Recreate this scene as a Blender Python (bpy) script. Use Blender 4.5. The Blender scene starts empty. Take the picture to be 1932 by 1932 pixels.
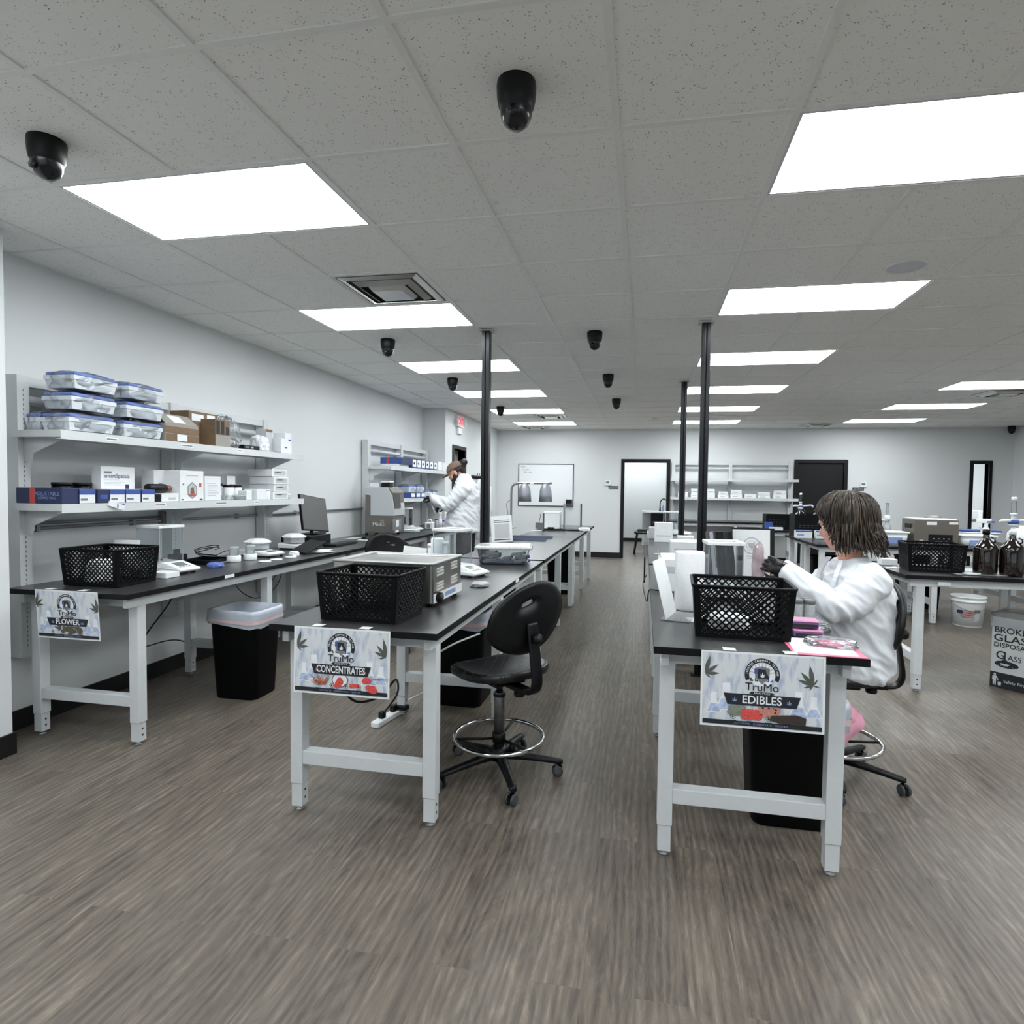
import bpy, math, random
from mathutils import Vector, Matrix, noise
random.seed(7)
C = bpy.context.scene.collection
PI = math.pi
# ------------------------------------------------------------------ camera
CAMH = 1.44
H = 2.743          # ceiling height
cam_data = bpy.data.cameras.new('camera')
cam = bpy.data.objects.new('camera', cam_data); C.objects.link(cam)
YAW, PIT, ROL = -0.1898, -0.0378, 0.0131
def cam_axes():
    cy, sy = math.cos(YAW), math.sin(YAW); cp, sp = math.cos(PIT), math.sin(PIT)
    f = Vector((sy*cp, cy*cp, sp)); r = Vector((cy, -sy, 0)); u = r.cross(f)
    cr, sr = math.cos(ROL), math.sin(ROL)
    return cr*r + sr*u, -sr*r + cr*u, f
_r, _u, _f = cam_axes()
cam.matrix_world = Matrix(((_r.x, _u.x, -_f.x, 0), (_r.y, _u.y, -_f.y, 0), (_r.z, _u.z, -_f.z, CAMH), (0, 0, 0, 1)))
cam_data.sensor_width = 36; cam_data.lens = 36*1126.1/1932; cam_data.shift_x = -33.33/1932
cam_data.clip_start = 0.05; cam_data.clip_end = 100
bpy.context.scene.camera = cam
# ------------------------------------------------------------------ world, exposure
w = bpy.data.worlds.new('world'); bpy.context.scene.world = w; w.use_nodes = True
w.node_tree.nodes['Background'].inputs[0].default_value = (0.75, 0.82, 0.9, 1)
w.node_tree.nodes['Background'].inputs[1].default_value = 1.6
vs = bpy.context.scene.view_settings
vs.view_transform = 'Standard'; vs.look = 'None'; vs.gamma = 1; vs.use_curve_mapping = False
vs.exposure = 0.0
LIGHT_STRENGTH = 15.5
# ------------------------------------------------------------------ materials
def lin(c):
    return tuple(((x/255)/12.92 if x/255 <= 0.04045 else (((x/255)+0.055)/1.055)**2.4) for x in c) + (1,)
_M = {}
def mat(name, rgb, rough=0.5, metal=0.0, var=0.06, scale=30, bump=0.0, spec=0.5, coat=0.0, trans=0, emit=0, alpha=1, sub=0):
    """principled material whose colour and roughness carry fine procedural noise"""
    if name in _M: return _M[name]
    m = bpy.data.materials.new(name); m.use_nodes = True; nt = m.node_tree; N = nt.nodes; L = nt.links
    p = N['Principled BSDF']
    tc = N.new('ShaderNodeTexCoord'); nz = N.new('ShaderNodeTexNoise'); nz.inputs['Scale'].default_value = scale
    nz.inputs['Detail'].default_value = 3
    L.new(tc.outputs['Object'], nz.inputs['Vector'])
    base = lin(rgb)
    cr = N.new('ShaderNodeValToRGB')
    cr.color_ramp.elements[0].position = 0.3; cr.color_ramp.elements[1].position = 0.7
    cr.color_ramp.elements[0].color = tuple(c*(1-var) for c in base[:3]) + (1,)
    cr.color_ramp.elements[1].color = tuple(min(1, c*(1+var)) for c in base[:3]) + (1,)
    L.new(nz.outputs['Fac'], cr.inputs[0]); L.new(cr.outputs[0], p.inputs['Base Color'])
    p.inputs['Roughness'].default_value = rough; p.inputs['Metallic'].default_value = metal
    p.inputs['Specular IOR Level'].default_value = spec
    p.inputs['Coat Weight'].default_value = coat
    if trans: p.inputs['Transmission Weight'].default_value = trans
    if sub: p.inputs['Subsurface Weight'].default_value = sub; p.inputs['Subsurface Scale'].default_value = 0.01
    if alpha < 1: p.inputs['Alpha'].default_value = alpha
    if emit:
        p.inputs['Emission Color'].default_value = base; p.inputs['Emission Strength'].default_value = emit
    if bump:
        b = N.new('ShaderNodeBump'); b.inputs['Strength'].default_value = bump; b.inputs['Distance'].default_value = 0.002
        L.new(nz.outputs['Fac'], b.inputs['Height']); L.new(b.outputs[0], p.inputs['Normal'])
    _M[name] = m
    return m
def glassmat(name, tint=(235, 242, 245), rough=0.03, op=0.12):
    """thin clear sheet: mostly transparent, with a glossy reflection by angle and a little haze"""
    if name in _M: return _M[name]
    m = bpy.data.materials.new(name); m.use_nodes = True; nt = m.node_tree; N = nt.nodes; L = nt.links
    N.remove(N['Principled BSDF']); out = N['Material Output']
    tr = N.new('ShaderNodeBsdfTransparent'); tr.inputs[0].default_value = lin(tint)
    gl = N.new('ShaderNodeBsdfGlossy'); gl.inputs['Roughness'].default_value = rough
    df = N.new('ShaderNodeBsdfDiffuse'); df.inputs[0].default_value = lin(tint)
    fr = N.new('ShaderNodeLayerWeight'); fr.inputs[0].default_value = 0.12 if 'glass' in name else 0.25
    nz = N.new('ShaderNodeTexNoise'); nz.inputs['Scale'].default_value = 25
    mu = N.new('ShaderNodeMath'); mu.operation = 'MULTIPLY'; mu.inputs[1].default_value = op*2
    L.new(nz.outputs['Fac'], mu.inputs[0])
    m1 = N.new('ShaderNodeMixShader'); m2 = N.new('ShaderNodeMixShader')
    L.new(mu.outputs[0], m1.inputs[0]); L.new(tr.outputs[0], m1.inputs[1]); L.new(df.outputs[0], m1.inputs[2])
    L.new(fr.outputs['Fresnel'], m2.inputs[0]); L.new(m1.outputs[0], m2.inputs[1]); L.new(gl.outputs[0], m2.inputs[2])
    L.new(m2.outputs[0], out.inputs[0])
    _M[name] = m
    return m
WHITE = mat('white_powder_coat', (206, 210, 212), 0.42, var=0.02)
PLAST = mat('white_plastic', (232, 235, 236), 0.35, var=0.02)
PAPER = mat('white_paper', (232, 234, 235), 0.7, var=0.02)
CARD = mat('white_carton', (226, 229, 231), 0.6, var=0.03)
TOPM = mat('black_phenolic_worktop', (46, 46, 47), 0.3, var=0.1, scale=60, spec=0.8)
TOPE = mat('black_worktop_edge', (11, 12, 14), 0.6, var=0.1, spec=.2)
BLACK = mat('black_plastic', (5, 6, 9), 0.42, var=0.1, spec=.3)
BASK = mat('black_basket_plastic', (2, 3, 5), 0.5, var=0.1, spec=.16)
BINM = mat('black_bin_plastic', (2, 3, 5), 0.6, var=0.1, spec=.16)
RUBBER = mat('black_polyurethane', (5, 6, 8), 0.45, var=0.15, scale=80, bump=0.15, spec=.35)
CHROME = mat('chrome', (205, 208, 210), 0.12, metal=1, var=0.03)
STEEL = mat('brushed_stainless_steel', (176, 174, 170), 0.28, metal=1, var=0.06, scale=12)
GREYM = mat('grey_metal', (150, 152, 153), 0.4, metal=0.6)
TAUPE = mat('taupe_machine_casing', (104, 101, 96), 0.5, var=0.03)
LGREY = mat('light_grey_plastic', (186, 190, 192), 0.42, var=0.02)
BLUE = mat('blue_plastic', (62, 86, 158), 0.4)
PALEBLUE = mat('pale_blue_plastic', (132, 152, 200), 0.4)
NAVY = mat('navy_print', (38, 46, 84), 0.5)
REDM = mat('red_print', (196, 74, 68), 0.5)
PINK = mat('pink_plastic', (224, 116, 146), 0.45)
DARK = mat('dark_print', (28, 32, 38), 0.6)
GREYP = mat('grey_print', (120, 124, 128), 0.7)
BROWN = mat('brown_cardboard', (120, 98, 76), 0.75, var=0.08)
GCARD = mat('grey_cardboard', (150, 146, 140), 0.75, var=0.05)
TRIM = mat('black_door_trim', (12, 12, 14), 0.45, var=0.1, spec=.3)
GLASS = glassmat('clear_glass', (249, 251, 252), 0.03, 0.02)
FILM = glassmat('clear_film', (246, 248, 250), 0.10, 0.10)
TUBM = glassmat('translucent_white_plastic', (232, 236, 238), 0.25, 0.42)
AMBER = mat('dark_amber_glass', (20, 12, 8), 0.06, var=0.1, spec=0.8)
POSTM = mat('black_strut', (30, 31, 34), 0.3, metal=0.5, var=0.1)
# ------------------------------------------------------------------ mesh builder
class MB:
    def __init__(s): s.v = []; s.f = []; s.mi = []; s.sm = []
    def add(s, vs, fs, mi=0, smooth=False):
        o = len(s.v); s.v += [tuple(p) for p in vs]
        for f in fs: s.f.append(tuple(i+o for i in f)); s.mi.append(mi); s.sm.append(smooth)
        return s
    def box(s, x0, x1, y0, y1, z0, z1, mi=0, M=None):
        vs = [Vector(p) for p in ((x0,y0,z0),(x1,y0,z0),(x1,y1,z0),(x0,y1,z0),(x0,y0,z1),(x1,y0,z1),(x1,y1,z1),(x0,y1,z1))]
        if M: vs = [M @ p for p in vs]
        return s.add(vs, [(0,3,2,1),(4,5,6,7),(0,1,5,4),(1,2,6,5),(2,3,7,6),(3,0,4,7)], mi)
    def rbox(s, x0, x1, y0, y1, z0, z1, r=0.004, mi=0, n=3, M=None):
        """box with rounded vertical edges and small top/bottom chamfers"""
        r = min(r, (x1-x0)/2.01, (y1-y0)/2.01); c = min(r*0.6, (z1-z0)/2.01)
        def ring(z, k):
            out = []
            for cx, cy, a0 in ((x1-r, y1-r, 0), (x0+r, y1-r, 90), (x0+r, y0+r, 180), (x1-r, y0+r, 270)):
                for i in range(n+1):
                    a = math.radians(a0+90*i/n); out.append(Vector((cx+(r-k)*math.cos(a), cy+(r-k)*math.sin(a), z)))
            return out
        rings = [ring(z0, c), ring(z0+c, 0), ring(z1-c, 0), ring(z1, c)]
        return s.loft(rings, mi, True, False, M)
    def loft(s, rings, mi=0, cap=True, smooth=True, M=None, closed=True):
        n = len(rings[0]); vs = [Vector(p) for r in rings for p in r]
        if M: vs = [M @ p for p in vs]
        fs = []
        m = n if closed else n-1
        for k in range(len(rings)-1):
            for i in range(m):
                a = k*n+i; b = k*n+(i+1) % n; fs.append((a, b, b+n, a+n))
        s.add(vs, fs, mi, smooth)
        if cap:
            o = len(s.v)-len(vs)
            s.f.append(tuple(o+i for i in reversed(range(n)))); s.mi.append(mi); s.sm.append(False)
            s.f.append(tuple(o+(len(rings)-1)*n+i for i in range(n))); s.mi.append(mi); s.sm.append(False)
        return s
    def lathe(s, prof, c=(0,0,0), n=24, mi=0, axis='z', cap=True, smooth=True, M=None):
        rings = []
        for r, z in prof:
            ring = []
            for i in range(n):
                a = 2*PI*i/n; x, y = r*math.cos(a), r*math.sin(a)
                p = (x, y, z) if axis == 'z' else ((x, -z, y) if axis == 'y' else (z, x, y))
                ring.append(Vector(p)+Vector(c))
            rings.append(ring)
        return s.loft(rings, mi, cap, smooth, M)
    def tube(s, pts, r, n=8, mi=0, cap=True, closed=False):
        pts = [Vector(p) for p in pts]; rs = r if isinstance(r, (list, tuple)) else [r]*len(pts)
        m = len(pts); rings = []; ref = None
        for i in range(m):
            if closed: t = pts[(i+1) % m]-pts[i-1]
            else: t = pts[min(i+1, m-1)]-pts[max(i-1, 0)]
            if t.length < 1e-9: t = Vector((0,0,1))
            t.normalize()
            if ref is None:
                ref = Vector((0,0,1)) if abs(t.z) < 0.9 else Vector((1,0,0))
            u = ref-t*ref.dot(t)
            if u.length < 1e-6: u = Vector((1,0,0))-t*t.x
            u.normalize(); ref = u; w_ = t.cross(u)
            rings.append([pts[i]+u*rs[i]*math.cos(2*PI*k/n)+w_*rs[i]*math.sin(2*PI*k/n) for k in range(n)])
        if closed: rings.append(rings[0]); cap = False
        return s.loft(rings, mi, cap, True)
    def bar(s, p0, p1, wx, wy, mi=0, up=(0,0,1)):
        """rectangular bar between two points"""
        p0, p1 = Vector(p0), Vector(p1); t = (p1-p0).normalized(); u = Vector(up)
        if abs(t.dot(u)) > 0.99: u = Vector((1,0,0))
        a = t.cross(u).normalized(); b = a.cross(t)
        vs = []
        for p in (p0, p1):
            for i, j in ((-1,-1),(1,-1),(1,1),(-1,1)): vs.append(p+a*i*wx/2+b*j*wy/2)
        return s.add(vs, [(0,1,2,3)[::-1],(4,5,6,7),(0,1,5,4),(1,2,6,5),(2,3,7,6),(3,0,4,7)], mi)
    def prism(s, poly, h, M, mi=0, smooth=False):
        """2-D polygon extruded by h along local z, then placed by M"""
        n = len(poly); vs = [M @ Vector((x, y, 0)) for x, y in poly]+[M @ Vector((x, y, h)) for x, y in poly]
        fs = [tuple(reversed(range(n))), tuple(range(n, 2*n))]+[(i, (i+1) % n, n+(i+1) % n, n+i) for i in range(n)]
        return s.add(vs, fs, mi, smooth)
    def build(s, name, mats, parent=None, bevel=0, smooth=None, loc=None, rot=None):
        me = bpy.data.meshes.new(name); me.from_pydata(s.v, [], s.f)
        if not isinstance(mats, (list, tuple)): mats = [mats]
        for m in mats: me.materials.append(m)
        for p, mi, sm in zip(me.polygons, s.mi, s.sm):
            p.material_index = mi; p.use_smooth = sm if smooth is None else smooth
        me.update()
        o = bpy.data.objects.new(name, me); C.objects.link(o)
        if parent: o.parent = parent
        if loc: o.location = loc
        if rot: o.rotation_euler = rot
        if bevel:
            b = o.modifiers.new('bevel', 'BEVEL'); b.width = bevel; b.segments = 2; b.limit_method = 'ANGLE'; b.angle_limit = math.radians(40)
        return o
def thing(name, label, cat, loc=(0,0,0), rz=0, group=None):
    o = bpy.data.objects.new(name, None); C.objects.link(o)
    o.location = loc; o.rotation_euler = (0, 0, rz); o['label'] = label; o['category'] = cat
    if group: o['group'] = group
    o.empty_display_size = 0.05
    return o
def tag(o, label, cat, group=None, kind=None):
    o['label'] = label; o['category'] = cat
    if group: o['group'] = group
    if kind: o['kind'] = kind
    return o
def struct(name, mb, m, bevel=0):
    o = mb.build(name, m, bevel=bevel); o['kind'] = 'structure'; return o
def dup(root, loc, rz, label, group=None):
    def cp(o, par):
        c = o.copy(); C.objects.link(c); c.parent = par
        for ch in [x for x in o.children]: cp(ch, c)
        return c
    r = cp(root, None); r.location = loc; r.rotation_euler = (0, 0, rz); r['label'] = label
    if group: r['group'] = group
    return r
def text_obj(txt, size, m, parent, M, name='lettering', align='CENTER', bold=0.0, ext=0.0004, sx=1.0, shear=0.0, space=1.0):
    """lettering as a flat extruded mesh; M places local x=right, y=up, z=out of the surface"""
    cu = bpy.data.curves.new(name, 'FONT'); cu.body = txt; cu.size = size; cu.align_x = align; cu.align_y = 'CENTER'
    cu.extrude = ext; cu.offset = bold*size; cu.shear = shear; cu.resolution_u = 3; cu.space_character = space
    tmp = bpy.data.objects.new('tmp', cu); C.objects.link(tmp)
    dg = bpy.context.evaluated_depsgraph_get(); me = bpy.data.meshes.new_from_object(tmp.evaluated_get(dg))
    bpy.data.objects.remove(tmp); bpy.data.curves.remove(cu)
    me.transform(Matrix.Diagonal((sx, 1, 1, 1))); me.transform(M); me.name = name
    me.materials.clear(); me.materials.append(m)
    o = bpy.data.objects.new(name, me); C.objects.link(o); o.parent = parent
    return o
def frame(origin, xdir, ydir):
    x = Vector(xdir).normalized(); y = Vector(ydir); y = (y-x*y.dot(x)).normalized(); z = x.cross(y); o = Vector(origin)
    return Matrix(((x.x, y.x, z.x, o.x), (x.y, y.y, z.y, o.y), (x.z, y.z, z.z, o.z), (0,0,0,1)))
def bez(pts, n=8):
    """Catmull-Rom through points"""
    P = [Vector(p) for p in pts]; P = [P[0]*2-P[1]]+P+[P[-1]*2-P[-2]]; out = []
    for i in range(1, len(P)-2):
        for k in range(n):
            t = k/n; a, b, c, d = P[i-1], P[i], P[i+1], P[i+2]
            out.append(0.5*((2*b)+(c-a)*t+(2*a-5*b+4*c-d)*t*t+(3*b-a-3*c+d)*t**3))
    out.append(P[-2]); return out
# ------------------------------------------------------------------ structure materials
def nodes(name):
    m = bpy.data.materials.new(name); m.use_nodes = True; _M[name] = m
    return m, m.node_tree.nodes, m.node_tree.links, m.node_tree.nodes['Principled BSDF']
def wall_mat():
    m, N, L, p = nodes('painted_wall')
    tc = N.new('ShaderNodeTexCoord'); nz = N.new('ShaderNodeTexNoise'); nz.inputs['Scale'].default_value = 90; nz.inputs['Detail'].default_value = 4
    L.new(tc.outputs['Object'], nz.inputs['Vector'])
    b = N.new('ShaderNodeBump'); b.inputs['Strength'].default_value = 0.08; b.inputs['Distance'].default_value = 0.002
    L.new(nz.outputs['Fac'], b.inputs['Height']); L.new(b.outputs[0], p.inputs['Normal'])
    p.inputs['Base Color'].default_value = lin((216, 219, 220)); p.inputs['Roughness'].default_value = 0.38
    p.inputs['Specular IOR Level'].default_value = 0.35
    return m
def floor_mat():
    m, N, L, p = nodes('vinyl_plank_floor')
    tc = N.new('ShaderNodeTexCoord'); mp = N.new('ShaderNodeMapping'); L.new(tc.outputs['Object'], mp.inputs[0])
    mp.inputs['Rotation'].default_value = (0, 0, PI/2)
    br = N.new('ShaderNodeTexBrick'); br.offset = 0.37; br.inputs['Scale'].default_value = 1
    br.inputs['Brick Width'].default_value = 1.22; br.inputs['Row Height'].default_value = 0.152
    br.inputs['Mortar Size'].default_value = 0.0008; br.inputs['Mortar Smooth'].default_value = 0.2
    br.inputs['Color1'].default_value = (0, 0, 0, 1); br.inputs['Color2'].default_value = (1, 1, 1, 1); br.inputs['Mortar'].default_value = (0.4, 0.4, 0.4, 1)
    L.new(mp.outputs[0], br.inputs['Vector'])
    # per-plank offset of the grain
    sep = N.new('ShaderNodeSeparateXYZ'); L.new(tc.outputs['Object'], sep.inputs[0])
    add = N.new('ShaderNodeVectorMath'); add.operation = 'ADD'
    sc = N.new('ShaderNodeVectorMath'); sc.operation = 'SCALE'; sc.inputs['Scale'].default_value = 13.0
    L.new(br.outputs['Color'], sc.inputs[0]); L.new(tc.outputs['Object'], add.inputs[0]); L.new(sc.outputs[0], add.inputs[1])
    def streak(sx, sy, detail, rough, dist=0.0):
        mm = N.new('ShaderNodeMapping'); mm.inputs['Scale'].default_value = (sx, sy, 1); L.new(add.outputs[0], mm.inputs[0])
        t = N.new('ShaderNodeTexNoise'); t.inputs['Scale'].default_value = 1; t.inputs['Detail'].default_value = detail
        t.inputs['Roughness'].default_value = rough; t.inputs['Distortion'].default_value = dist
        L.new(mm.outputs[0], t.inputs['Vector']); return t
    g1 = streak(15, 2.6, 8, 0.68, 2.2); g2 = streak(110, 11.0, 4, 0.65, 0.8)
    wv = N.new('ShaderNodeTexWave'); wv.wave_type = 'BANDS'; wv.bands_direction = 'X'
    mw = N.new('ShaderNodeMapping'); mw.inputs['Scale'].default_value = (6, 0.7, 1); L.new(add.outputs[0], mw.inputs[0]); L.new(mw.outputs[0], wv.inputs['Vector'])
    wv.inputs['Scale'].default_value = 1.6; wv.inputs['Distortion'].default_value = 14; wv.inputs['Detail'].default_value = 4; wv.inputs['Detail Scale'].default_value = 0.8
    def mix(a, b, f):
        x = N.new('ShaderNodeMix'); x.data_type = 'FLOAT'; x.inputs[0].default_value = f; L.new(a, x.inputs[2]); L.new(b, x.inputs[3]); return x.outputs[0]
    v = mix(g1.outputs['Fac'], g2.outputs['Fac'], 0.26); v = mix(v, wv.outputs['Fac'], 0.12)
    rv = N.new('ShaderNodeSeparateColor'); L.new(br.outputs['Color'], rv.inputs[0]); v = mix(v, rv.outputs[0], 0.07)
    cr = N.new('ShaderNodeValToRGB'); L.new(v, cr.inputs[0])
    e = cr.color_ramp.elements; e[0].position = 0.30; e[0].color = lin((66, 60, 55)); e[1].position = 0.70; e[1].color = lin((138, 128, 116))
    k = e.new(0.47); k.color = lin((97, 90, 82)); k = e.new(0.57); k.color = lin((111, 103, 93))
    L.new(cr.outputs[0], p.inputs['Base Color'])
    p.inputs['Roughness'].default_value = 0.37; p.inputs['Specular IOR Level'].default_value = 0.5
    b = N.new('ShaderNodeBump'); b.inputs['Strength'].default_value = 0.18; b.inputs['Distance'].default_value = 0.001
    L.new(v, b.inputs['Height']); L.new(b.outputs[0], p.inputs['Normal'])
    return m
def ceil_mat():
    m, N, L, p = nodes('speckled_ceiling_tile')
    tc = N.new('ShaderNodeTexCoord')
    nz = N.new('ShaderNodeTexNoise'); nz.inputs['Scale'].default_value = 60; nz.inputs['Detail'].default_value = 2; L.new(tc.outputs['Object'], nz.inputs['Vector'])
    mx = N.new('ShaderNodeMix'); mx.data_type = 'VECTOR'; mx.inputs[0].default_value = 0.012
    L.new(tc.outputs['Object'], mx.inputs[4]); L.new(nz.outputs['Color'], mx.inputs[5])
    vo = N.new('ShaderNodeTexVoronoi'); vo.inputs['Scale'].default_value = 105; L.new(mx.outputs[1], vo.inputs['Vector'])
    v2 = N.new('ShaderNodeTexNoise'); v2.inputs['Scale'].default_value = 40; v2.inputs['Detail'].default_value = 2; L.new(tc.outputs['Object'], v2.inputs['Vector'])
    cr = N.new('ShaderNodeValToRGB'); L.new(vo.outputs['Distance'], cr.inputs[0])
    cr.color_ramp.elements[0].position = 0.14; cr.color_ramp.elements[0].color = (0, 0, 0, 1); cr.color_ramp.elements[1].position = 0.27; cr.color_ramp.elements[1].color = (1, 1, 1, 1)
    c2 = N.new('ShaderNodeValToRGB'); L.new(v2.outputs['Fac'], c2.inputs[0])
    c2.color_ramp.elements[0].position = 0.48; c2.color_ramp.elements[0].color = (1, 1, 1, 1); c2.color_ramp.elements[1].position = 0.66; c2.color_ramp.elements[1].color = (0, 0, 0, 1)
    mxx = N.new('ShaderNodeMath'); mxx.operation = 'MAXIMUM'; L.new(cr.outputs[0], mxx.inputs[0]); L.new(c2.outputs[0], mxx.inputs[1])
    co = N.new('ShaderNodeMix'); co.data_type = 'RGBA'; L.new(mxx.outputs[0], co.inputs[0])
    co.inputs[6].default_value = lin((96, 93, 89)); co.inputs[7].default_value = lin((246, 246, 243))
    L.new(co.outputs[2], p.inputs['Base Color']); p.inputs['Roughness'].default_value = 0.9; p.inputs['Specular IOR Level'].default_value = 0.1
    b = N.new('ShaderNodeBump'); b.inputs['Strength'].default_value = 0.4; b.inputs['Distance'].default_value = 0.002
    L.new(mxx.outputs[0], b.inputs['Height']); L.new(b.outputs[0], p.inputs['Normal'])
    return m
WALL = wall_mat(); FLOOR = floor_mat(); CEIL = ceil_mat()
BASEB = mat('black_vinyl_baseboard', (10, 11, 13), 0.4, var=0.08)
XL, XR, YB, YN = -3.57, 6.85, 12.85, -4.2
XC = -3.27; YC = 2.55        # near left corner
XJ, YJ = -3.2, 9.3           # left wall jog
TH = 0.12
struct('floor', MB().box(-3.9, 8.6, YN-.1, 17.6, -0.05, 0), FLOOR)
struct('ceiling', MB().box(-3.9, 7.2, YN-.1, YB+.12, H, H+0.05), CEIL)
struct('wall_left', MB().box(XL-.25, XL, YC, YJ, 0, H), WALL)
struct('wall_left_near', MB().box(XC-.45, XC, YN, YC, 0, H), WALL)
b = MB(); b.box(XL-.25, XJ, YJ, 9.72, 0, H); b.box(XL-.25, XJ, 9.72, 10.36, 2.12, H); b.box(XL-.25, XJ, 10.36, YB+.1, 0, H)
struct('wall_left_far', b, WALL)
b = MB()
DO = [(-0.43, 0.45), (3.02, 3.88), (6.17, 6.43)]      # openings in the back wall (all 2.03 high)
xs = -3.9
for a, c in DO: b.box(xs, a, YB, YB+TH, 0, H); b.box(a, c, YB, YB+TH, 2.04, H); xs = c
b.box(xs, XR+.3, YB, YB+TH, 0, H)
struct('wall_back', b, WALL)
b = MB(); b.box(XR, XR+TH, YN, 11.3, 0, H); b.box(XR, XR+TH, 11.3, 12.3, 2.05, H); b.box(XR, XR+TH, 12.3, YB, 0, H)
struct('wall_right', b, WALL)
b = MB(); xs = -3.9
ADDED_WIN = [(-2.6, -.6), (-.2, 1.8), (2.4, 4.4)]  # unseen windows, added behind the camera to let daylight in
for a, c in ADDED_WIN: b.box(xs, a, YN-.1, YN, 0, H); b.box(a, c, YN-.1, YN, 0, .7); b.box(a, c, YN-.1, YN, 2.45, H); xs = c
b.box(xs, 7.2, YN-.1, YN, 0, H)
struct('wall_front', b, WALL)
for n_, (a, c) in enumerate(ADDED_WIN):
    b = MB(); b.box(a, a+.05, YN-.08, YN-.02, .7, 2.45); b.box(c-.05, c, YN-.08, YN-.02, .7, 2.45); b.box(a, c, YN-.08, YN-.02, .7, .75); b.box(a, c, YN-.08, YN-.02, 2.4, 2.45); b.box((a+c)/2-.02, (a+c)/2+.02, YN-.08, YN-.02, .75, 2.4)
    wd = struct('window_%d' % (n_+1), b, TRIM)
    MB().box(a+.05, c-.05, YN-.055, YN-.05, .75, 2.4).build('pane', GLASS, wd)
b = MB(); b.box(XL, XL+.012, YC, YJ, 0, .115); struct('baseboard_left', b, BASEB)
b = MB(); b.box(XC, XC+.012, YN, YC, 0, .115); b.box(XL+.012, XC+.012, YC, YC+.012, 0, .115); struct('baseboard_left_near', b, BASEB)
b = MB(); b.box(XJ, XJ+.012, YJ, 9.66, 0, .115); b.box(XJ, XJ+.012, 10.42, YB, 0, .115); b.box(XL, XJ+.012, YJ-.012, YJ, 0, .115); struct('baseboard_left_far', b, BASEB)
b = MB()
for a, c in ((XJ, -.5), (.52, 2.95), (3.95, 6.1), (6.5, XR)): b.box(a, c, YB-.012, YB, 0, .115)
struct('baseboard_back', b, BASEB)
b = MB(); b.box(XR-.012, XR, YN, 11.24, 0, .115); b.box(XR-.012, XR, 12.36, YB-.012, 0, .115); struct('baseboard_right', b, BASEB)
# door frames
def door_frame(name, x0, x1, h=2.04, wv=.07):
    b = MB(); b.box(x0-wv, x0, YB-.02, YB+TH+.02, 0, h+wv); b.box(x1, x1+wv, YB-.02, YB+TH+.02, 0, h+wv); b.box(x0, x1, YB-.02, YB+TH+.02, h, h+wv)
    return struct(name, b, TRIM, bevel=.003)
door_frame('door_1', *DO[0])
d2 = door_frame('door_2', *DO[1])
MB().box(3.02, 3.88, YB+.03, YB+.075, 0.01, 2.04).build('door_panel', mat('dark_door_leaf', (15, 15, 17), .5, spec=.3), d2)
MB().tube([(3.09, YB+.03, 1.0), (3.09, YB-.03, 1.0), (3.2, YB-.035, 1.0)], .009).build('door_handle', STEEL, d2)
door_frame('door_3', *DO[2], wv=.06)
b = MB(); b.box(XR-.02, XR+TH+.02, 11.24, 11.3, 0, 2.1); b.box(XR-.02, XR+TH+.02, 12.3, 12.36, 0, 2.1); b.box(XR-.02, XR+TH+.02, 11.3, 12.3, 2.05, 2.1)
d4 = struct('door_4', b, TRIM, bevel=.003)
MB().box(XR+.04, XR+.08, 11.3, 12.3, .01, 2.05).build('door_panel', mat('dark_door_leaf', (32, 32, 35)), d4)
MB().lathe([(0, 0), (.03, .0), (.03, .02), (.012, .03), (.012, .05), (.026, .06), (.026, .085), (0, .09)], (XR+.04, 12.2, 1.02), 14, axis='x', M=Matrix.Translation((2*(XR+.04), 0, 0)) @ Matrix.Diagonal((-1, 1, 1, 1))).build('door_knob', STEEL, d4)
# side exit in the left wall beyond the jog
b = MB(); b.box(XJ-.3, XJ+.02, 9.66, 9.72, 0, 2.18); b.box(XJ-.3, XJ+.02, 10.36, 10.42, 0, 2.18); b.box(XJ-.3, XJ+.02, 9.72, 10.36, 2.12, 2.18)
d5 = struct('door_5', b, TRIM, bevel=.003)
MB().box(XJ-.16, XJ-.12, 9.72, 10.36, .01, 2.12).build('door_panel', [mat('grey_door_leaf', (120, 122, 124))], d5)
MB().box(XJ-.119, XJ-.117, 9.78, 10.0, 1.45, 1.8).build('notice', PAPER, d5)
# rooms seen through the doorways
b = MB(); b.box(-1.3, 1.3, 17.2, 17.3, 0, H); b.box(1.2, 1.3, YB+TH, 17.2, 0, H); b.box(-1.4, -1.3, YB+TH, 17.3, 0, H); b.box(.55, 1.2, 16.3, 17.2, 0, H)
struct('wall_annex', b, WALL)
struct('ceiling_annex', MB().box(-1.4, 8.4, YB+TH, 17.6, H, H+.05), CEIL)
struct('baseboard_annex', MB().box(-1.3, .55, 17.185, 17.2, 0, .1), BASEB)
b = MB(); b.box(5.4, 8.2, 15.6, 15.7, 0, H); b.box(5.3, 5.4, YB+TH, 15.7, 0, H); b.box(8.1, 8.2, YB+TH, 15.7, 0, H)
struct('wall_annex_right', b, WALL)
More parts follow.
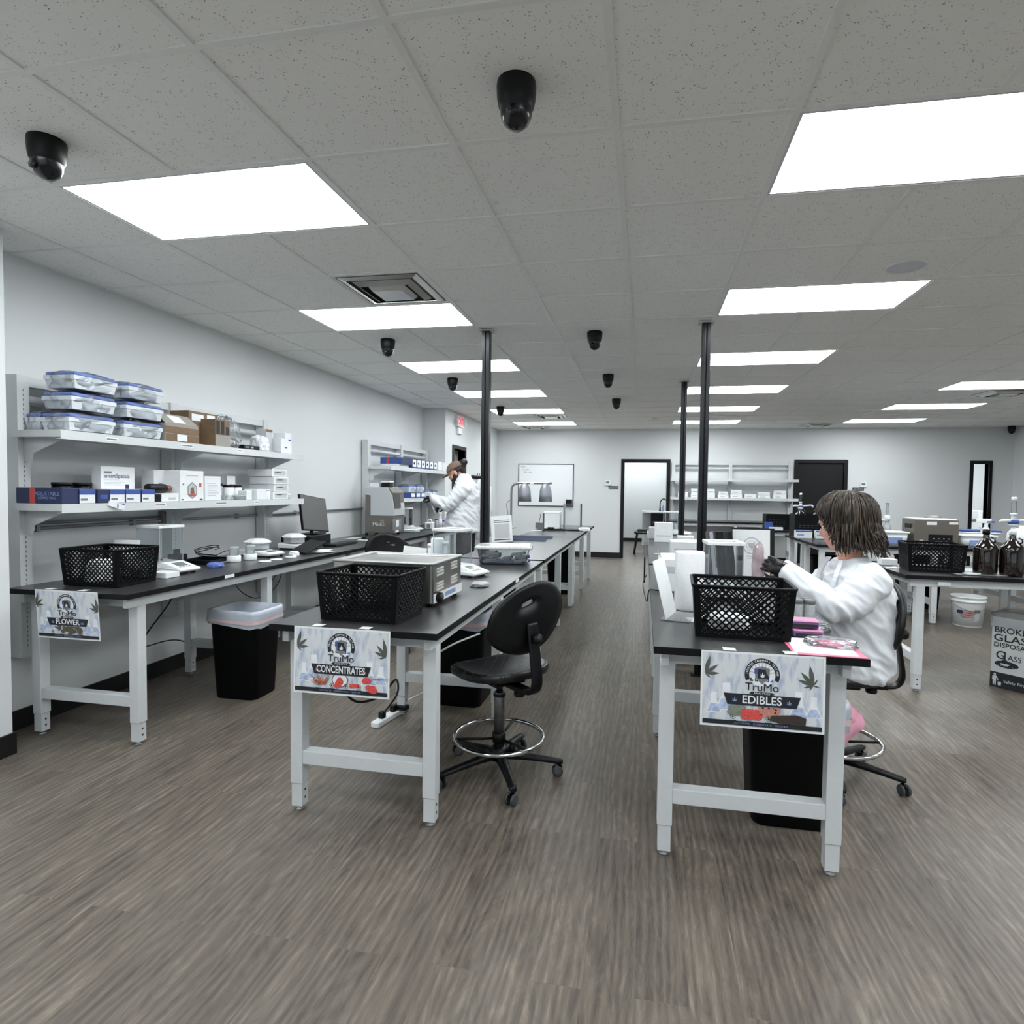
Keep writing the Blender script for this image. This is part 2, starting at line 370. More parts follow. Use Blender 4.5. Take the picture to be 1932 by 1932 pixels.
# ------------------------------------------------------------------ ceiling grid
S = 0.6096; GX = -0.7346; GY = 1.6009
def gx(i): return GX+i*S
def gy(j): return GY+j*S
b = MB(); t = .012
MID = {-2: range(-5, 17, 3), 3: range(-5, 17, 3), 8: range(-5, 17, 3)}
for i in range(-4, 13):
    for j in range(-10, 19):
        if i in MID and j in MID[i]: continue
        b.box(gx(i)-t, gx(i)+t, max(YN, gy(j)+t), min(YB, gy(j+1)-t), H-.006, H)
for j in range(-9, 19): b.box(XL, XR, gy(j)-t, gy(j)+t, H-.0055, H)
b.box(XL, XL+.02, YC, YJ, H-.006, H); b.box(XJ, XR, YB-.02, YB, H-.006, H); b.box(XR-.02, XR, YN, YB, H-.006, H)
struct('trim_1', b, mat('ceiling_grid_enamel', (238, 239, 237), .5, var=.02))
# ------------------------------------------------------------------ lights
def emis(name, rgb, s):
    m, N, L, p = nodes(name)
    tc = N.new('ShaderNodeTexCoord'); nz = N.new('ShaderNodeTexNoise'); nz.inputs['Scale'].default_value = 5; L.new(tc.outputs['Object'], nz.inputs['Vector'])
    ma = N.new('ShaderNodeMapRange'); ma.inputs[3].default_value = s*.97; ma.inputs[4].default_value = s*1.03; L.new(nz.outputs['Fac'], ma.inputs[0]); L.new(ma.outputs[0], p.inputs['Emission Strength'])
    p.inputs['Base Color'].default_value = (.8, .8, .8, 1); p.inputs['Emission Color'].default_value = rgb
    return m
LAMP = emis('light_diffuser', (0.93, 0.98, 1.0, 1), LIGHT_STRENGTH)
lt = thing('ceiling_light', '', 'ceiling light', (0, 0, H), 0, 'recessed ceiling light panels')
fw = S-.013; fh = S/2-.013
b = MB()
b.box(-fw, fw, -fh, -fh+.012, -.004, 0); b.box(-fw, fw, fh-.012, fh, -.004, 0); b.box(-fw, -fw+.012, -fh+.012, fh-.012, -.004, 0); b.box(fw-.012, fw, -fh+.012, fh-.012, -.004, 0)
b.build('frame', WHITE, lt)
MB().box(-fw+.012, fw-.012, -fh+.012, fh-.012, -.003, -.001).build('diffuser', LAMP, lt)
rank = ['nearest', 'second', 'third', 'fourth', 'fifth', 'farthest']
first = True
for col, i0, js in (('left', -3, range(1, 17, 3)), ('middle', 2, range(1, 17, 3)), ('right', 7, range(1, 17, 3))):
    for n, j in enumerate(js):
        lab = f'bright white rectangular ceiling panel light, {rank[n]} in the {col} row'
        loc = (gx(i0)+S, gy(j)+S/2, H)
        if first: lt.location = loc; lt['label'] = lab; first = False
        else: dup(lt, loc, 0, lab)
for i0, j in ((-3, -2), (2, -2), (-3, -5), (2, -5), (7, -2), (7, -5)):  # unseen panels behind the camera, added to light the near floor
    dup(lt, (gx(i0)+S, gy(j)+S/2, H), 0, 'unseen white ceiling panel light %s, added over the %s of the room' % ('just behind the camera' if j > -3 else 'by the added front windows', {-3: 'left', 2: 'middle', 7: 'right'}[i0]))
dup(lt, (0.2, 13.6, H), 0, 'unseen ceiling panel light added just inside the side room behind the left doorway')  # unseen panels, added to brighten the room behind this doorway
dup(lt, (-.2, 16.4, H), 0, 'unseen ceiling panel light added deepest in the side room behind the left doorway')
dup(lt, (7.0, 13.6, H), 0, 'ceiling panel light nearest the narrow doorway in its side room')
dup(lt, (6.2, 14.3, H), 0, 'ceiling panel light in the side room behind the narrow doorway')
# ------------------------------------------------------------------ ceiling diffusers
VENT = mat('diffuser_enamel', (214, 214, 210), .22, metal=.75, var=.04)
VD = mat('diffuser_dark_throat', (62, 60, 58), .5, metal=.4)
def vent(loc, lab, s=.27):
    r = thing('air_diffuser', lab, 'air vent', loc, 0, 'square ceiling air diffusers')
    b = MB(); b.box(-s, s, -s, s, -.004, -.001); b.build('throat', VD, r)
    b = MB()
    for k, (a, z0, z1) in enumerate(((s, 0, -.012), (s*.72, -.006, -.03), (s*.45, -.012, -.04))):
        c = a*.82
        o = [(-a,-a,z0),(a,-a,z0),(a,a,z0),(-a,a,z0),(-c,-c,z1),(c,-c,z1),(c,c,z1),(-c,c,z1)]
        b.add(o, [(0,1,5,4),(1,2,6,5),(2,3,7,6),(3,0,4,7)])
        if k == 2: b.add(o[4:], [(0,1,2,3)])
    o = b.build('louvres', VENT, r); m = o.modifiers.new('s', 'SOLIDIFY'); m.thickness = .002
    return r
vent((gx(-2)+S/2, gy(3)+S/2, H), 'square steel air diffuser in front of the second left ceiling light')
vent((gx(-2)+S/2, gy(14)+S/2, H), 'small far square air vent between the last two lights of the left row')
vent((gx(-3)+S/2, gy(17)+S/2, H), 'farthest air vent at the back wall in the left light row')
vent((gx(6)+S/2-.05, gy(17)+S/2-.1, H), 'dark air vent by the back wall between the middle and right light rows')
vent((gx(8)+S/2, gy(11)+S/2, H), 'air vent at right edge behind the right ceiling light')
# speaker disc
r = thing('ceiling_speaker', 'round white ceiling speaker near the right post', 'speaker', (1.44, 3.80, H), 0)
MB().lathe([(.105, 0), (.105, -.008), (.098, -.011), (.095, -.006)], n=40, cap=False).build('rim', PLAST, r)
MB().lathe([(.096, -.005), (.05, -.007), (0, -.008)], n=40, cap=False).build('grille', mat('speaker_grille', (216, 217, 224), .6), r)
tag(MB().lathe([(.06, 0), (.06, -.012), (.05, -.02), (0, -.021)], (.17, 10.96, H), 24, cap=False).build('smoke_detector', PLAST), 'tiny white disc detector on the far ceiling above the open doorway', 'smoke detector')
# dome cameras
def domecam(loc, lab, s=1.0, first=None):
    if first: return dup(first, loc, random.uniform(-.4, .4), lab)
    r = thing('dome_camera', lab, 'security camera', loc, 0, 'black dome cameras on the ceiling')
    MB().lathe([(.062, 0), (.064, -.012), (.062, -.05), (.058, -.075), (.05, -.09)], n=28, cap=False).build('housing', BLACK, r)
    MB().lathe([(.053, -.076), (.05, -.105), (.04, -.128), (.022, -.143), (0, -.148)], n=28, cap=False).build('dome', mat('camera_ball', (20, 20, 24), .2), r)
    MB().lathe([(.0, .0), (.016, 0), (.016, .01), (.0, .011)], (0, -.046, -.112), 14, axis='y').build('lens', mat('camera_lens', (30, 30, 36), .05), r)
    return r
dc = domecam((-.43, 1.92, H), 'black dome camera on the ceiling, nearest at top centre')
for (x, y, l) in ((-2.26, 1.93, 'black dome camera at upper left above the near left light'), (-.43, 4.98, 'black dome camera, second from the front in the centre line'),
                  (-.43, 6.82, 'black dome camera, third from the front in the centre line'), (-.42, 8.62, 'black dome camera, farthest in the centre line'),
                  (-2.25, 4.98, 'black dome camera behind the second left ceiling light'), (-2.26, 6.82, 'black dome camera just left of the left black post'),
                  (-2.27, 9.25, 'small black dome camera against the fifth left light')):
    domecam((x, y, H), l, first=dc)
dup(dc, (6.72, 12.72, H), .5, 'black dome camera in the far right ceiling corner')
# ------------------------------------------------------------------ black posts
def post(x, y, lab):
    r = thing('support_post', lab, 'post', (x, y, 0), 0, 'black floor to ceiling posts')
    b = MB(); w_ = .033
    for s_ in (-1, 1):
        b.box(min(s_*.004, s_*w_), max(s_*.004, s_*w_), -w_, w_, 0, H-.01)
    b.box(-.004, .004, -w_+.01, w_-.01, 0, H-.01)
    b.build('strut', POSTM, r, bevel=.003)
    MB().box(-.055, .055, -.055, .055, H-.014, H-.006).build('top_plate', mat('post_plate', (190, 190, 186)), r)
    MB().box(-.06, .06, -.036, .036, 0, .008).build('base_plate', POSTM, r)
    return r
post(-1.30, 4.80, 'black steel post at left, standing between the left benches')
post(0.44, 4.80, 'black steel post at right, nearer and thicker of the right pair')
post(0.435, 7.32, 'black steel post at right, farther and thinner of the right pair')
# ------------------------------------------------------------------ lab tables
def lab_table(loc, rz, L_, W_, legs, label, top=.86, ends=True):
    """local x across (width), local y along; origin at near-left corner on the floor"""
    r = thing('lab_table', label, 'table', loc, rz, 'white framed lab tables with black tops')
    b = MB(); b.box(0, W_, 0, L_, top-.028, top); b.mi[1] = 1; b.build('tabletop', [TOPE, TOPM], r, bevel=.0015)
    b = MB(); z0, z1 = top-.085, top-.028; xa, xb = .03, W_-.045
    b.box(xa, xa+.03, .05, L_-.05, z0, z1); b.box(xb-.03, xb, .05, L_-.05, z0, z1)
    b.box(xa+.03, xb-.03, .09, .12, z0, z1); b.box(xa+.03, xb-.03, L_-.12, L_-.09, z0, z1)
    b.build('apron', WHITE, r, bevel=.002)
    lw = .058
    for y in legs:
        for x in (xa+lw/2-.002, xb-lw/2+.002):
            b = MB(); b.box(x-lw/2, x+lw/2, y-lw/2, y+lw/2, .125, z0+.002)
            leg = b.build('leg', WHITE, r, bevel=.003)
            b = MB(); k = lw/2-.004
            b.box(x-k, x+k, y-k, y+k, .022, .126)
            b.lathe([(.0, 0), (.02, 0), (.022, .006), (.008, .010), (.008, .023)], (x, y, 0), 12, 1)
            for zz in (.05, .085):
                b.box(x+k, x+k+.0006, y-.005, y+.005, zz, zz+.01, 2)
            b.build('foot', [WHITE, GREYM, DARK], leg)
        b = MB(); b.box(xa+lw-.002, xb-lw+.002, y-.027, y+.027, .215, .275)
        b.build('crossbar', WHITE, r, bevel=.003)
    return r
LG = [.13, 1.28, 2.38]
XB0, XC0, XA0 = -1.545, .045, -3.43
lab_table((XB0, 2.245, 0), 0, 2.51, .745, [.14, 1.29, 2.40], 'long black-topped lab table in the centre holding the concentrates sign')
lab_table((XB0, 4.84, 0), 0, 2.47, .745, [.12, 1.30, 2.40], 'middle table of the centre row, behind the clear tub')
lab_table((XB0, 7.32, 0), 0, 2.45, .745, [.08, 1.22, 2.34], 'farthest table of the centre row, under the heat lamps')
lab_table((XC0, 2.26, 0), 0, 2.50, .745, [.13, 1.30, 2.38], 'black-topped lab table at right holding the edibles sign')
lab_table((XC0, 4.86, 0), 0, 2.42, .745, [.12, 1.30, 2.33], 'grey-lit lab table behind the edibles table, between the two right posts')
lab_table((XC0, 7.36, 0), 0, 1.6, .745, [.1, 1.5], 'farthest table of the right hand row near the open doorway')
lab_table((XA0, 2.655, 0), 0, 2.47, .775, [.14, 1.28, 2.36], 'black-topped lab table against the left wall holding the flower sign')
lab_table((XA0, 5.14, 0), 0, 2.10, .775, [.1, 1.05, 2.0], 'lab table against the left wall with the computer monitor end')
lab_table((XA0, 7.25, 0), 0, 2.03, .775, [.1, 1.05, 1.95], 'farthest table against the left wall, in front of the man')
# tables that run across the room: rotate -90 so that local y -> world x ; local x -> world -y
def xtable(x0, y0, L_, W_, legs, label):
    return lab_table((x0, y0+W_, 0), -PI/2, L_, W_, legs, label)
xtable(1.86, 4.72, 2.44, .745, [.12, 1.24, 2.34], 'lab table at right edge under the brown bottles and black basket')
xtable(1.92, 7.23, 2.44, .745, [.08, 1.24, 2.34], 'crosswise lab table with the stainless cleaner, behind the seated person')
xtable(1.92, 8.03, 2.44, .745, [.08, 1.24, 2.34], 'crosswise lab table pushed against the one with the stainless cleaner')
xtable(1.85, 9.70, 2.44, .745, [.08, 1.24, 2.34], 'crosswise lab table carrying the left black crate in the distance')
xtable(0.50, 12.02, 2.45, .76, [.12, 1.24, 2.34], 'lab table along the back wall below the wall shelving')
# edge labels and stickers
def sticker(pts_box, lab): return tag(MB().box(*pts_box).build('edge_label', PAPER), lab, 'label')
sticker((-2.655, -2.653, 3.40, 3.49, .838, .858), 'small white label on the edge of the left wall table')
sticker((-.80, -.798, 3.72, 3.81, .838, .858), 'small white label on the front edge of the centre table')
sticker((2.08, 2.16, 4.735, 4.737, .79, .815), 'small white label on the apron of the right edge table')
# ------------------------------------------------------------------ wall shelving
SHM = mat('shelf_enamel', (206, 209, 210), .4, var=.02)
def shelf_unit(loc, rz, L_, uprights, shelves, label, z0=.44, ztop=2.05, depth=.32, back=.10, top_rail=True):
    """local y along the wall, local +x away from the wall, origin on the wall at floor level"""
    r = thing('shelving_unit', label, 'shelving', loc, rz, 'white wall shelving units')
    for y in uprights:
        b = MB(); b.box(.012, back, y-.034, y+.034, z0, ztop)
        k = z0+.06
        while k < ztop-.08:
            b.box(back, back+.0006, y-.003, y+.003, k, k+.014, 1)
            k += .027
        b.build('upright', [SHM, GREYP], r, bevel=.002)
    if top_rail:
        b = MB(); b.box(.045, .085, uprights[0], uprights[-1], ztop-.06, ztop-.005); b.build('top_rail', SHM, r, bevel=.003)
        b = MB(); b.tube([(.06, uprights[0], ztop-.13), (.06, uprights[-1], ztop-.13)], .022, 14); b.build('rail_tube', WHITE, r)
    for z in shelves:
        b = MB(); t = .012
        b.box(back, back+depth, 0, L_, z-.004, z); b.box(back+depth-.003, back+depth, 0, L_, z-.05, z-.004); b.box(back+depth-.03, back+depth-.003, 0, L_, z-.05, z-.046)
        b.box(back, back+.003, 0, L_, z-.04, z-.004); b.box(back+.003, back+depth-.003, 0, .003, z-.04, z-.004); b.box(back+.003, back+depth-.003, L_-.003, L_, z-.04, z-.004)
        sh = b.build('shelf', SHM, r)
        for y in uprights:
            M = Matrix(((1,0,0,back), (0,0,-1,y+.004 if y < L_-.2 else y+.004), (0,1,0,z-.008), (0,0,0,1)))
            poly = [(0, 0), (depth-.02, 0), (depth-.03, -.03), (.06, -.12), (.05, -.17), (0, -.17)]
            MB().prism(poly, .006, M).build('bracket', SHM, sh)
    return r
shelf_unit((XL, 2.74, 0), 0, 2.38, [.06, 1.17, 2.28], [1.735, 1.325], 'white wall shelving above the flower bench, full of supplies')
shelf_unit((XL, 7.09, 0), 0, 2.19, [.05, 1.10, 2.13], [1.715, 1.30], 'white wall shelving behind the man, with blue and white boxes', z0=.5)
shelf_unit((.52, YB, 0), -PI/2, 2.43, [.06, 1.19, 2.34], [1.70, 1.325], 'white empty-topped shelving on the back wall beside the open doorway', z0=.86)
# panel strip under shelf unit end (double upright below the table edge)
# ------------------------------------------------------------------ conduit
r = thing('wall_conduit', 'metal conduit pipe running along the left wall under the shelves', 'pipe', (XL, 2.8, 1.17))
MB().tube([(.02, .05, 0), (.02, 4.35, .0)], .011, 10).build('pipe', GREYM, r)
MB().tube([(.02, .05, .03), (.02, 1.15, .03)], .009, 10).build('upper_pipe', GREYM, r)
for y in (.12, .8, 1.9, 2.8): MB().box(0, .033, y, y+.02, -.02, .02).build('clip', GREYM, r)
MB().rbox(0, .05, 1.05, 1.17, -.06, .07, .008).build('junction_box', mat('galvanised_box', (130, 126, 120), .5, metal=.5), r)
MB().tube([(.05, 1.17, .035), (.05, 1.2, .035), (.05, 1.21, 0), (.05, 1.2, -.03), (.05, 1.17, -.03)], .01).build('elbow', GREYM, r)
# ------------------------------------------------------------------ drafting stools
LEG0 = 0
def stool(loc, rz, label, seat=.5, rh=.19):
    """faces local +y"""
    r = thing('lab_stool', label, 'chair', loc, rz, 'black lab stools with chrome foot rings')
    # star base and casters
    hub = MB().lathe([(.0, .075), (.045, .075), (.048, .12), (.034, .14), (0, .14)], n=20).build('hub', BLACK, r)
    for k in range(5):
        a = math.radians(72*k+LEG0); d = Vector((math.cos(a), math.sin(a), 0)); p = Vector((-d.y, d.x, 0))
        b = MB(); rings = []
        for t, w_, h0, h1 in ((.03, .034, .075, .125), (.12, .026, .074, .112), (.22, .021, .066, .098), (.305, .021, .058, .086), (.325, .015, .060, .080)):
            ring = []
            for i in range(10):
                q = 2*PI*i/10; ring.append(d*t+p*w_*math.cos(q)+Vector((0, 0, (h0+h1)/2+(h1-h0)/2*math.sin(q))))
            rings.append(ring)
        b.loft(rings); b.build('base_leg', BLACK, r)
        c = d*.31; q = math.radians(72*k+55+31*k); u = Vector((math.cos(q), math.sin(q), 0)); v = Vector((-u.y, u.x, 0)); cc = c+v*.012+Vector((0, 0, .027))
        b = MB(); b.lathe([(.0, 0), (.008, 0), (.008, .02), (0, .02)], (c.x, c.y, .05), 10)
        b.box(-.006, .006, -.024, .022, .016, .05, M=Matrix.Translation(c+v*.012-Vector((0,0,0))) @ Matrix.Rotation(q, 4, 'Z'))
        cs = b.build('caster', BLACK, r)
        for s_ in (-1, 1):
            Mx = Matrix(((u.x, v.x, 0, cc.x), (u.y, v.y, 0, cc.y), (0, 0, 1, cc.z), (0, 0, 0, 1)))
            MB().lathe([(.0, -.0075), (.02, -.0075), (.026, -.005), (.027, 0), (.026, .005), (.02, .0075), (0, .0075)], (s_*.016, 0, 0), 20, axis='x', M=Mx).build('wheel', mat('caster_tread', (62, 64, 66), .5), cs)
    # column
    b = MB(); b.lathe([(.027, .12), (.027, seat-.13), (.024, seat-.125)], n=22); b.lathe([(.029, seat-.15), (.031, seat-.147), (.031, seat-.135), (.02, seat-.13)], n=22, mi=1); b.lathe([(.017, seat-.13), (.017, seat-.02)], n=18)
    b.build('gas_column', [mat('column_steel', (120, 121, 122), .25, metal=.9), BLACK], r)
    # foot ring
    R_ = .225
    fr = MB().tube([(R_*math.cos(2*PI*i/40), R_*math.sin(2*PI*i/40), rh) for i in range(40)], .0105, 10, closed=True).build('foot_ring', CHROME, r)
    b = MB(); b.lathe([(.03, rh-.03), (.034, rh-.028), (.034, rh+.02), (.03, rh+.022)], n=20)
    for k in range(3):
        a = math.radians(120*k+35); b.tube([(.03*math.cos(a), .03*math.sin(a), rh-.01), (R_*math.cos(a), R_*math.sin(a), rh)], .007)
    b.build('ring_spokes', BLACK, fr)
    MB().lathe([(0, 0), (.021, .0), (.024, .008), (.021, .02), (.0, .022)], (0, 0, 0), 16, axis='y', M=Matrix.Translation((.05, -.035, rh-.055)) @ Matrix.Rotation(.5, 4, 'Z')).build('ring_knob', BLACK, fr)
    # seat : dished rounded pad
    def seat_out(a, k=1):
        c, s_ = math.cos(a), math.sin(a); n_ = 2.7
        rr = (abs(c/.235)**n_+abs(s_/.215)**n_)**(-1/n_)
        return rr*c*k, rr*s_*k
    b = MB(); rings = []; NN = 48
    for k, dz, th in ((.80, -.038, 0), (.97, -.030, 0), (1.0, -.012, 0), (.99, .004, 0), (.93, .013, 0), (.8, .006, 0), (.6, -.006, 0), (.35, -.014, 0), (.04, -.017, 0)):
        ring = []
        for i in range(NN):
            x, y = seat_out(2*PI*i/NN, k); zz = seat+dz-(.022*max(0, y/.215)**2)*k+.012*(abs(x)/.235)**2+.018*max(0, -y/.215)**2
            ring.append((x, y, zz))
        rings.append(ring)
    b.loft(rings); b.build('seat', [SEATM], r)
    b = MB(); b.box(-.09, .09, -.10, .08, seat-.07, seat-.036); b.box(-.03, .03, -.24, -.08, seat-.075, seat-.05)
    mech = b.build('mechanism', BLACK, r, bevel=.006)
    MB().tube([(.08, 0, seat-.06), (.19, .02, seat-.065), (.235, .03, seat-.07)], [.006, .006, .010]).build('lever', BLACK, mech)
    MB().lathe([(0, 0), (.025, 0), (.028, .01), (.025, .024), (0, .025)], (0, -.17, seat-.10), 16).build('tilt_knob', BLACK, mech)
    # stem: flat bar that rises behind the backrest
    path = bez([(0, -.20, seat-.062), (0, -.275, seat-.055), (0, -.305, seat-.005), (0, -.292, seat+.10), (0, -.275, seat+.20), (0, -.262, seat+.27)], 6)
    rings = []
    for i, p in enumerate(path):
        t = (path[min(i+1, len(path)-1)]-path[max(i-1, 0)]).normalized(); n_ = Vector((0, t.z, -t.y))
        ring = []
        for q in range(12):
            an = 2*PI*q/12; cx, sy = math.cos(an), math.sin(an)
            ring.append(p+Vector((.031*math.copysign(abs(cx)**.5, cx), 0, 0))+n_*.009*math.copysign(abs(sy)**.6, sy))
        rings.append(ring)
    MB().loft(rings).build('back_stem', BLACK, r)
    MB().lathe([(0, 0), (.022, 0), (.026, .01), (.026, .028), (.02, .038), (0, .04)], (0, 0, 0), 10, axis='y', M=Matrix.Translation((0, -.285, seat+.205))).build('back_knob', BLACK, r)
    # backrest : curved shield with a carrying slot
    NB = 56; W2, H2 = .228, .168; cz = seat+.285
    def bo(a):
        c, s_ = math.cos(a), math.sin(a); n_ = 2.25
        rr = (abs(c/W2)**n_+abs(s_/H2)**n_)**(-1/n_); x, z = rr*c, rr*s_
        if z < 0: x *= 1-.30*(-z/H2)**1.5
        return x, z
    def slot(a):
        c, s_ = math.cos(a), math.sin(a); return .042*math.copysign(abs(c)**.6, c), .085+.014*math.copysign(abs(s_)**.8, s_)
    def P(x, z, off): y = -.245+.55*x*x+.25*(z*z)-.10*z+off; return (x, y, cz+z)
    b = MB(); rings = []
    seq = [(0, .0, 0)]+[(t, 0, 0) for t in (.25, .5, .75, .93)]
    def ringat(t, off):
        out = []
        for i in range(NB):
            a = 2*PI*i/NB; xo, zo = bo(a); xi, zi = slot(a); out.append(P(xi+(xo-xi)*t, zi+(zo-zi)*t, off))
        return out
    rings = [ringat(t, .012) for t in (0, .25, .5, .75, .94)]+[ringat(1, 0)]+[ringat(t, -.016) for t in (.94, .75, .5, .25, 0)]
    rings.append(rings[0]); b.loft(rings, cap=False); Mr = Matrix.Translation((0, -.24, cz)) @ Matrix.Rotation(-.30, 4, 'Y') @ Matrix.Translation((0, .24, -cz)); b.v = [tuple(Mr @ Vector(p)) for p in b.v]; b.build('backrest', RUBBER, r)
    return r
def seat_mat():
    m, N, L, p = nodes('quilted_polyurethane_seat')
    tc = N.new('ShaderNodeTexCoord'); mp = N.new('ShaderNodeMapping'); mp.inputs['Rotation'].default_value = (0, 0, PI/4); L.new(tc.outputs['Object'], mp.inputs[0])
    br = N.new('ShaderNodeTexBrick'); br.offset = 0; br.inputs['Scale'].default_value = 1; br.inputs['Brick Width'].default_value = .045; br.inputs['Row Height'].default_value = .045; br.inputs['Mortar Size'].default_value = .0035; br.inputs['Mortar Smooth'].default_value = .3
    L.new(mp.outputs[0], br.inputs['Vector'])
    b = N.new('ShaderNodeBump'); b.inputs['Strength'].default_value = .8; b.inputs['Distance'].default_value = .012; b.invert = True
    L.new(br.outputs['Fac'], b.inputs['Height']); L.new(b.outputs[0], p.inputs['Normal'])
    p.inputs['Base Color'].default_value = lin((24, 24, 25)); p.inputs['Roughness'].default_value = .4
    return m
SEATM = seat_mat()
LEG0 = 8-48
st = stool((-.70, 2.90, 0), math.radians(48), 'black lab stool with chrome foot ring beside the concentrates table', seat=.545)
dup(st, (.965, 3.24, 0), math.radians(86), 'black lab stool under the seated person in the white coat')
dup(st, (-2.22, 5.05, 0), math.radians(215), 'black lab stool in the aisle behind the stainless bath, only its back showing')
# ------------------------------------------------------------------ bins
LINER = mat('bag_liner_film', (196, 204, 216), .3, var=.10, scale=9, trans=.25)
LINEP = mat('liner_pink_stripe', (212, 184, 184), .6)
def bin_(loc, rz, w_, d_, h_, label, liner=True, name='waste_bin'):
    r = thing(name, label, 'bin', loc, rz, 'black rectangular waste bins')
    def ring(sx, sy, z, rad=.05):
        out = []
        for cx, cy, a0 in ((sx/2-rad, sy/2-rad, 0), (-sx/2+rad, sy/2-rad, 90), (-sx/2+rad, -sy/2+rad, 180), (sx/2-rad, -sy/2+rad, 270)):
            for i in range(5):
                a = math.radians(a0+22.5*i); out.append((cx+rad*math.cos(a), cy+rad*math.sin(a), z))
        return out
    k = .84
    MB().loft([ring(w_*k-.01, d_*k-.01, 0), ring(w_*k, d_*k, .01), ring(w_*.97, d_*.97, h_-.06), ring(w_, d_, h_-.05), ring(w_+.012, d_+.012, h_-.01), ring(w_+.006, d_+.006, h_), ring(w_-.01, d_-.01, h_), ring(w_*.95-.02, d_*.95-.02, h_-.07), ring(w_*k-.02, d_*k-.02, .03)]).build('bin_body', BINM, r)
    if liner:
        random.seed(int(loc[0]*100)); b = MB()
        def wr(sx, sy, z, amp):
            return [(x, y, zz+amp*noise.noise(Vector((x*9, y*9, z*3+loc[1])))) for x, y, zz in ring(sx, sy, z)]
        b.loft([wr(w_+.022, d_+.022, h_-.105, .05), wr(w_+.026, d_+.026, h_-.06, .01), wr(w_+.024, d_+.024, h_-.02, .004), wr(w_+.018, d_+.018, h_+.006, .004), wr(w_-.02, d_-.02, h_+.006, .004), wr(w_*.9-.03, d_*.9-.03, h_-.12, .02), wr(w_*.75, d_*.75, h_*.3, .05)], cap=False)
        b.build('liner', LINER, r)
        b = MB(); b.loft([wr(w_+.03, d_+.03, h_-.080, .02), wr(w_+.03, d_+.03, h_-.056, .012)], cap=False); b.build('pink_band', LINEP, r)
    return r
bin_((-2.69, 3.655, 0), 0, .37, .31, .60, 'black waste bin with clear liner beside the left wall table')
bin_((-1.22, 3.90, 0), 0, .44, .40, .63, 'black waste bin with liner under the centre table')
bin_((.655, 2.80, 0), 0, .40, .30, .56, 'tall black waste bin under the edibles table')
bin_((-1.14, 8.25, 0), 0, .36, .30, .62, 'black bin under the far centre table', liner=False)
bin_((-1.33, 5.45, 0), 0, .3, .30, .72, 'narrow black box standing under the centre row behind the stool', liner=False, name='storage_box')
bin_((2.4, 8.4, 0), 0, .5, .30, .62, 'black bin beneath the crosswise tables behind the seated person', liner=False)
bin_((3.45, 8.4, 0), 0, .5, .30, .7, 'black bin under the crosswise table behind the brown bottles', liner=False)
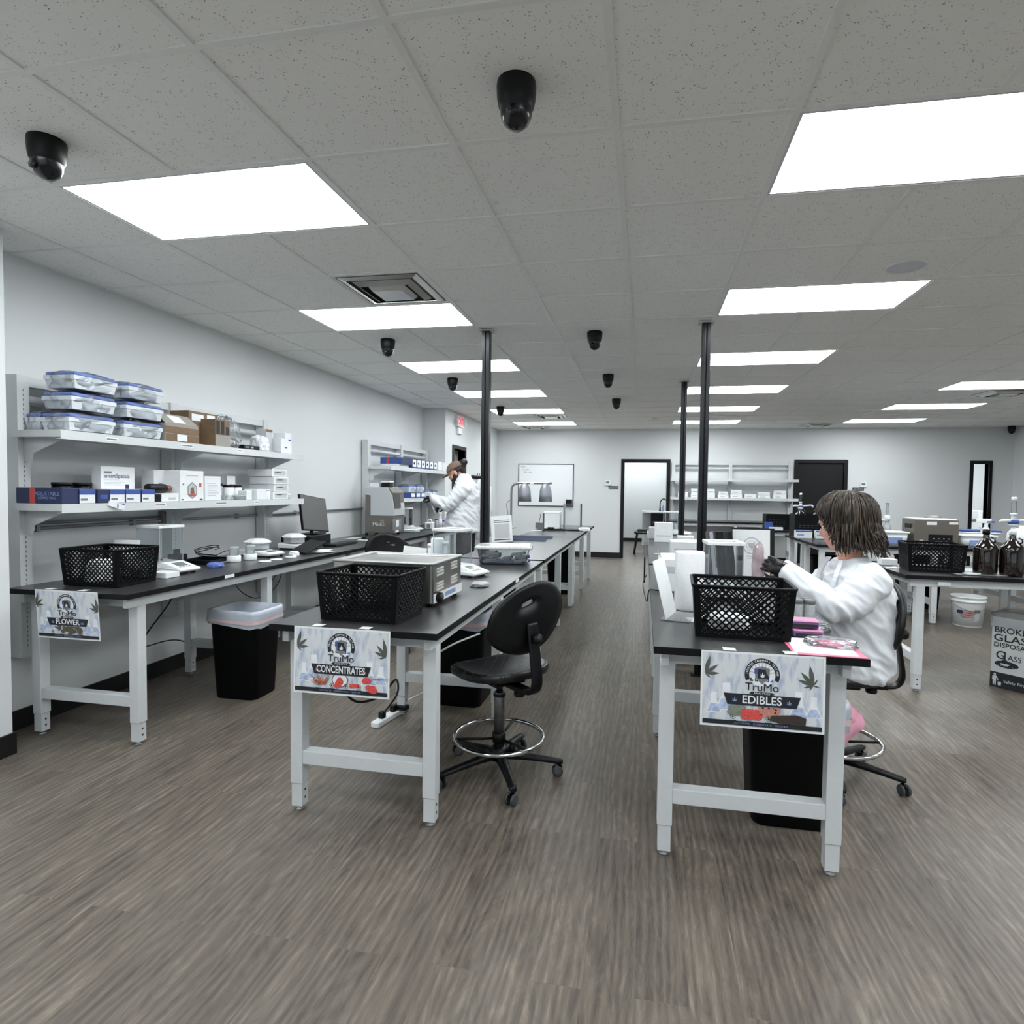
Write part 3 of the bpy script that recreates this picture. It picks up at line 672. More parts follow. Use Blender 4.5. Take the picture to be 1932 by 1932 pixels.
# ------------------------------------------------------------------ lattice baskets
def basket(loc, rz, label, w_=.378, d_=.30, h_=.213, pitch=.0285):
    r = thing('storage_basket', label, 'basket', loc, rz, 'black lattice storage baskets')
    tp = .014; b = MB(); bw = .0062
    B = [(-w_/2+tp, -d_/2+tp), (w_/2-tp, -d_/2+tp), (w_/2-tp, d_/2-tp), (-w_/2+tp, d_/2-tp)]
    T = [(-w_/2, -d_/2), (w_/2, -d_/2), (w_/2, d_/2), (-w_/2, d_/2)]
    for k in range(4):
        b0, b1 = Vector((*B[k], .008)), Vector((*B[(k+1) % 4], .008)); t0, t1 = Vector((*T[k], h_-.006)), Vector((*T[(k+1) % 4], h_-.006))
        Lw = (t1-t0).length; ed = (t1-t0).normalized(); nrm = Vector((ed.y, -ed.x, 0))
        def Q(u, v):
            a = b0.lerp(b1, u/Lw); c = t0.lerp(t1, u/Lw); return a.lerp(c, v/h_)
        um, vm, uM, vM = .012, .0, Lw-.012, h_
        def strip(u0, v0, u1, v1, wd):
            n_ = 2
            p0, p1 = Q(u0, v0), Q(u1, v1); b.bar(p0, p1, wd, .0036, up=nrm)
        for sgn in (1, -1):
            c = -h_
            while c < Lw+h_:
                # line u = c + sgn-dependent v
                pts = []
                for v in (vm, vM):
                    pts.append((c+v if sgn > 0 else c+h_-v, v))
                (u0, v0), (u1, v1) = pts
                # clip on u
                def cl(uu):
                    t = (uu-u0)/(u1-u0); return (uu, v0+(v1-v0)*t)
                if max(u0, u1) < um or min(u0, u1) > uM: c += pitch; continue
                a_, z_ = (u0, v0), (u1, v1)
                if a_[0] < um: a_ = cl(um)
                if a_[0] > uM: a_ = cl(uM)
                if z_[0] < um: z_ = cl(um)
                if z_[0] > uM: z_ = cl(uM)
                if (Vector(a_)-Vector(z_)).length > .004: strip(*a_, *z_, bw)
                c += pitch
        strip(um, 0, um, h_, .022); strip(uM, 0, uM, h_, .022)
        strip(0, h_*.985, Lw, h_*.985, .012); strip(0, .004, Lw, .004, .012)
    # floor of the basket
    x0, x1, y0, y1 = -w_/2+tp, w_/2-tp, -d_/2+tp, d_/2-tp
    n_ = int((x1-x0)/.014)
    for i in range(n_+1): x = x0+(x1-x0)*i/n_; b.box(x-.0022, x+.0022, y0, y1, .002, .006)
    n_ = int((y1-y0)/.014)
    for i in range(n_+1): y = y0+(y1-y0)*i/n_; b.box(x0, x1, y-.0022, y+.0022, .002, .006)
    b.build('lattice_body', BASK, r)
    b = MB(); rd = .02
    ring = []
    for cx, cy, a0 in ((w_/2-rd, d_/2-rd, 0), (-w_/2+rd, d_/2-rd, 90), (-w_/2+rd, -d_/2+rd, 180), (w_/2-rd, -d_/2+rd, 270)):
        for i in range(5): a = math.radians(a0+22.5*i); ring.append((cx, cy, math.cos(a), math.sin(a)))
    R_ = [[(cx+(rd+o)*c, cy+(rd+o)*s_, z) for cx, cy, c, s_ in ring] for o, z in ((.002, h_-.012), (.009, h_-.010), (.010, h_-.001), (.004, h_+.001), (0, h_-.004), (.002, h_-.012))]
    b.loft(R_, cap=False); b.build('rim', BASK, r)
    return r
TZ = .861
bk = basket((-1.19, 2.49, TZ), math.radians(-3), 'black lattice basket on the centre table beside the stainless bath')
dup(bk, (-3.055, 2.95, TZ), math.radians(0), 'black lattice basket on the left wall table')
dup(bk, (.395, 2.575, TZ), math.radians(-3), 'black lattice basket on the edibles table')
dup(bk, (2.16, 5.05, TZ), math.radians(-8), 'black lattice basket on the right edge table by the brown bottles')
# ------------------------------------------------------------------ printed signs
POST_BG = None
def poster_mat():
    m, N, L, p = nodes('poster_print')
    tc = N.new('ShaderNodeTexCoord'); mp = N.new('ShaderNodeMapping'); mp.inputs['Scale'].default_value = (38, 8, 12); L.new(tc.outputs['Object'], mp.inputs[0])
    n1 = N.new('ShaderNodeTexNoise'); n1.inputs['Scale'].default_value = 1; n1.inputs['Detail'].default_value = 4; L.new(mp.outputs[0], n1.inputs['Vector'])
    cr = N.new('ShaderNodeValToRGB'); L.new(n1.outputs['Fac'], cr.inputs[0]); e = cr.color_ramp.elements
    e[0].position = .30; e[0].color = lin((158, 172, 200)); e[1].position = .52; e[1].color = lin((214, 218, 222))
    L.new(cr.outputs[0], p.inputs['Base Color']); p.inputs['Roughness'].default_value = .45
    return m
POSTM_ = poster_mat()
FLASK = mat('flask_print_pale', (232, 236, 240), .5); FLASKB = mat('flask_print_blue', (178, 192, 222), .5, var=.25, scale=90); LEAF = mat('leaf_print', (84, 88, 82), .6)
COOKIE = mat('cookie_print', (196, 132, 116), .7, var=.2, scale=120); CHOC = mat('brownie_print', (56, 46, 40), .7, var=.3, scale=150); GUM = mat('red_gummy_print', (214, 78, 72), .6, var=.25, scale=160)
GREENG = mat('grey_gummy_print', (128, 134, 122), .6, var=.25, scale=160); BUD = mat('bud_print', (92, 88, 74), .8, var=.4, scale=220); GOLD = mat('strand_print', (170, 132, 96), .7, var=.3, scale=120)
def leaf_poly(L_, W_):
    up = [(L_*t, W_*math.sin(PI*min(1, t*1.05))**1.1*(1-.35*t)) for t in (0, .15, .3, .45, .6, .75, .9, 1)]
    return up+[(x, -y) for x, y in reversed(up[1:-1])]
def flat(b, poly, mi, z=0, h=.0003):
    b.prism(poly, h, Matrix.Translation((0, 0, z)), mi)
def disc(b, x, y, r, mi, z, n=20, ry=None):
    flat(b, [(x+r*math.cos(2*PI*i/n), y+(ry or r)*math.sin(2*PI*i/n)) for i in range(n)], mi, z)
def cannabis(b, x, y, s, mi, z, angs, rot=0):
    for a, k in angs:
        M = Matrix.Translation((x, y, z)) @ Matrix.Rotation(math.radians(a+rot), 4, 'Z'); b.prism(leaf_poly(s*k, s*k*.13), .0003, M, mi)
def sign(loc, label, word, kind, rz=0, tilt=0.03, w_=.425, h_=.275, roll=0.0):
    r = thing('paper_sign', label, 'sign', loc, rz, 'printed category signs taped to table ends')
    r.rotation_euler = (0, roll, rz)
    Mw = Matrix(((1,0,0,0),(0,math.sin(tilt),-math.cos(tilt),0),(0,math.cos(tilt),math.sin(tilt),0),(0,0,0,1)))   # x right, y up, z toward viewer (-y)
    def place(o): o.data.transform(Mw); return o
    b = MB(); nn = 10
    def curl(x): return .004*math.sin(x*9)+.006*(x/w_)**2
    vs = []
    for z in (0, -.0006):
        for j in range(2):
            for i in range(nn+1):
                x = -w_/2+w_*i/nn; vs.append((x, -h_*(1-j), z+0*curl(x)))
    n1 = nn+1; fs = [(i, i+1, n1+i+1, n1+i) for i in range(nn)]+[(2*n1+i+1, 2*n1+i, 3*n1+i, 3*n1+i+1) for i in range(nn)]
    b.add(vs, fs); b.box(-w_/2, w_/2, -h_, 0, -.0007, -.0001)
    place(b.build('sheet', PAPER, r))
    m_ = .007; b = MB(); flat(b, [(-w_/2+m_, -h_+m_), (w_/2-m_, -h_+m_), (w_/2-m_, -m_), (-w_/2+m_, -m_)], 0, .0002)
    # flasks in the background
    def flask(x, y, s, mi):
        o = [(-.5, 0), (.5, 0), (.18, .62), (.18, 1), (-.18, 1), (-.18, .62)]
        b2 = [(x+px*s, y+py*s*1.35) for px, py in o]; flat(b, b2, 1, .0006)
        i_ = [(-.42, .04), (.42, .04), (.22, .42), (-.22, .42)]; flat(b, [(x+px*s, y+py*s*1.35) for px, py in i_], 2, .0010)
    for x, y, s in ((-.165, -.225, .055), (-.122, -.215, .075), (.125, -.225, .07), (.175, -.22, .055), (.05, -.19, .03), (-.06, -.19, .03)): flask(x, y, s, 1)
    place(b.build('print_background', [POSTM_, FLASK, FLASKB], r))
    # leaves
    b = MB(); A = [(78, 1), (40, .9), (8, .8), (-30, .5), (110, .4)]
    cannabis(b, -.197, -.085, .072, 0, .0014, [(76, 1.0), (38, .85), (4, .75), (-38, .38)])
    place(b.build('leaf_print', LEAF, r)); b = MB()
    cannabis(b, .172 if kind == 'edibles' else .197, -.105, .078, 0, .0014, [(100, 1.0), (132, .85), (160, .75), (195, .45)]+([(60, .4), (230, .3), (-10, .3)] if kind == 'edibles' else []))
    if kind == 'flower': place(b.build('leaf_print', LEAF, r)); b = MB(); cannabis(b, -.045, -.215, .06, 0, .0014, [(100, .9), (130, .9), (160, .9), (190, .5)])
    place(b.build('leaf_print', LEAF, r))
    # emblem: arch, shield, skyline
    b = MB(); cx, cy = -.0, -.078; R1, R2 = .060, .045; n = 30; a0, a1 = math.radians(-22), math.radians(202)
    outer = [(cx+R1*math.cos(a0+(a1-a0)*i/n), cy+R1*math.sin(a0+(a1-a0)*i/n)) for i in range(n+1)]; inner = [(cx+R2*math.cos(a0+(a1-a0)*i/n), cy+R2*math.sin(a0+(a1-a0)*i/n)) for i in range(n+1)]
    vs = [(x, y, .0016) for x, y in outer]+[(x, y, .0016) for x, y in inner]; b.add(vs, [(i+1, i, n+1+i, n+2+i)[::-1] for i in range(n)], 0)
    disc(b, cx, cy, .044, 1, .0012)
    for k in range(9):
        a = math.radians(15+150*k/8); flat(b, [(cx+.012*math.cos(a-.05), cy+.012*math.sin(a-.05)), (cx+.043*math.cos(a-.05), cy+.043*math.sin(a-.05)), (cx+.043*math.cos(a+.05), cy+.043*math.sin(a+.05))], 4, .0015)
    for k in range(8):
        x = cx-.04+.0052*k; flat(b, [(x, cy-.024), (x+.004, cy-.024), (x+.004, cy-.012-.006*((k*7) % 3)), (x, cy-.012-.006*((k*7) % 3))], 0, .0018)
        x = cx+.005+.0048*k; flat(b, [(x, cy-.024), (x+.004, cy-.024), (x+.004, cy-.014-.005*((k*5) % 3)), (x, cy-.014-.005*((k*5) % 3))], 2, .0018)
    flat(b, [(cx-.026, cy+.024), (cx, cy+.032), (cx+.026, cy+.024), (cx+.024, cy-.010), (cx, cy-.034), (cx-.024, cy-.010)], 3, .0020)
    flat(b, [(cx-.027, cy+.022), (cx-.002, cy+.022), (cx-.002, cy+.002), (cx-.027, cy+.004)], 2, .0023)
    flat(b, [(cx-.014, cy+.020), (cx+.012, cy+.020), (cx+.014, cy+.008), (cx+.024, cy-.008), (cx+.022, cy-.016), (cx+.014, cy-.012), (cx-.016, cy-.012)], 0, .0026)
    cannabis(b, cx+.001, cy-.009, .02, 1, .0030, [(90, 1), (60, .8), (120, .8), (30, .6), (150, .6)])
    place(b.build('emblem', [DARK, FLASK, BLUE, GREYP, LGREY], r))
    def T(txt, x, y, s, m, **k): return text_obj(txt, s, m, r, Mw @ Matrix.Translation((x, y, .0034)), **k)
    for i, ch in enumerate('TRUSTED CANNABIS TESTING'):
        if ch == ' ': continue
        a = math.radians(176-172*i/23); rr = .0525
        text_obj(ch, .0095, FLASK, r, Mw @ Matrix.Translation((cx+rr*math.cos(a), cy+rr*math.sin(a), .0020)) @ Matrix.Rotation(a-PI/2, 4, 'Z'), name='arch_letter', bold=.01)
    T('TruMo', cx, -.123, .041, DARK)
    b = MB(); flat(b, [(-.044, -.146), (-.034, -.1395), (.034, -.1395), (.044, -.146), (.034, -.1495), (-.034, -.1495)], 0, .0022); place(b.build('name_ribbon', DARK, r))
    T('ANALYTICS', cx, -.1447, .0095, FLASK, space=1.15)
    b = MB(); flat(b, [(-.132, -.150), (.132, -.150), (.118, -.191), (-.118, -.191)], 0, .0024)
    flat(b, [(-w_/2+.009, -h_+.010), (w_/2-.009, -h_+.010), (w_/2-.009, -h_+.026), (-w_/2+.009, -h_+.026)], 0, .0024)
    place(b.build('banner', DARK, r))
    T(word, 0, -.1705, .041, FLASK, bold=.014, sx={'CONCENTRATES': .68, 'EDIBLES': .95, 'FLOWER': .95}[word], name='banner_word')
    b = MB()
    for sx_ in (-1, 1): cannabis(b, sx_*(.093 if word != 'CONCENTRATES' else .104), -.179, .018, 0, .0030, [(90, 1), (50, .8), (130, .8), (15, .6), (165, .6)])
    place(b.build('banner_leaves', [PALEBLUE if word != 'CONCENTRATES' else GOLD], r))
    T('ACCURATE.  DEPENDABLE.  TRUSTED.', 0, -h_+.018, .0085, PALEBLUE, space=1.3)
    b = MB()
    random.seed(3)
    if kind == 'edibles':
        for i in range(5): disc(b, -.085+.014*(i % 3)+random.uniform(-.004, .004), -.218+.013*(i//2), .013, 0, .0028+.0003*i, 12)
        disc(b, .022, -.203, .034, 1, .0030, 28, .026)
        for i in range(9): disc(b, .022+random.uniform(-.026, .026), -.203+random.uniform(-.018, .018), .0035, 3, .0036, 8)
        for i in range(9): disc(b, -.05+.0105*(i % 5)+random.uniform(-.003, .003), -.229+.013*(i//5), .012, 2, .0040+.0002*i, 8)
        flat(b, [(.03, -.220), (.10, -.213), (.128, -.222), (.126, -.246), (.05, -.244), (.022, -.236)], 3, .0052)
    elif kind == 'flower':
        for i in range(26): disc(b, .02+random.gauss(0, .024), -.208+random.gauss(0, .012), random.uniform(.007, .012), 4, .0026+.0002*i, 9)
    else:
        for i in range(26):
            a = random.uniform(.3, 2.8); l = random.uniform(.02, .05); x0 = -.075+random.uniform(-.02, .02); M = Matrix.Translation((x0, -.236+random.uniform(0, .012), .0028+.0001*i)) @ Matrix.Rotation(a, 4, 'Z'); b.prism([(0, 0), (l, .003), (l, .0045), (0, .003)], .0003, M, 5)
        for i in range(8): disc(b, -.075+random.gauss(0, .012), -.225+random.gauss(0, .006), .005, 2, .0060, 8)
        disc(b, -.002, -.212, .031, 6, .0026, 28, .027); disc(b, -.002, -.212, .027, 7, .0030, 28, .023)
        for i in range(6): disc(b, -.002+random.gauss(0, .009), -.219+random.gauss(0, .006), .011, 2, .0034+.0003*i, 10)
        flat(b, [(.034, -.240), (.070, -.236), (.070, -.222), (.034, -.224)], 2, .0030)
        for i in range(7): disc(b, .105+random.gauss(0, .010), -.205+random.gauss(0, .006), .010, 2, .0030+.0003*i, 9)
        for i in range(8): disc(b, .115+random.gauss(0, .014), -.238+random.gauss(0, .005), .011, 2, .0030+.0003*i, 9)
        flat(b, [(.122, -.200), (.198, -.172), (.198, -.168), (.120, -.193)], 6, .0062)
    b.v = [(x*1.18, min(-.193, -.224+(y+.224)*1.1), z) for x, y, z in b.v]
    b_ = b; place(b_.build('product_picture', [GREENG, COOKIE, GUM, CHOC, BUD, GOLD, GREYP, FLASK], r))
    b = MB(); yi = -h_+.0405
    for i, x in enumerate((-.098, -.038, .024, .082)):
        n = 18; o = [(x+.0095*math.cos(2*PI*k/n), yi+.0095*math.sin(2*PI*k/n), .0040) for k in range(n)]; q = [(x+.008*math.cos(2*PI*k/n), yi+.008*math.sin(2*PI*k/n), .0040) for k in range(n)]
        b.add(o+q, [(k, (k+1) % n, n+(k+1) % n, n+k) for k in range(n)]); disc(b, x, yi, .0035, 0, .0040, 6)
        flat(b, [(x-.012, yi-.0145), (x+.012, yi-.0145), (x+.012, yi-.0125), (x-.012, yi-.0125)], 0, .0040)
    place(b.build('icons', DARK, r))
    # clear tape tabs over the table edge
    for x in (-.135, .075):
        MB().box(x, x+.045, -.002, .038, .0035, .0042).build('tape_tab', mat('tape', (226, 230, 232), .3), r)
    return r
sign((.428, 2.247, .862), 'EDIBLES paper sign taped to the end of the right table', 'EDIBLES', 'edibles', w_=.425)
sign((-1.205, 2.232, .862), 'CONCENTRATES paper sign taped to the end of the centre table', 'CONCENTRATES', 'concentrates')
sign((-3.02, 2.640, .868), 'FLOWER paper sign taped to the end of the left wall table', 'FLOWER', 'flower', w_=.40, h_=.265, tilt=-.06)
# ------------------------------------------------------------------ back wall furnishings
r = thing('whiteboard', 'whiteboard with thin dark frame and faint marker notes on the back wall', 'whiteboard', (-2.12, YB, 1.54), 0)
MB().box(-.595, .595, -.014, -.002, -.45, .45).build('board', mat('whiteboard_face', (232, 236, 238), .15, var=.01), r)
b = MB()
for a in ((-.61, .61, .445, .462), (-.61, .61, -.462, -.445), (-.61, -.593, -.445, .445), (.593, .61, -.445, .445)): b.box(a[0], a[1], -.022, -.002, a[2], a[3])
b.build('frame', mat('board_frame', (58, 60, 64), .4, metal=.4), r)
FW = frame((-2.12, 0, 0), (1, 0, 0), (0, 0, 1))
def wall_text(t, x, z, s, m=GREYP, par=r, yy=-.0150):
    return text_obj(t, s, m, par, Matrix(((1,0,0,x),(0,0,-1,yy),(0,1,0,z),(0,0,0,1))), align='LEFT', name='marker_note', ext=.0003)
wall_text('TIDE', -.56, .39, .05); wall_text('Needful', -.52, .33, .045); wall_text('BBL - gels', -.49, .28, .045)
r = thing('marker_holder', 'small black marker holder on the lower right whiteboard corner', 'holder', (-1.60, YB-.024, 1.16))
b = MB(); b.box(-.065, .065, -.05, 0, -.075, .075); b.build('pouch', BLACK, r, bevel=.006)
MB().tube([(.0, -.03, .06), (-.02, -.03, .11)], .008).build('marker', PLAST, r)
def thermostat(x, z, lab):
    r = thing('thermostat', lab, 'thermostat', (x, YB, z))
    MB().rbox(-.065, .065, -.028, 0, -.055, .055, .012).build('case', PLAST, r)
    MB().box(-.038, .03, -.0295, -.028, -.01, .035).build('screen', mat('lcd_grey', (120, 126, 120), .2), r)
thermostat(-.775, 1.60, 'white thermostat left of the open doorway'); thermostat(4.24, 1.62, 'white thermostat right of the dark door')
def plate(x, z, lab, t):
    r = thing('room_plaque', lab, 'sign', (x, YB, z))
    MB().box(-.105, .105, -.006, 0, -.032, .032).build('plaque', DARK, r)
    text_obj(t, .035, LGREY, r, Matrix(((1,0,0,0),(0,0,-1,-.0062),(0,1,0,0),(0,0,0,1))), ext=.0002)
plate(-.655, 1.505, 'small black room plaque beside the open doorway', 'PREP ROOM'); plate(4.15, 1.53, 'small black room plaque beside the dark door', 'LAB OFFICE')
# exit sign and emergency lights
r = thing('exit_sign', 'EXIT sign with red lettering over the side door on the left', 'exit sign', (XJ, 9.98, 2.52))
MB().rbox(0, .05, -.17, .17, -.02, .17, .008).build('housing', PLAST, r)
MB().box(.05, .052, -.15, .15, .0, .155).build('face', mat('exit_face', (226, 150, 160), .5, emit=.35), r)
text_obj('EXIT', .14, mat('exit_red', (216, 48, 66), .5, emit=.8), r, Matrix(((0,0,1,.0525),(1,0,0,0),(0,1,0,.075),(0,0,0,1))), bold=.02)
for s_ in (-1, 1):
    MB().lathe([(0, 0), (.03, 0), (.042, .03), (.042, .045), (0, .05)], (0, 0, 0), 16, axis='x', M=Matrix.Translation((.03, s_*.21, .06))).build('lamp_head', PLAST, r)
MB().rbox(0, .045, -.1, .1, -.14, -.03, .008).build('battery_case', PLAST, r)
# coat hooks and hanging coats
r = thing('coat_rack', 'black coat rack with hooks on the left wall beyond the man', 'coat rack', (XJ, 11.1, 1.66))
MB().box(0, .02, -.3, .35, -.03, .03).build('rail', BLACK, r)
for k in range(5):
    y = -.25+.13*k; MB().tube([(.02, y, 0), (.08, y, -.03), (.10, y, .02), (.11, y, .07)], .008).build('hook', BLACK, r)
def coat(y, lab, seed):
    r = thing('hanging_coat', lab, 'coat', (XJ+.13, y, 1.60)); random.seed(seed); rings = []
    for z, rx, ry in ((.02, .02, .03), (-.03, .04, .07), (-.10, .06, .15), (-.4, .075, .17), (-.8, .085, .18), (-1.1, .09, .19)):
        rings.append([(rx*math.cos(2*PI*i/40)*(1+.25*math.sin(i*1.9+seed)), ry*math.sin(2*PI*i/40)*(1+.12*math.sin(i*1.3+z*3)), z) for i in range(40)])
    MB().loft(rings).build('coat_body', mat('lab_coat_cloth', (218, 221, 225), .85, var=.03, scale=300, bump=.1), r)
    rg = []
    for t in range(7): z = -.12-.09*t; rg.append([(.05*math.cos(2*PI*i/14)+.03, .16+.02*t*.4+.045*math.sin(2*PI*i/14), z) for i in range(14)])
    MB().loft(rg).build('sleeve', mat('lab_coat_cloth', (232, 235, 238)), r)
coat(10.88, 'white lab coat on the nearer hook of the left wall coat rack', 1); coat(11.36, 'white lab coat on the farther hook of the left wall coat rack', 2)
# annex : counter, faucet, stools
r = thing('sink_counter', 'white sink counter seen through the open doorway', 'counter', (-.05, 15.5, 0))
MB().box(0, 1.2, 0, .7, .88, .92).build('counter_top', PLAST, r, bevel=.004)
MB().box(.22, 1.2, .04, .68, .18, .88).build('cabinet', BLACK, r)
MB().box(0.0, .22, .62, .68, 0, .88).build('side_panel', PLAST, r)
r = thing('kitchen_faucet', 'black gooseneck faucet on the white sink counter', 'faucet', (.40, 15.85, .921))
MB().tube(bez([(0, 0, 0), (0, 0, .18), (.02, 0, .27), (.09, 0, .32), (.16, 0, .27), (.17, 0, .2)], 6), .014).build('spout', BLACK, r)
MB().lathe([(0, 0), (.03, 0), (.03, .02), (.02, .03), (.02, .1), (0, .1)], n=14).build('base', BLACK, r)
r = thing('soap_bottle', 'small soap bottle beside the gooseneck faucet', 'bottle', (.47, 15.7, .921)); MB().lathe([(0, 0), (.03, 0), (.03, .12), (.012, .14), (.012, .17), (0, .17)], n=14).build('bottle', mat('soap_blue', (140, 160, 190), .2), r)
r = thing('step_stool', 'black stool with things on it inside the left doorway', 'stool', (.02, 13.9, 0))
MB().rbox(-.24, .24, -.2, .2, .46, .52, .04).build('seat', BLACK, r)
for sx_ in (-1, 1):
    for sy in (-1, 1): MB().bar((sx_*.17, sy*.14, .46), (sx_*.23, sy*.19, 0), .035, .035).build('leg', BLACK, r)
r = thing('rolling_stool', 'second black stool half behind the first in the left doorway', 'stool', (.40, 14.9, 0))
MB().lathe([(0, .62), (.2, .62), (.21, .65), (.19, .69), (0, .69)], n=24).build('seat', BLACK, r); MB().lathe([(.03, .1), (.03, .62)], n=12).build('column', BLACK, r)
b = MB()
for k in range(5): a = 1.2566*k; b.bar((0, 0, .09), (.28*math.cos(a), .28*math.sin(a), .05), .04, .03)
b.lathe([(0, 0), (.03, 0), (.03, .05), (0, .05)], (.28, 0, 0), 10); b.build('base', BLACK, r)
tag(MB().rbox(-.15, .12, 13.8, 14.0, .521, .56, .02).build('folded_cloth', mat('dark_cloth', (52, 54, 60), .9)), 'dark folded cloth on the stool in the left doorway', 'cloth')
# room behind the narrow doorway
r = thing('drawer_cabinet', 'white drawer cabinet seen through the narrow doorway', 'cabinet', (6.9, 14.4, 0))
MB().box(0, .9, 0, .5, 0, .88).build('carcass', CARD, r); MB().box(-.02, .92, -.02, .52, .88, .91).build('worktop', mat('grey_worktop', (100, 98, 95), .5), r)
for k in range(3):
    for j in range(2):
        d_ = MB().box(.03+.43*j, .44+.43*j, -.015, 0, .06+.27*k, .31+.27*k).build('drawer', PLAST, r, bevel=.003)
        MB().tube([(.17+.43*j, -.015, .22+.27*k), (.19+.43*j, -.035, .2+.27*k), (.27+.43*j, -.035, .2+.27*k), (.29+.43*j, -.015, .22+.27*k)], .006).build('handle', STEEL, d_)
r = thing('lab_instrument', 'white boxy instrument on the cabinet inside the narrow doorway', 'machine', (7.28, 14.65, .911)); MB().rbox(-.18, .2, -.15, .15, 0, .2, .03).build('casing', PLAST, r); MB().box(-.05, .05, -.152, -.15, .06, .14).build('display', GREYP, r)
# boxes on back wall shelving
random.seed(11)
bx = [(.67, .86, .10, 'low carton at the far left end'), (.92, 1.10, .17, 'stacked cartons left of the near post'), (1.22, 1.39, .17, 'carton pair right of the near post'), (1.45, 1.65, .12, 'fourth pile from the left'), (1.69, 1.91, .16, 'tall middle pile'), (1.96, 2.18, .08, 'low fifth pile from the right door'), (2.21, 2.44, .12, 'pile third from the right end'), (2.50, 2.74, .155, 'large carton at the far right end')]
for k, (x0, x1, h, l) in enumerate(bx):
    r = thing('white_carton', f'white carton on the back wall shelf, {l}', 'box', ((x0+x1)/2, 12.58, 1.326), 0, 'white cartons on the back wall shelf')
    n = 1 if h < .11 else 2
    for q in range(n):
        w2 = (x1-x0)/2-.008*q; bxx = MB().box(-w2, w2, -.09, .09, h*q/n, h*(q+1)/n-.002).build('carton', CARD, r, bevel=.003)
        MB().box(-w2*.7, -w2*.7+.1, -.0905, -.09, h*q/n+h/n*.3, h*q/n+h/n*.42).build('printed_line', GREYP, bxx)
r = thing('wall_outlet', 'white wall outlet with a black adapter at the far left edge', 'outlet', (XL, 2.66, 1.12))
MB().box(0, .006, -.035, .035, -.06, .06).build('cover_plate', PLAST, r)
r = thing('power_adapter', 'black power adapter hanging from the outlet at the far left', 'plug', (XL+.007, 2.665, 1.05))
MB().rbox(0, .04, -.03, .03, -.05, .05, .006).build('brick', BLACK, r)
MB().tube(bez([(.02, 0, -.05), (.02, .0, -.10), (.02, .02, -.15), (.03, .06, -.2)], 6), .004).build('cord', BLACK, r)
# ------------------------------------------------------------------ small item builders
def carton(loc, dims, label, name='carton', cat='box', m=None, rz=0, prints=(), group=None, top=None, txt=()):
    """dims (x, y, z) centred on x and y, standing on loc; prints: (face, u0, u1, v0, v1, material) on faces x+ , y-"""
    w_, d_, h_ = dims; r = thing(name, label, cat, loc, rz, group)
    b = MB(); b.box(-w_/2, w_/2, -d_/2, d_/2, 0, h_); b.build('box_body', m or CARD, r, bevel=min(.003, h_*.1))
    for i, (f, u0, u1, v0, v1, pm) in enumerate(prints):
        b = MB()
        if f == 'x': b.box(w_/2, w_/2+.0006, -d_/2+d_*u0, -d_/2+d_*u1, h_*v0, h_*v1)
        elif f == 'y': b.box(-w_/2+w_*u0, -w_/2+w_*u1, -d_/2-.0006, -d_/2, h_*v0, h_*v1)
        else: b.box(-w_/2+w_*u0, -w_/2+w_*u1, -d_/2+d_*v0, -d_/2+d_*v1, h_, h_+.0006)
        b.build('printed_panel', pm, r)
    for f, t, u, v, s_, tm in txt:
        if f == 'x': Mx = Matrix(((0,0,1,w_/2+.0012),(1,0,0,-d_/2+d_*u),(0,1,0,h_*v),(0,0,0,1)))
        else: Mx = Matrix(((1,0,0,-w_/2+w_*u),(0,0,-1,-d_/2-.0012),(0,1,0,h_*v),(0,0,0,1)))
        text_obj(t, s_, tm, r, Mx, ext=.0002)
    return r
def lines(face, n, u0, u1, v0, v1, m):
    return [(face, u0, u0+(u1-u0)*(.7+.3*((k*37) % 5)/4), v1-(v1-v0)*(k+.5)/n, v1-(v1-v0)*(k+.2)/n, m) for k in range(n)]
def film_bag(loc, dims, label, seed, rz=0, name='plastic_bag', cat='bag', m=None, group=None, standalone=True, parent=None, n=40, amp=.18):
    w_, d_, h_ = dims; rings = []; random.seed(seed)
    for k, (t, s_) in enumerate(((0, .86), (.05, 1), (.2, 1.02), (.35, 1.03), (.5, 1.0), (.65, .99), (.8, .93), (.9, .78), (.97, .5), (1, .2))):
        ring = []
        for i in range(n):
            a = 2*PI*i/n; c, s2 = math.cos(a), math.sin(a); rr = (abs(c)**3+abs(s2)**3)**(-1/3)
            f = s_*(1+amp*noise.noise(Vector((c*2.3+seed, s2*2.3, t*4)))+.05*noise.noise(Vector((c*9+seed, s2*9, t*14))))
            ring.append((w_/2*rr*c*f, d_/2*rr*s2*f, max(.0, h_*(t+.12*t*noise.noise(Vector((c*2+seed*3, s2*2, 5)))))))
        rings.append(ring)
    b = MB().loft(rings, smooth=False)
    if parent: return b.build('wrap', m or FILM, parent)
    o = b.build(name, m or FILM); o.location = loc; o.rotation_euler = (0, 0, rz); return tag(o, label, cat, group)
def jar(loc, r_, h_, lidm, label, bodym=None, cat='jar', name='jar', lidh=.02, group=None, n=22):
    r = thing(name, label, cat, loc, 0, group)
    MB().lathe([(0, 0), (r_*.95, 0), (r_, .004), (r_, h_-lidh-.004), (r_*.9, h_-lidh), (0, h_-lidh)], n=n).build('jar_body', bodym or TUBM, r)
    MB().lathe([(0, h_-lidh), (r_*1.03, h_-lidh), (r_*1.03, h_-.002), (r_*.98, h_), (0, h_)], n=n).build('lid', lidm, r)
    return r
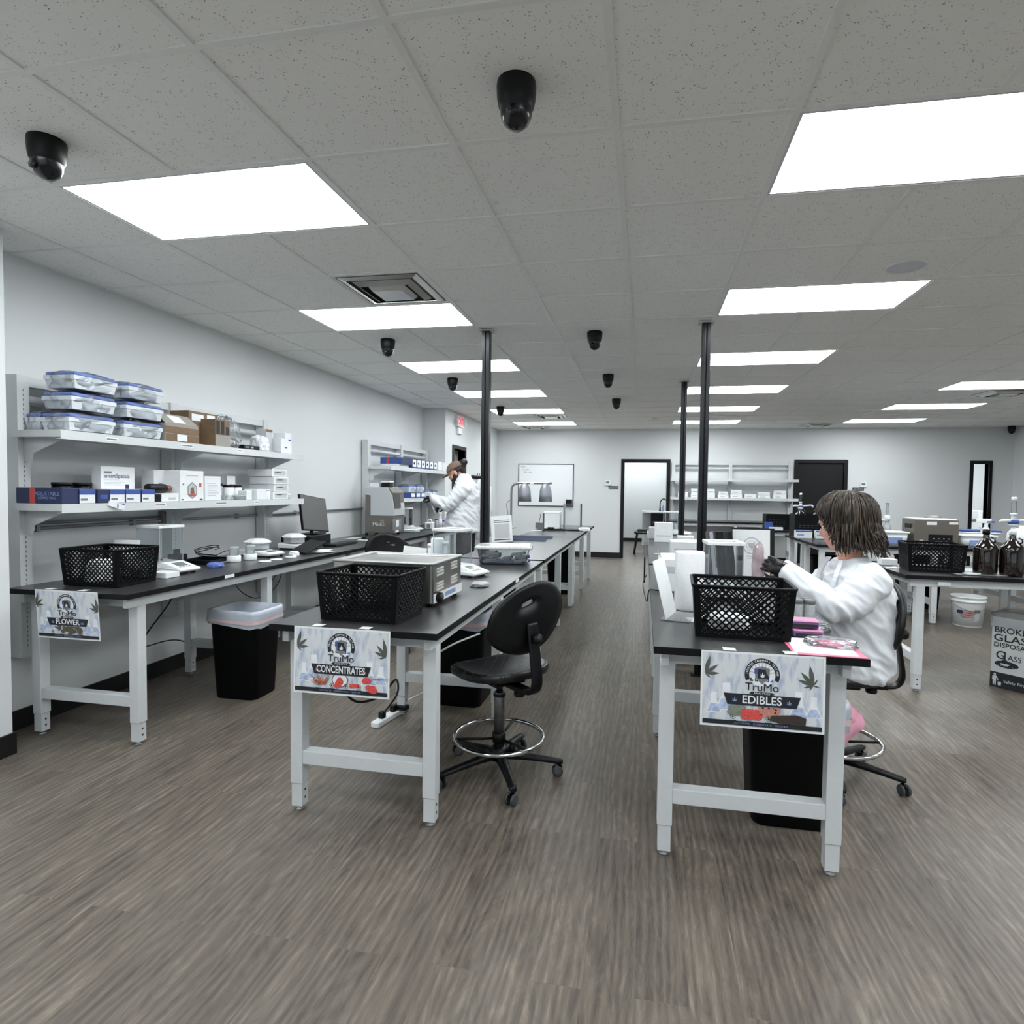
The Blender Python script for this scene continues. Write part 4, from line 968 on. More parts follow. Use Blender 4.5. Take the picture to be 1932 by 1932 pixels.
def paper(loc, w_, d_, label, rz=0, cat='paper', name='paper_sheet', m=None, group=None, th=.001, curl=.004):
    b = MB(); n = 6; vs = []
    for z in (0, -th):
        for j in range(n+1):
            for i in range(n+1):
                vs.append((-w_/2+w_*i/n, -d_/2+d_*j/n, th+z+.0003+curl*max(0, (i/n-.6))**2*4))
    q = (n+1)**2; fs = []
    for j in range(n):
        for i in range(n):
            a = j*(n+1)+i; fs.append((a, a+1, a+n+2, a+n+1)); fs.append((q+a, q+a+n+1, q+a+n+2, q+a+1))
    for i in range(n):
        for a, b2 in ((i, i+1), (n*(n+1)+i+1, n*(n+1)+i), ((i+1)*(n+1), i*(n+1)), (i*(n+1)+n, (i+1)*(n+1)+n)): fs.append((b2, a, q+a, q+b2))
    b.add(vs, fs); o = b.build(name, m or PAPER); o.location = loc; o.rotation_euler = (0, 0, rz); return tag(o, label, cat, group)
# ------------------------------------------------------------------ left shelf, upper level
US, LS = 1.736, 1.326; XS = -3.15
def bagbox(loc, label, rz=0, s=1):
    r = thing('bagged_tube_box', label, 'box', loc, rz, 'clear bagged boxes with blue lids')
    MB().loft([[(x*.10*s*k, y*.145*s*k, z) for x, y in ((-1,-1),(1,-1),(1,1),(-1,1))] for k, z in ((.9, .003), (.96, .05), (1, .052), (1, .075))]).build('tub', mat('tub_frosted', (214, 220, 224), .3, var=.03), r, smooth=False)
    MB().rbox(-.096*s, .096*s, -.140*s, .140*s, .075, .096, .01).build('blue_lid', [mat('frosted_blue', (96, 118, 178), .35, var=.25, scale=18)], r)
    film_bag(None, (.208*s, .300*s, .114), None, int(loc[1]*100+loc[2]*50), parent=r, amp=.26)
    return r
for (y, n, nm, x) in ((2.94, 3, 'left', -3.25), (3.30, 3, 'right', -3.25)):
    for k in range(n):
        bagbox((x, y+.01*k, US+.001+.1185*k), f'{["bottom","middle","top"][k]} bagged blue-lidded box of the {nm} pile on the upper left shelf', rz=.04*(k-1))
bagbox((-3.41, 2.87, US+.001), 'single bagged blue-lidded box at the left end of the upper shelf', s=.5)
r = thing('open_carton', 'grey and brown open carton with raised flap on the upper shelf', 'box', (-3.26, 3.62, US))
MB().box(-.11, .11, -.15, .15, 0, .003).build('bottom', GCARD, r)
b = MB(); b.box(.107, .11, -.15, .15, .003, .12); b.box(-.11, -.107, -.15, .15, .003, .12); b.box(-.107, .107, -.15, -.147, .003, .12); b.box(-.107, .107, .147, .15, .003, .12); b.build('walls', GCARD, r)
b = MB(); b.bar((.11, 0, .118), (.02, 0, .19), .30, .003); b.bar((-.11, 0, .118), (.02, 0, .19), .30, .003); b.build('top_flaps', GCARD, r)
b = MB(); b.add([(.1105, -.147, .0), (.1105, .147, .0), (.1105, .147, .05), (.1105, -.147, .05)], [(0, 1, 2, 3)], 0); b.box(.1105, .112, -.15, .15, .055, .10); b.build('printed_band', BROWN, r)
MB().box(.112, .1128, -.05, .04, .005, .05).build('label', PAPER, r)
MB().box(-.04, .04, -.06, .05, 0, .0008, M=Matrix.Translation((.065, 0, .155)) @ Matrix.Rotation(.675, 4, 'Y')).build('flap_label', PAPER, r)
carton((-3.425, 3.60, US), (.09, .12, .235), 'narrow white carton standing behind the open grey carton', prints=[('x', .2, .6, .3, .8, LGREY)])
carton((-3.36, 3.98, US), (.16, .30, .25), 'large brown cardboard box with printed label at the back of the upper shelf', m=BROWN, prints=[('x', .1, .5, .72, .92, PAPER), ('x', .62, .9, .6, .95, PAPER)])
r = carton((-3.22, 4.03, US), (.13, .16, .20), 'brown and grey carton with bold print next to the open carton', m=BROWN, prints=[('x', .05, .3, .45, .95, DARK), ('x', .36, .6, .45, .95, DARK), ('x', .7, .92, .45, .75, DARK), ('x', 0, 1, .0, .42, GCARD)])
film_bag((-3.22, 4.18, US), (.12, .13, .08), 'crumpled clear plastic bag lying beside the brown cartons', 5)
film_bag((-3.39, 4.36, US), (.12, .28, .27), 'large clear plastic bag standing against the shelf back rail', 8)
carton((-3.22, 4.37, US), (.13, .20, .032), 'flat black printed box on the upper shelf', m=BLACK, prints=[('x', .1, .35, .3, .7, GREYP), ('x', .45, .6, .3, .7, LGREY)])
film_bag((-3.22, 4.56, US), (.14, .12, .13), 'white plastic wrapped pack near the right end of the upper shelf', 12, m=mat('white_film', (222, 228, 232), .25, var=.12, scale=14))
carton((-3.30, 4.74, US), (.10, .09, .20), 'tall grey carton with brown top near the right end of the upper shelf', m=LGREY, prints=[('x', 0, 1, .88, 1.0, BROWN)])
carton((-3.24, 4.86, US), (.12, .10, .13), 'low white carton with blue mark at the right end of the upper shelf', prints=[('x', .5, .9, .35, .45, BLUE)])
carton((-3.28, 4.98, US), (.12, .10, .19), 'tall white carton with blue mark, last on the upper shelf', prints=[('x', .5, .9, .62, .7, BLUE)])
paper((-3.20, 4.74, US), .07, .10, 'thin blue strip lying at the right of the upper shelf', m=NAVY)
# ------------------------------------------------------------------ left shelf, lower level
r = carton((-3.315, 2.80, LS), (.31, .10, .088), 'long navy carton with a red ring across the left end of the lower shelf', m=NAVY, prints=[('y', .30, .42, 0, 1, REDM)], txt=[('y', 'ADJUSTABLE', .68, .62, .03, PALEBLUE), ('y', 'SAMPLE VIALS', .68, .35, .02, PALEBLUE)])
ys = [(2.90, .10, 'first'), (3.005, .08, 'navy'), (3.10, .105, 'third'), (3.215, .11, 'fourth'), (3.33, .10, 'fifth')]
for y, wd, nm in ys:
    if nm == 'navy': carton((-3.23, y, LS), (.15, wd, .082), 'short navy carton between white and blue cartons on the lower shelf', m=NAVY, prints=[('x', .2, .8, .3, .6, BLUE)]); continue
    carton((-3.23, y, LS), (.15, wd, .082), f'small white and blue carton on the lower shelf, {nm} from the left', prints=[('x', 0, 1, .62, 1, BLUE), ('x', .08, .5, .2, .35, GREYP), ('y', 0, 1, 0, 1, NAVY)], group='white and blue cartons on the lower shelf')
for y, nm in ((2.95, 'left'), (3.08, 'right')): jar((-3.39, y, LS), .05, .12, BLACK, f'{nm} black round lid showing behind the small white and blue cartons', bodym=BLACK)
r = carton((-3.235, 3.325+.0, LS+.083), (.13, .17, .0), 'x') if False else None
r = carton((-3.345, 3.26, LS), (.07, .25, .225), 'tall white spatula carton standing behind the small blue and white boxes', prints=[('x', .08, .3, .80, .86, GREYP)]+lines('x', 5, .08, .7, .45, .64, LGREY)+[('x', .62, .95, .06, .22, REDM), ('x', .70, .82, .22, .5, NAVY)], txt=[('x', 'smartSpatula', .46, .73, .036, NAVY)])
carton((-3.24, 3.42, LS), (.13, .07, .05), 'small black carton on the lower shelf', m=BLACK)
carton((-3.24, 3.535, LS), (.13, .15, .055), 'low white carton under the black bottle', prints=[('x', .4, .8, .2, .5, LGREY)])
r = thing('black_bottle', 'black bottle with copper cap lying on the low cartons', 'bottle', (-3.24, 3.50, LS+.056+.032))
MB().lathe([(0, -.09), (.028, -.09), (.031, -.085), (.031, .05), (.02, .068), (0, .068)], n=20, axis='y', M=Matrix.Diagonal((1, -1, 1, 1))).build('bottle_body', BLACK, r)
MB().lathe([(0, .068), (.021, .068), (.021, .1), (0, .1)], n=16, axis='y', M=Matrix.Diagonal((1, -1, 1, 1))).build('cap', mat('copper_cap', (150, 104, 84), .35, metal=.5), r)
r = carton((-3.35, 3.60, LS), (.10, .14, .215), 'open topped white carton turned sideways left of the hexagon box', prints=[('x', .3, .7, .35, .42, REDM), ('x', .3, .5, .5, .58, GREYP)])
r = carton((-3.25, 3.735, LS), (.15, .225, .215), 'large white carton with a hexagon picture of a glove', prints=[('x', .25, .75, .82, .86, LGREY), ('x', .05, .13, .03, .07, DARK), ('x', .82, .95, .03, .07, DARK), ('x', .10, .16, .52, .58, GREYP), ('x', .80, .90, .46, .60, REDM)])
b = MB(); hx = [(.05*math.cos(PI/6+PI/3*i), .055*math.sin(PI/6+PI/3*i)) for i in range(6)]
Mx = Matrix(((0,0,1,.0755),(1,0,0,0),(0,1,0,.075),(0,0,0,1)))
b.prism([(x*1.0, y*1.1) for x, y in hx], .0008, Mx, 0); b.prism([(x*.85, y*.95) for x, y in hx], .0012, Mx, 1); b.prism([(-.02, -.025), (.02, -.025), (.015, .01), (.02, .03), (.008, .012), (.004, .035), (-.004, .014), (-.014, .028)], .0016, Mx, 2); b.prism([(-.035, -.042), (.035, -.042), (.028, -.027), (-.028, -.027)], .0018, Mx, 3)
b.build('hexagon_picture', [GREYP, LGREY, BROWN, REDM], r)
carton((-3.245, 3.94, LS), (.15, .165, .18), 'white carton with grey lines of text right of the hexagon box', prints=lines('x', 6, .15, .9, .15, .75, LGREY)+[('x', 0, 1, .90, .905, GREYP)])
for k, (x, y, r_, h_, lm, l) in enumerate(((-3.35, 4.08, .035, .125, BLACK, 'narrow jar with black lid behind'), (-3.34, 4.18, .05, .13, BLACK, 'wide jar with domed black lid'), (-3.33, 4.31, .042, .12, BLACK, 'white jar with black lid beside the propped card'), (-3.33, 4.41, .042, .12, BLACK, 'second white jar with black lid beside the propped card'))):
    jar((x, y, LS), r_, h_, lm, l+' on the lower left shelf', bodym=PLAST if k > 1 else TUBM)
jar((-3.22, 4.05, LS), .025, .06, PLAST, 'small white capped bottle right of the text carton')
jar((-3.21, 4.16, LS), .022, .05, PLAST, 'tiny white capped tub in front of the wide dark lid jar')
r = thing('weigh_boat_stack', 'stack of shallow grey weigh boats on the lower left shelf', 'dish', (-3.21, 4.28, LS))
MB().lathe([(.02, 0), (.03, .0), (.05, .035), (.052, .036), (.048, .030), (.02, .004)], n=24, cap=True).build('boats', LGREY, r)
carton((-3.22, 4.37, LS), (.08, .07, .075), 'white block of filter papers beside the weigh boats')
carton((-3.22, 4.50, LS), (.12, .12, .085), 'plain white low carton on the lower left shelf', prints=[('t', .1, .9, .1, .9, PAPER)])
jar((-3.21, 4.62, LS), .042, .085, PLAST, 'squat white tub with printed label before the box stack', bodym=PLAST, lidh=.012)
r = thing('card_holder', 'small white card propped above the jars on the lower shelf', 'card', (-3.34, 4.36, LS+.121)); MB().box(-.003, .0, -.05, .05, 0, .07).build('card', PAPER, r); MB().box(-.02, .02, -.015, .015, 0, .004).build('clip_foot', GREYM, r)
for k in range(4):
    nm = ['bottom', 'second', 'third', 'top'][k]
    carton((-3.30-.01*(k % 2), 4.80+.012*((k*2) % 3), LS+.066*k), (.24, .22, .062), f'white flat carton, {nm} of the stack at the right end of the lower shelf', prints=[('x', .1, .9, .15, .85, LGREY), ('x', .2, .6, .55, .65, GREYP), ('y', .75, 1, .05, .95, PAPER)], group='stack of flat white cartons')
jar((-3.20, 4.94, LS), .024, .045, PLAST, 'tiny white tub at the right end of the lower left shelf')
# fascia labels
for k, (y, z, L_, l) in enumerate(((3.06, US-.028, .09, 'printed strip label on the upper shelf edge below the bagged boxes'), (3.66, US-.022, .12, 'printed strip label on the upper shelf edge below the open carton'), (4.22, US-.02, .07, 'printed strip label on the upper shelf edge below the clear bag'), (3.42, LS-.02, .10, 'printed strip label on the lower shelf edge below the black carton'), (4.0, LS-.02, .13, 'printed strip label on the lower shelf edge below the text carton'), (4.42, LS-.02, .07, 'printed strip label on the lower shelf edge below the jars'))):
    r = thing('shelf_label', l, 'label', (XS, y, z)); MB().box(.0005, .0012, -L_/2, L_/2, -.011, .011).build('strip', PAPER, r); MB().box(.0012, .0015, -L_/2+.01, L_/2-.01, -.004, .004).build('print', GREYP, r)
r = thing('label_clip', 'white clip holding a blue tag on the lower shelf edge', 'clip', (XS, 3.08, LS-.02)); MB().bar((.0, -.05, .02), (.03, .03, -.012), .012, .03).build('clip', PLAST, r); MB().box(.022, .024, -.01, .04, -.01, .012).build('tag', BLUE, r)
# ------------------------------------------------------------------ scales
def balance(loc, rz, label, sh=.31, first=None):
    """draft-shield balance; shield centred at origin, display toward local +x"""
    if first: return dup(first, loc, rz, label)
    r = thing('analytical_balance', label, 'balance', loc, rz, 'balances with clear draft shields')
    def ring(x0, x1, y, z0, z1=None): return [(x0, -y, z0), (x1, -y*.8, z1 or z0), (x1, y*.8, z1 or z0), (x0, y, z0)]
    b = MB(); b.loft([ring(-.10, .24, .10, .012), ring(-.105, .25, .105, .02), ring(-.105, .25, .105, .048, .03), ring(-.10, .235, .098, .07, .036), ring(-.098, .11, .095, .072, .070)], smooth=False)
    b.build('base', PLAST, r, bevel=.004)
    MB().box(.135, .195, -.04, .04, 0, .0015, M=Matrix.Translation((0, 0, .0685)) @ Matrix.Translation((.12, 0, 0)) @ Matrix.Rotation(.285, 4, 'Y') @ Matrix.Translation((-.12, 0, 0))).build('display', mat('lcd_grey', (120, 126, 120), .2), r)
    for k in range(4): MB().box(.205, .217, -.045+.024*k, -.03+.024*k, 0, .002, M=Matrix.Translation((0, 0, .0685)) @ Matrix.Translation((.12, 0, 0)) @ Matrix.Rotation(.285, 4, 'Y') @ Matrix.Translation((-.12, 0, 0))).build('button', GREYP, r)
    MB().lathe([(0, .072), (.012, .072), (.012, .085), (.042, .086), (.042, .089), (0, .089)], n=24).build('pan', STEEL, r)
    for x, y in ((-.085, -.08), (-.085, .08), (.2, -.07), (.2, .07)): MB().lathe([(0, 0), (.014, 0), (.014, .012), (0, .012)], (x, y, 0), 12).build('foot', BLACK, r)
    b = MB(); h = sh
    for x0, x1, y0, y1 in ((-.095, -.093, -.09, .09), (.093, .095, -.09, .09), (-.093, .093, -.09, -.088), (-.093, .093, .088, .09)): b.box(x0, x1, y0, y1, .072, h-.016)
    gl = b.build('glass_shield', GLASS, r)
    for x in (-.095, .09):
        for y in (-.091, .086): MB().box(x, x+.005, y, y+.005, .072, h-.014).build('shield_post', LGREY, r)
    b = MB(); a, c = .102, .098
    b.box(-a, a, -c, -c+.03, h-.018, h); b.box(-a, a, c-.03, c, h-.018, h); b.box(-a, -a+.03, -c+.03, c-.03, h-.018, h); b.box(a-.03, a, -c+.03, c-.03, h-.018, h); b.build('shield_top', PLAST, r, bevel=.003)
    return r
bal = balance((-3.17, 3.44, TZ), -.10, 'white balance with clear draft shield on the left wall table')
dup(bal, (-1.27, 3.86, TZ), -.35, 'white balance with clear draft shield behind the stainless bath')
dup(bal, (.43, 3.42, TZ), PI/2+.05, 'white balance with clear draft shield behind the edibles basket')
dup(bal, (.36, 8.15, TZ), -.2, 'white balance with clear draft shield at the far end of the right row')
dup(bal, (-3.20, 7.62, TZ), .1, 'white balance with clear draft shield between the grey machine and the man')
def scale2(loc, rz, label, first=None):
    r = thing('lidded_scale', label, 'balance', loc, rz, 'white scales with octagonal lids')
    MB().loft([[(-.10, -.10, .012), (.20, -.085, .012), (.20, .085, .012), (-.10, .10, .012)], [(-.10, -.10, .045), (.21, -.085, .028), (.21, .085, .028), (-.10, .10, .045)], [(-.09, -.09, .06), (.19, -.08, .038), (.19, .08, .038), (-.09, .09, .06)]], smooth=False).build('base', PLAST, r, bevel=.004)
    MB().box(.125, .17, -.04, .04, .0475, .0495, M=Matrix.Identity(4)).build('display', mat('lcd_grey', (120, 126, 120)), r)
    def oc(k, z): return [(k*math.cos(PI/8+PI/4*i), k*math.sin(PI/8+PI/4*i), z) for i in range(8)]
    MB().loft([oc(.095, .06), oc(.095, .105)], smooth=False).build('clear_ring', TUBM, r)
    MB().loft([oc(.108, .105), oc(.112, .112), oc(.112, .118), oc(.06, .14), oc(.05, .142)], smooth=False).build('lid', PLAST, r)
    for x, y in ((-.08, -.08), (-.08, .08), (.18, -.07), (.18, .07)): MB().lathe([(0, 0), (.012, 0), (.012, .012), (0, .012)], (x, y, 0), 10).build('foot', BLACK, r)
    return r
sc = scale2((-3.15, 4.43, TZ), -.15, 'white lidded scale right of the two frosted jars')
dup(sc, (-3.19, 5.02, TZ), -.12, 'white lidded scale in front of the black computer case')
# ------------------------------------------------------------------ left wall table
r = thing('text_card', 'printed white card leaning behind the basket on the left wall table', 'sign', (-3.22, 3.19, TZ), .15)
Mc = Matrix.Rotation(-.22, 4, 'X'); MB().box(-.085, .085, 0, .002, 0, .23, M=Mc).build('card', PAPER, r)
b = MB(); b.box(-.055, .055, -.001, 0, .10, .108, M=Mc); b.box(-.05, .06, -.001, 0, .15, .158, M=Mc); b.build('text_lines', DARK, r); MB().box(-.085, .085, .0, .10, 0, .003).build('stand_foot', GLASS, r)
carton((-2.945, 3.22, TZ), (.13, .11, .035), 'small flat white box beside the basket on the left wall table')
r = thing('black_tray', 'shallow black tray behind the blue crumple on the left wall table', 'tray', (-3.22, 3.92, TZ), .1)
b = MB(); b.box(-.12, .12, -.13, .13, 0, .004); b.box(-.12, -.116, -.13, .13, .004, .03); b.box(.116, .12, -.13, .13, .004, .03); b.box(-.116, .116, -.13, -.126, .004, .03); b.box(-.116, .116, .126, .13, .004, .03); b.build('tray', BLACK, r)
r = thing('card_box', 'small black cube holder beside the left balance', 'holder', (-3.27, 3.70, TZ)); MB().rbox(-.045, .045, -.045, .045, 0, .085, .005).build('holder', BLACK, r); MB().box(-.01, -.005, -.03, .03, .085, .12).build('insert', BLACK, r)
film_bag((-2.98, 3.72, TZ), (.09, .10, .035), 'crumpled blue film ball on the left wall table', 21, m=mat('blue_film', (92, 112, 178), .4, var=.2, scale=30), name='blue_wrap', cat='film')
paper((-3.08, 3.95, TZ), .05, .17, 'white paper strip lying beside the blue crumple', rz=-.2, curl=.02)
paper((-3.33, 3.72, TZ+.0), .10, .14, 'white sheet lying against the wall behind the black tray', rz=.1)
for k, (x, y, hh, l) in enumerate(((-3.06, 4.02, .115, 'nearer frosted jar in a white ring'), (-3.03, 4.17, .12, 'farther frosted jar in a white ring'))):
    r = thing('frosted_jar', l+' on the left wall table', 'jar', (x, y, TZ))
    MB().lathe([(0, 0), (.048, 0), (.050, .004), (.050, .045), (.046, .048), (0, .048)], n=26).build('white_ring', PLAST, r)
    MB().lathe([(.034, .048), (.034, .095), (.037, .10), (.037, .115), (0, .117)], n=24).build('jar_body', TUBM, r)
r = thing('cable_coil', 'loose loops of dark cable behind the frosted jars', 'cable', (-3.34, 4.08, TZ))
pts = []
for i in range(46): a = i*.42; pts.append((.07*math.cos(a)*(1+.2*math.sin(i)), .09*math.sin(a), .01+.055*(1+math.sin(a*.5+1))*.7+.0005*i))
pts += [(.02, .2, .05), (.05, .33, .03)]
MB().tube(bez(pts, 3), .0035, 6).build('loops', BLACK, r)
for x, y, l in ((-2.84, 4.08, 'nearest round white lid on the left wall table edge'), (-2.83, 4.21, 'middle round white lid on the left wall table edge'), (-2.82, 4.39, 'farthest round white lid on the left wall table edge')):
    r = thing('loose_lid', l, 'dish', (x, y, TZ)); MB().lathe([(0, 0), (.045, 0), (.047, .004), (.045, .008), (.03, .007), (0, .007)], n=28).build('dish', PLAST, r)  # loose white lids lying flat on the table, not dishes
film_bag((-2.86, 4.50, TZ), (.07, .08, .04), 'crumpled white tissue near the black tablet', 31, m=PAPER, name='tissue', cat='tissue')
r = thing('tablet_stand', 'black tablet leaning back on the left wall table', 'tablet', (-2.93, 4.66, TZ), -.55)
Mt = Matrix.Rotation(-1.12, 4, 'X'); MB().rbox(-.14, .14, 0, .012, .004, .21, .005, M=Matrix.Translation((0, 0, .014)) @ Mt).build('tablet', BLACK, r); MB().box(-.12, .12, .0, .15, 0, .006).build('rest', BLACK, r)
paper((-2.79, 4.82, TZ), .15, .21, 'white papers right of the black tablet', rz=-.5, curl=.01)
paper((-2.86, 4.99, TZ), .12, .16, 'second pile of white papers near the table seam', rz=.3)
# computer
r = thing('computer_case', 'flat black computer case lying under the monitor', 'computer', (-3.27, 5.36, TZ), 0)
MB().rbox(-.155, .155, -.19, .19, 0, .105, .006).build('case', BLACK, r); MB().box(.155, .158, -.12, .05, .03, .05).build('drive_slot', DARK, r)
r = thing('monitor', 'black framed computer monitor on top of the flat case', 'monitor', (-3.25, 5.46, TZ+.106), .10)
MB().rbox(-.09, .09, -.11, .11, 0, .012, .02).build('base', BLACK, r); MB().box(-.035, -.015, -.025, .025, .01, .18).build('neck', BLACK, r)
Mm = Matrix.Translation((.0, 0, .20)) @ Matrix.Rotation(-.10, 4, 'X') @ Matrix.Rotation(-.16, 4, 'Y')
MB().box(-.012, .012, -.285, .285, -.175, .175, M=Mm).build('frame', BLACK, r, bevel=.003)
MB().box(.0122, .013, -.277, .277, -.162, .168, M=Mm).build('screen', mat('monitor_screen', (88, 88, 88), .35, var=.02), r)
MB().tube(bez([(-.02, .06, .18), (-.06, .1, .08), (.0, .16, .01)], 6), .003).build('cable', BLACK, r)
r = thing('keyboard', 'black keyboard in front of the computer case', 'keyboard', (-2.98, 5.50, TZ), 0)
MB().box(-.07, .07, -.22, .22, 0, .018).build('body', BLACK, r, bevel=.004)
b = MB()
for i in range(5):
    for j in range(15): b.box(-.058+.024*i, -.038+.024*i, -.20+.027*j, -.177+.027*j, .018, .024)
b.build('keys', [mat('keycaps', (34, 35, 38), .5)], r)
r = thing('computer_mouse', 'black computer mouse on a white pad', 'mouse', (-3.02, 6.12, TZ+.003)); MB().lathe([(0, 0), (.03, 0), (.032, .012), (.022, .03), (0, .036)], n=18, M=Matrix.Diagonal((1.5, 1, 1, 1))).build('mouse', BLACK, r)
paper((-2.98, 6.18, TZ), .22, .30, 'white pad beneath the computer mouse', rz=.1, name='mouse_pad', cat='pad')
paper((-3.22, 6.25, TZ), .15, .22, 'grey papers lying beside the grey sample machine', rz=-.1, m=LGREY)
# sample prep machine
r = thing('sample_homogenizer', 'tall taupe and grey bench machine with white lettering on the left wall table', 'machine', (-3.16, 6.91, TZ), 0)
b = MB(); prof = [(.18, .025), (.18, .30), (.17, .52), (.12, .575), (-.19, .575), (-.19, .025)]
Mx = Matrix(((1,0,0,0),(0,0,-1,.20),(0,1,0,0),(0,0,0,1)))
b.prism([(x, z) for x, z in prof], .33, Mx); b.build('casing', TAUPE, r, bevel=.006)
b = MB(); b.prism([(-.12, .235), (.186, .235), (.186, .31), (.165, .48), (.10, .582), (-.196, .582), (-.196, .49), (-.12, .48)], .34, Mx @ Matrix.Translation((0, 0, -.005))); b.build('hood', LGREY, r, bevel=.006)
MB().box(.0, .003, -.12, .06, -.09, .09, M=Matrix.Translation((.181, 0, .42)) @ Matrix.Rotation(-.13, 4, 'Y')).build('window', mat('dark_window', (70, 70, 70), .15), r)
MB().box(.180, .183, -.16, .10, .06, .20).build('control_panel', GREYM, r); MB().box(.183, .185, -.06, .02, .10, .18).build('keypad', PAPER, r)
MB().rbox(.180, .183, -.08, .02, .03, .065, .002).build('label', PAPER, r)
for x in (-.15, .14):
    for y in (-.17, .10): MB().lathe([(0, 0), (.018, 0), (.018, .028), (0, .028)], (x, y, 0), 12).build('foot', BLACK, r)
FY = lambda x, z: Matrix(((1,0,0,x),(0,0,-1,-.2012),(0,1,0,z),(0,0,0,1)))
text_obj('Mini', .062, PLAST, r, FY(-.005, .135), ext=.0004, bold=.005); text_obj('G', .062, LGREY, r, FY(.072, .135), ext=.0004, name='pale_lettering'); text_obj('SPEX', .022, LGREY, r, FY(.065, .180), ext=.0004)
carton((-3.24, 6.86, TZ+.583), (.12, .12, .05), 'white cardboard box on top of the grey sample machine')
r = thing('black_tub', 'black tub with white lid on top of the grey sample machine', 'tub', (-3.10, 6.86, TZ+.583)); MB().rbox(-.055, .055, -.055, .055, 0, .055, .01).build('tub', BLACK, r); MB().rbox(-.062, .062, -.062, .062, .055, .075, .01).build('lid', PLAST, r)
# things near the man
r = thing('plastic_jug', 'small white plastic jug with ring handle by the man', 'jug', (-2.98, 8.02, TZ)); MB().rbox(-.06, .06, -.05, .05, 0, .10, .02).build('jug_body', PLAST, r); MB().tube([(.03*math.cos(PI*i/10), 0, .10+.04*math.sin(PI*i/10)) for i in range(11)], .008).build('handle', PLAST, r)
MB().box(-.025, .025, -.051, -.05, .02, .07).build('label', GREYP, r)
r = thing('wash_bottle', 'tall slim white bottle beside the small jug', 'bottle', (-2.86, 8.12, TZ)); MB().lathe([(0, 0), (.028, 0), (.028, .13), (.02, .14), (.02, .21), (.024, .215), (.024, .235), (0, .235)], n=18).build('bottle', PLAST, r)
for k, (x, y, l) in enumerate(((-2.98, 8.32, 'left blue-capped vial by the man'), (-2.90, 8.36, 'right blue-capped vial by the man'))): jar((x, y, TZ), .032, .13-.02*k, BLUE, l, cat='vial', name='capped_vial')
r = thing('glass_rack', 'clear low rack under the blue-capped vials', 'rack', (-2.80, 8.30, TZ)); MB().rbox(-.05, .05, -.06, .06, 0, .06, .008).build('rack', TUBM, r)
carton((-2.86, 8.52, TZ), (.10, .10, .065), 'small white box near the man on the far left table')
jar((-3.20, 7.62, TZ+.09), .028, .10, BLUE, 'small blue bottle inside the draft shield near the man', bodym=mat('smoky', (70, 70, 80), .2), cat='bottle', name='reagent_bottle')
r = thing('instrument_tray', 'flat grey tray with papers in front of the far left balance', 'tray', (-3.02, 7.38, TZ)); MB().rbox(-.12, .12, -.08, .08, 0, .03, .01).build('tray', LGREY, r); MB().box(-.1, .1, -.08, .08, .03, .034).build('papers', PAPER, r)
# second shelf items
US2, LS2 = 1.716, 1.301
for k, y in enumerate((7.62, 7.66)): pass
carton((-3.28, 7.50, US2), (.24, .36, .035), 'flat white carton at the left end of the far upper shelf')
carton((-3.28, 7.55, US2+.036), (.30, .36, .085), 'navy carton with red band on the far upper shelf', m=mat('blue_carton', (60, 80, 150), .5), prints=[('y', .3, .42, 0, 1, REDM), ('x', 0, 1, 0, 1, NAVY)])
nmz = ['first', 'second', 'third', 'fourth', 'fifth', 'sixth']
for k in range(6):
    y = 7.86+.17*k; carton((-3.25, y, US2), (.20, .15, .12), f'blue and white carton on the far upper shelf, {nmz[k]} from the navy one', m=mat('blue_carton', (60, 80, 150), .5), prints=[('x', .12, .95, .15, .95, PAPER), ('x', .3, .6, .4, .7, GREYP)], group='blue and white cartons on the far upper shelf')
carton((-3.25, 8.93, US2), (.20, .18, .14), 'white carton after the blue and white ones on the far upper shelf'); carton((-3.25, 9.14, US2), (.20, .18, .13), 'last white carton on the far upper shelf above the cap')
for k in range(3): carton((-3.22, 7.80+.19*k, LS2), (.16, .16, .07), f'low blue and white carton on the far lower shelf, {nmz[k]} from the left', m=mat('blue_carton', (60, 80, 150)), prints=[('x', .1, .9, .2, .9, PAPER)], group='blue and white cartons on the far lower shelf')
for k in range(4): bagbox((-3.30, 7.95+.32*k, LS2+.075 if k < 2 else LS2), f'clear bagged blue-lidded box on the far lower shelf, {nmz[k]} from the left', s=.9)
# ------------------------------------------------------------------ centre row
r = thing('water_bath', 'open stainless steel bath with louvred side and black knob on the centre table', 'water bath', (-1.26, 2.95, TZ), math.radians(-2))
def rr(w_, d_, z, rad=.02, n=4):
    out = []
    for cx, cy, a0 in ((w_/2-rad, d_/2-rad, 0), (-w_/2+rad, d_/2-rad, 90), (-w_/2+rad, -d_/2+rad, 180), (w_/2-rad, -d_/2+rad, 270)):
        for i in range(n+1): a = math.radians(a0+90*i/n); out.append((cx+rad*math.cos(a), cy+rad*math.sin(a), z))
    return out
W_, D_, HH = .54, .42, .215
MB().loft([rr(W_, D_, .018), rr(W_, D_, HH-.012)], cap=True, smooth=False).build('casing', STEEL, r)
b = MB(); b.loft([rr(W_-.01, D_-.01, HH-.012), rr(W_+.014, D_+.014, HH-.010), rr(W_+.016, D_+.016, HH-.002), rr(W_+.010, D_+.010, HH), rr(W_-.075, D_-.075, HH), rr(W_-.085, D_-.085, HH-.012), rr(W_-.10, D_-.10, .06)], cap=False)
b.add(rr(W_-.10, D_-.10, .06), [tuple(range(20))]); b.build('basin', mat('satin_steel', (150, 151, 150), .42, metal=.8, var=.03), r)
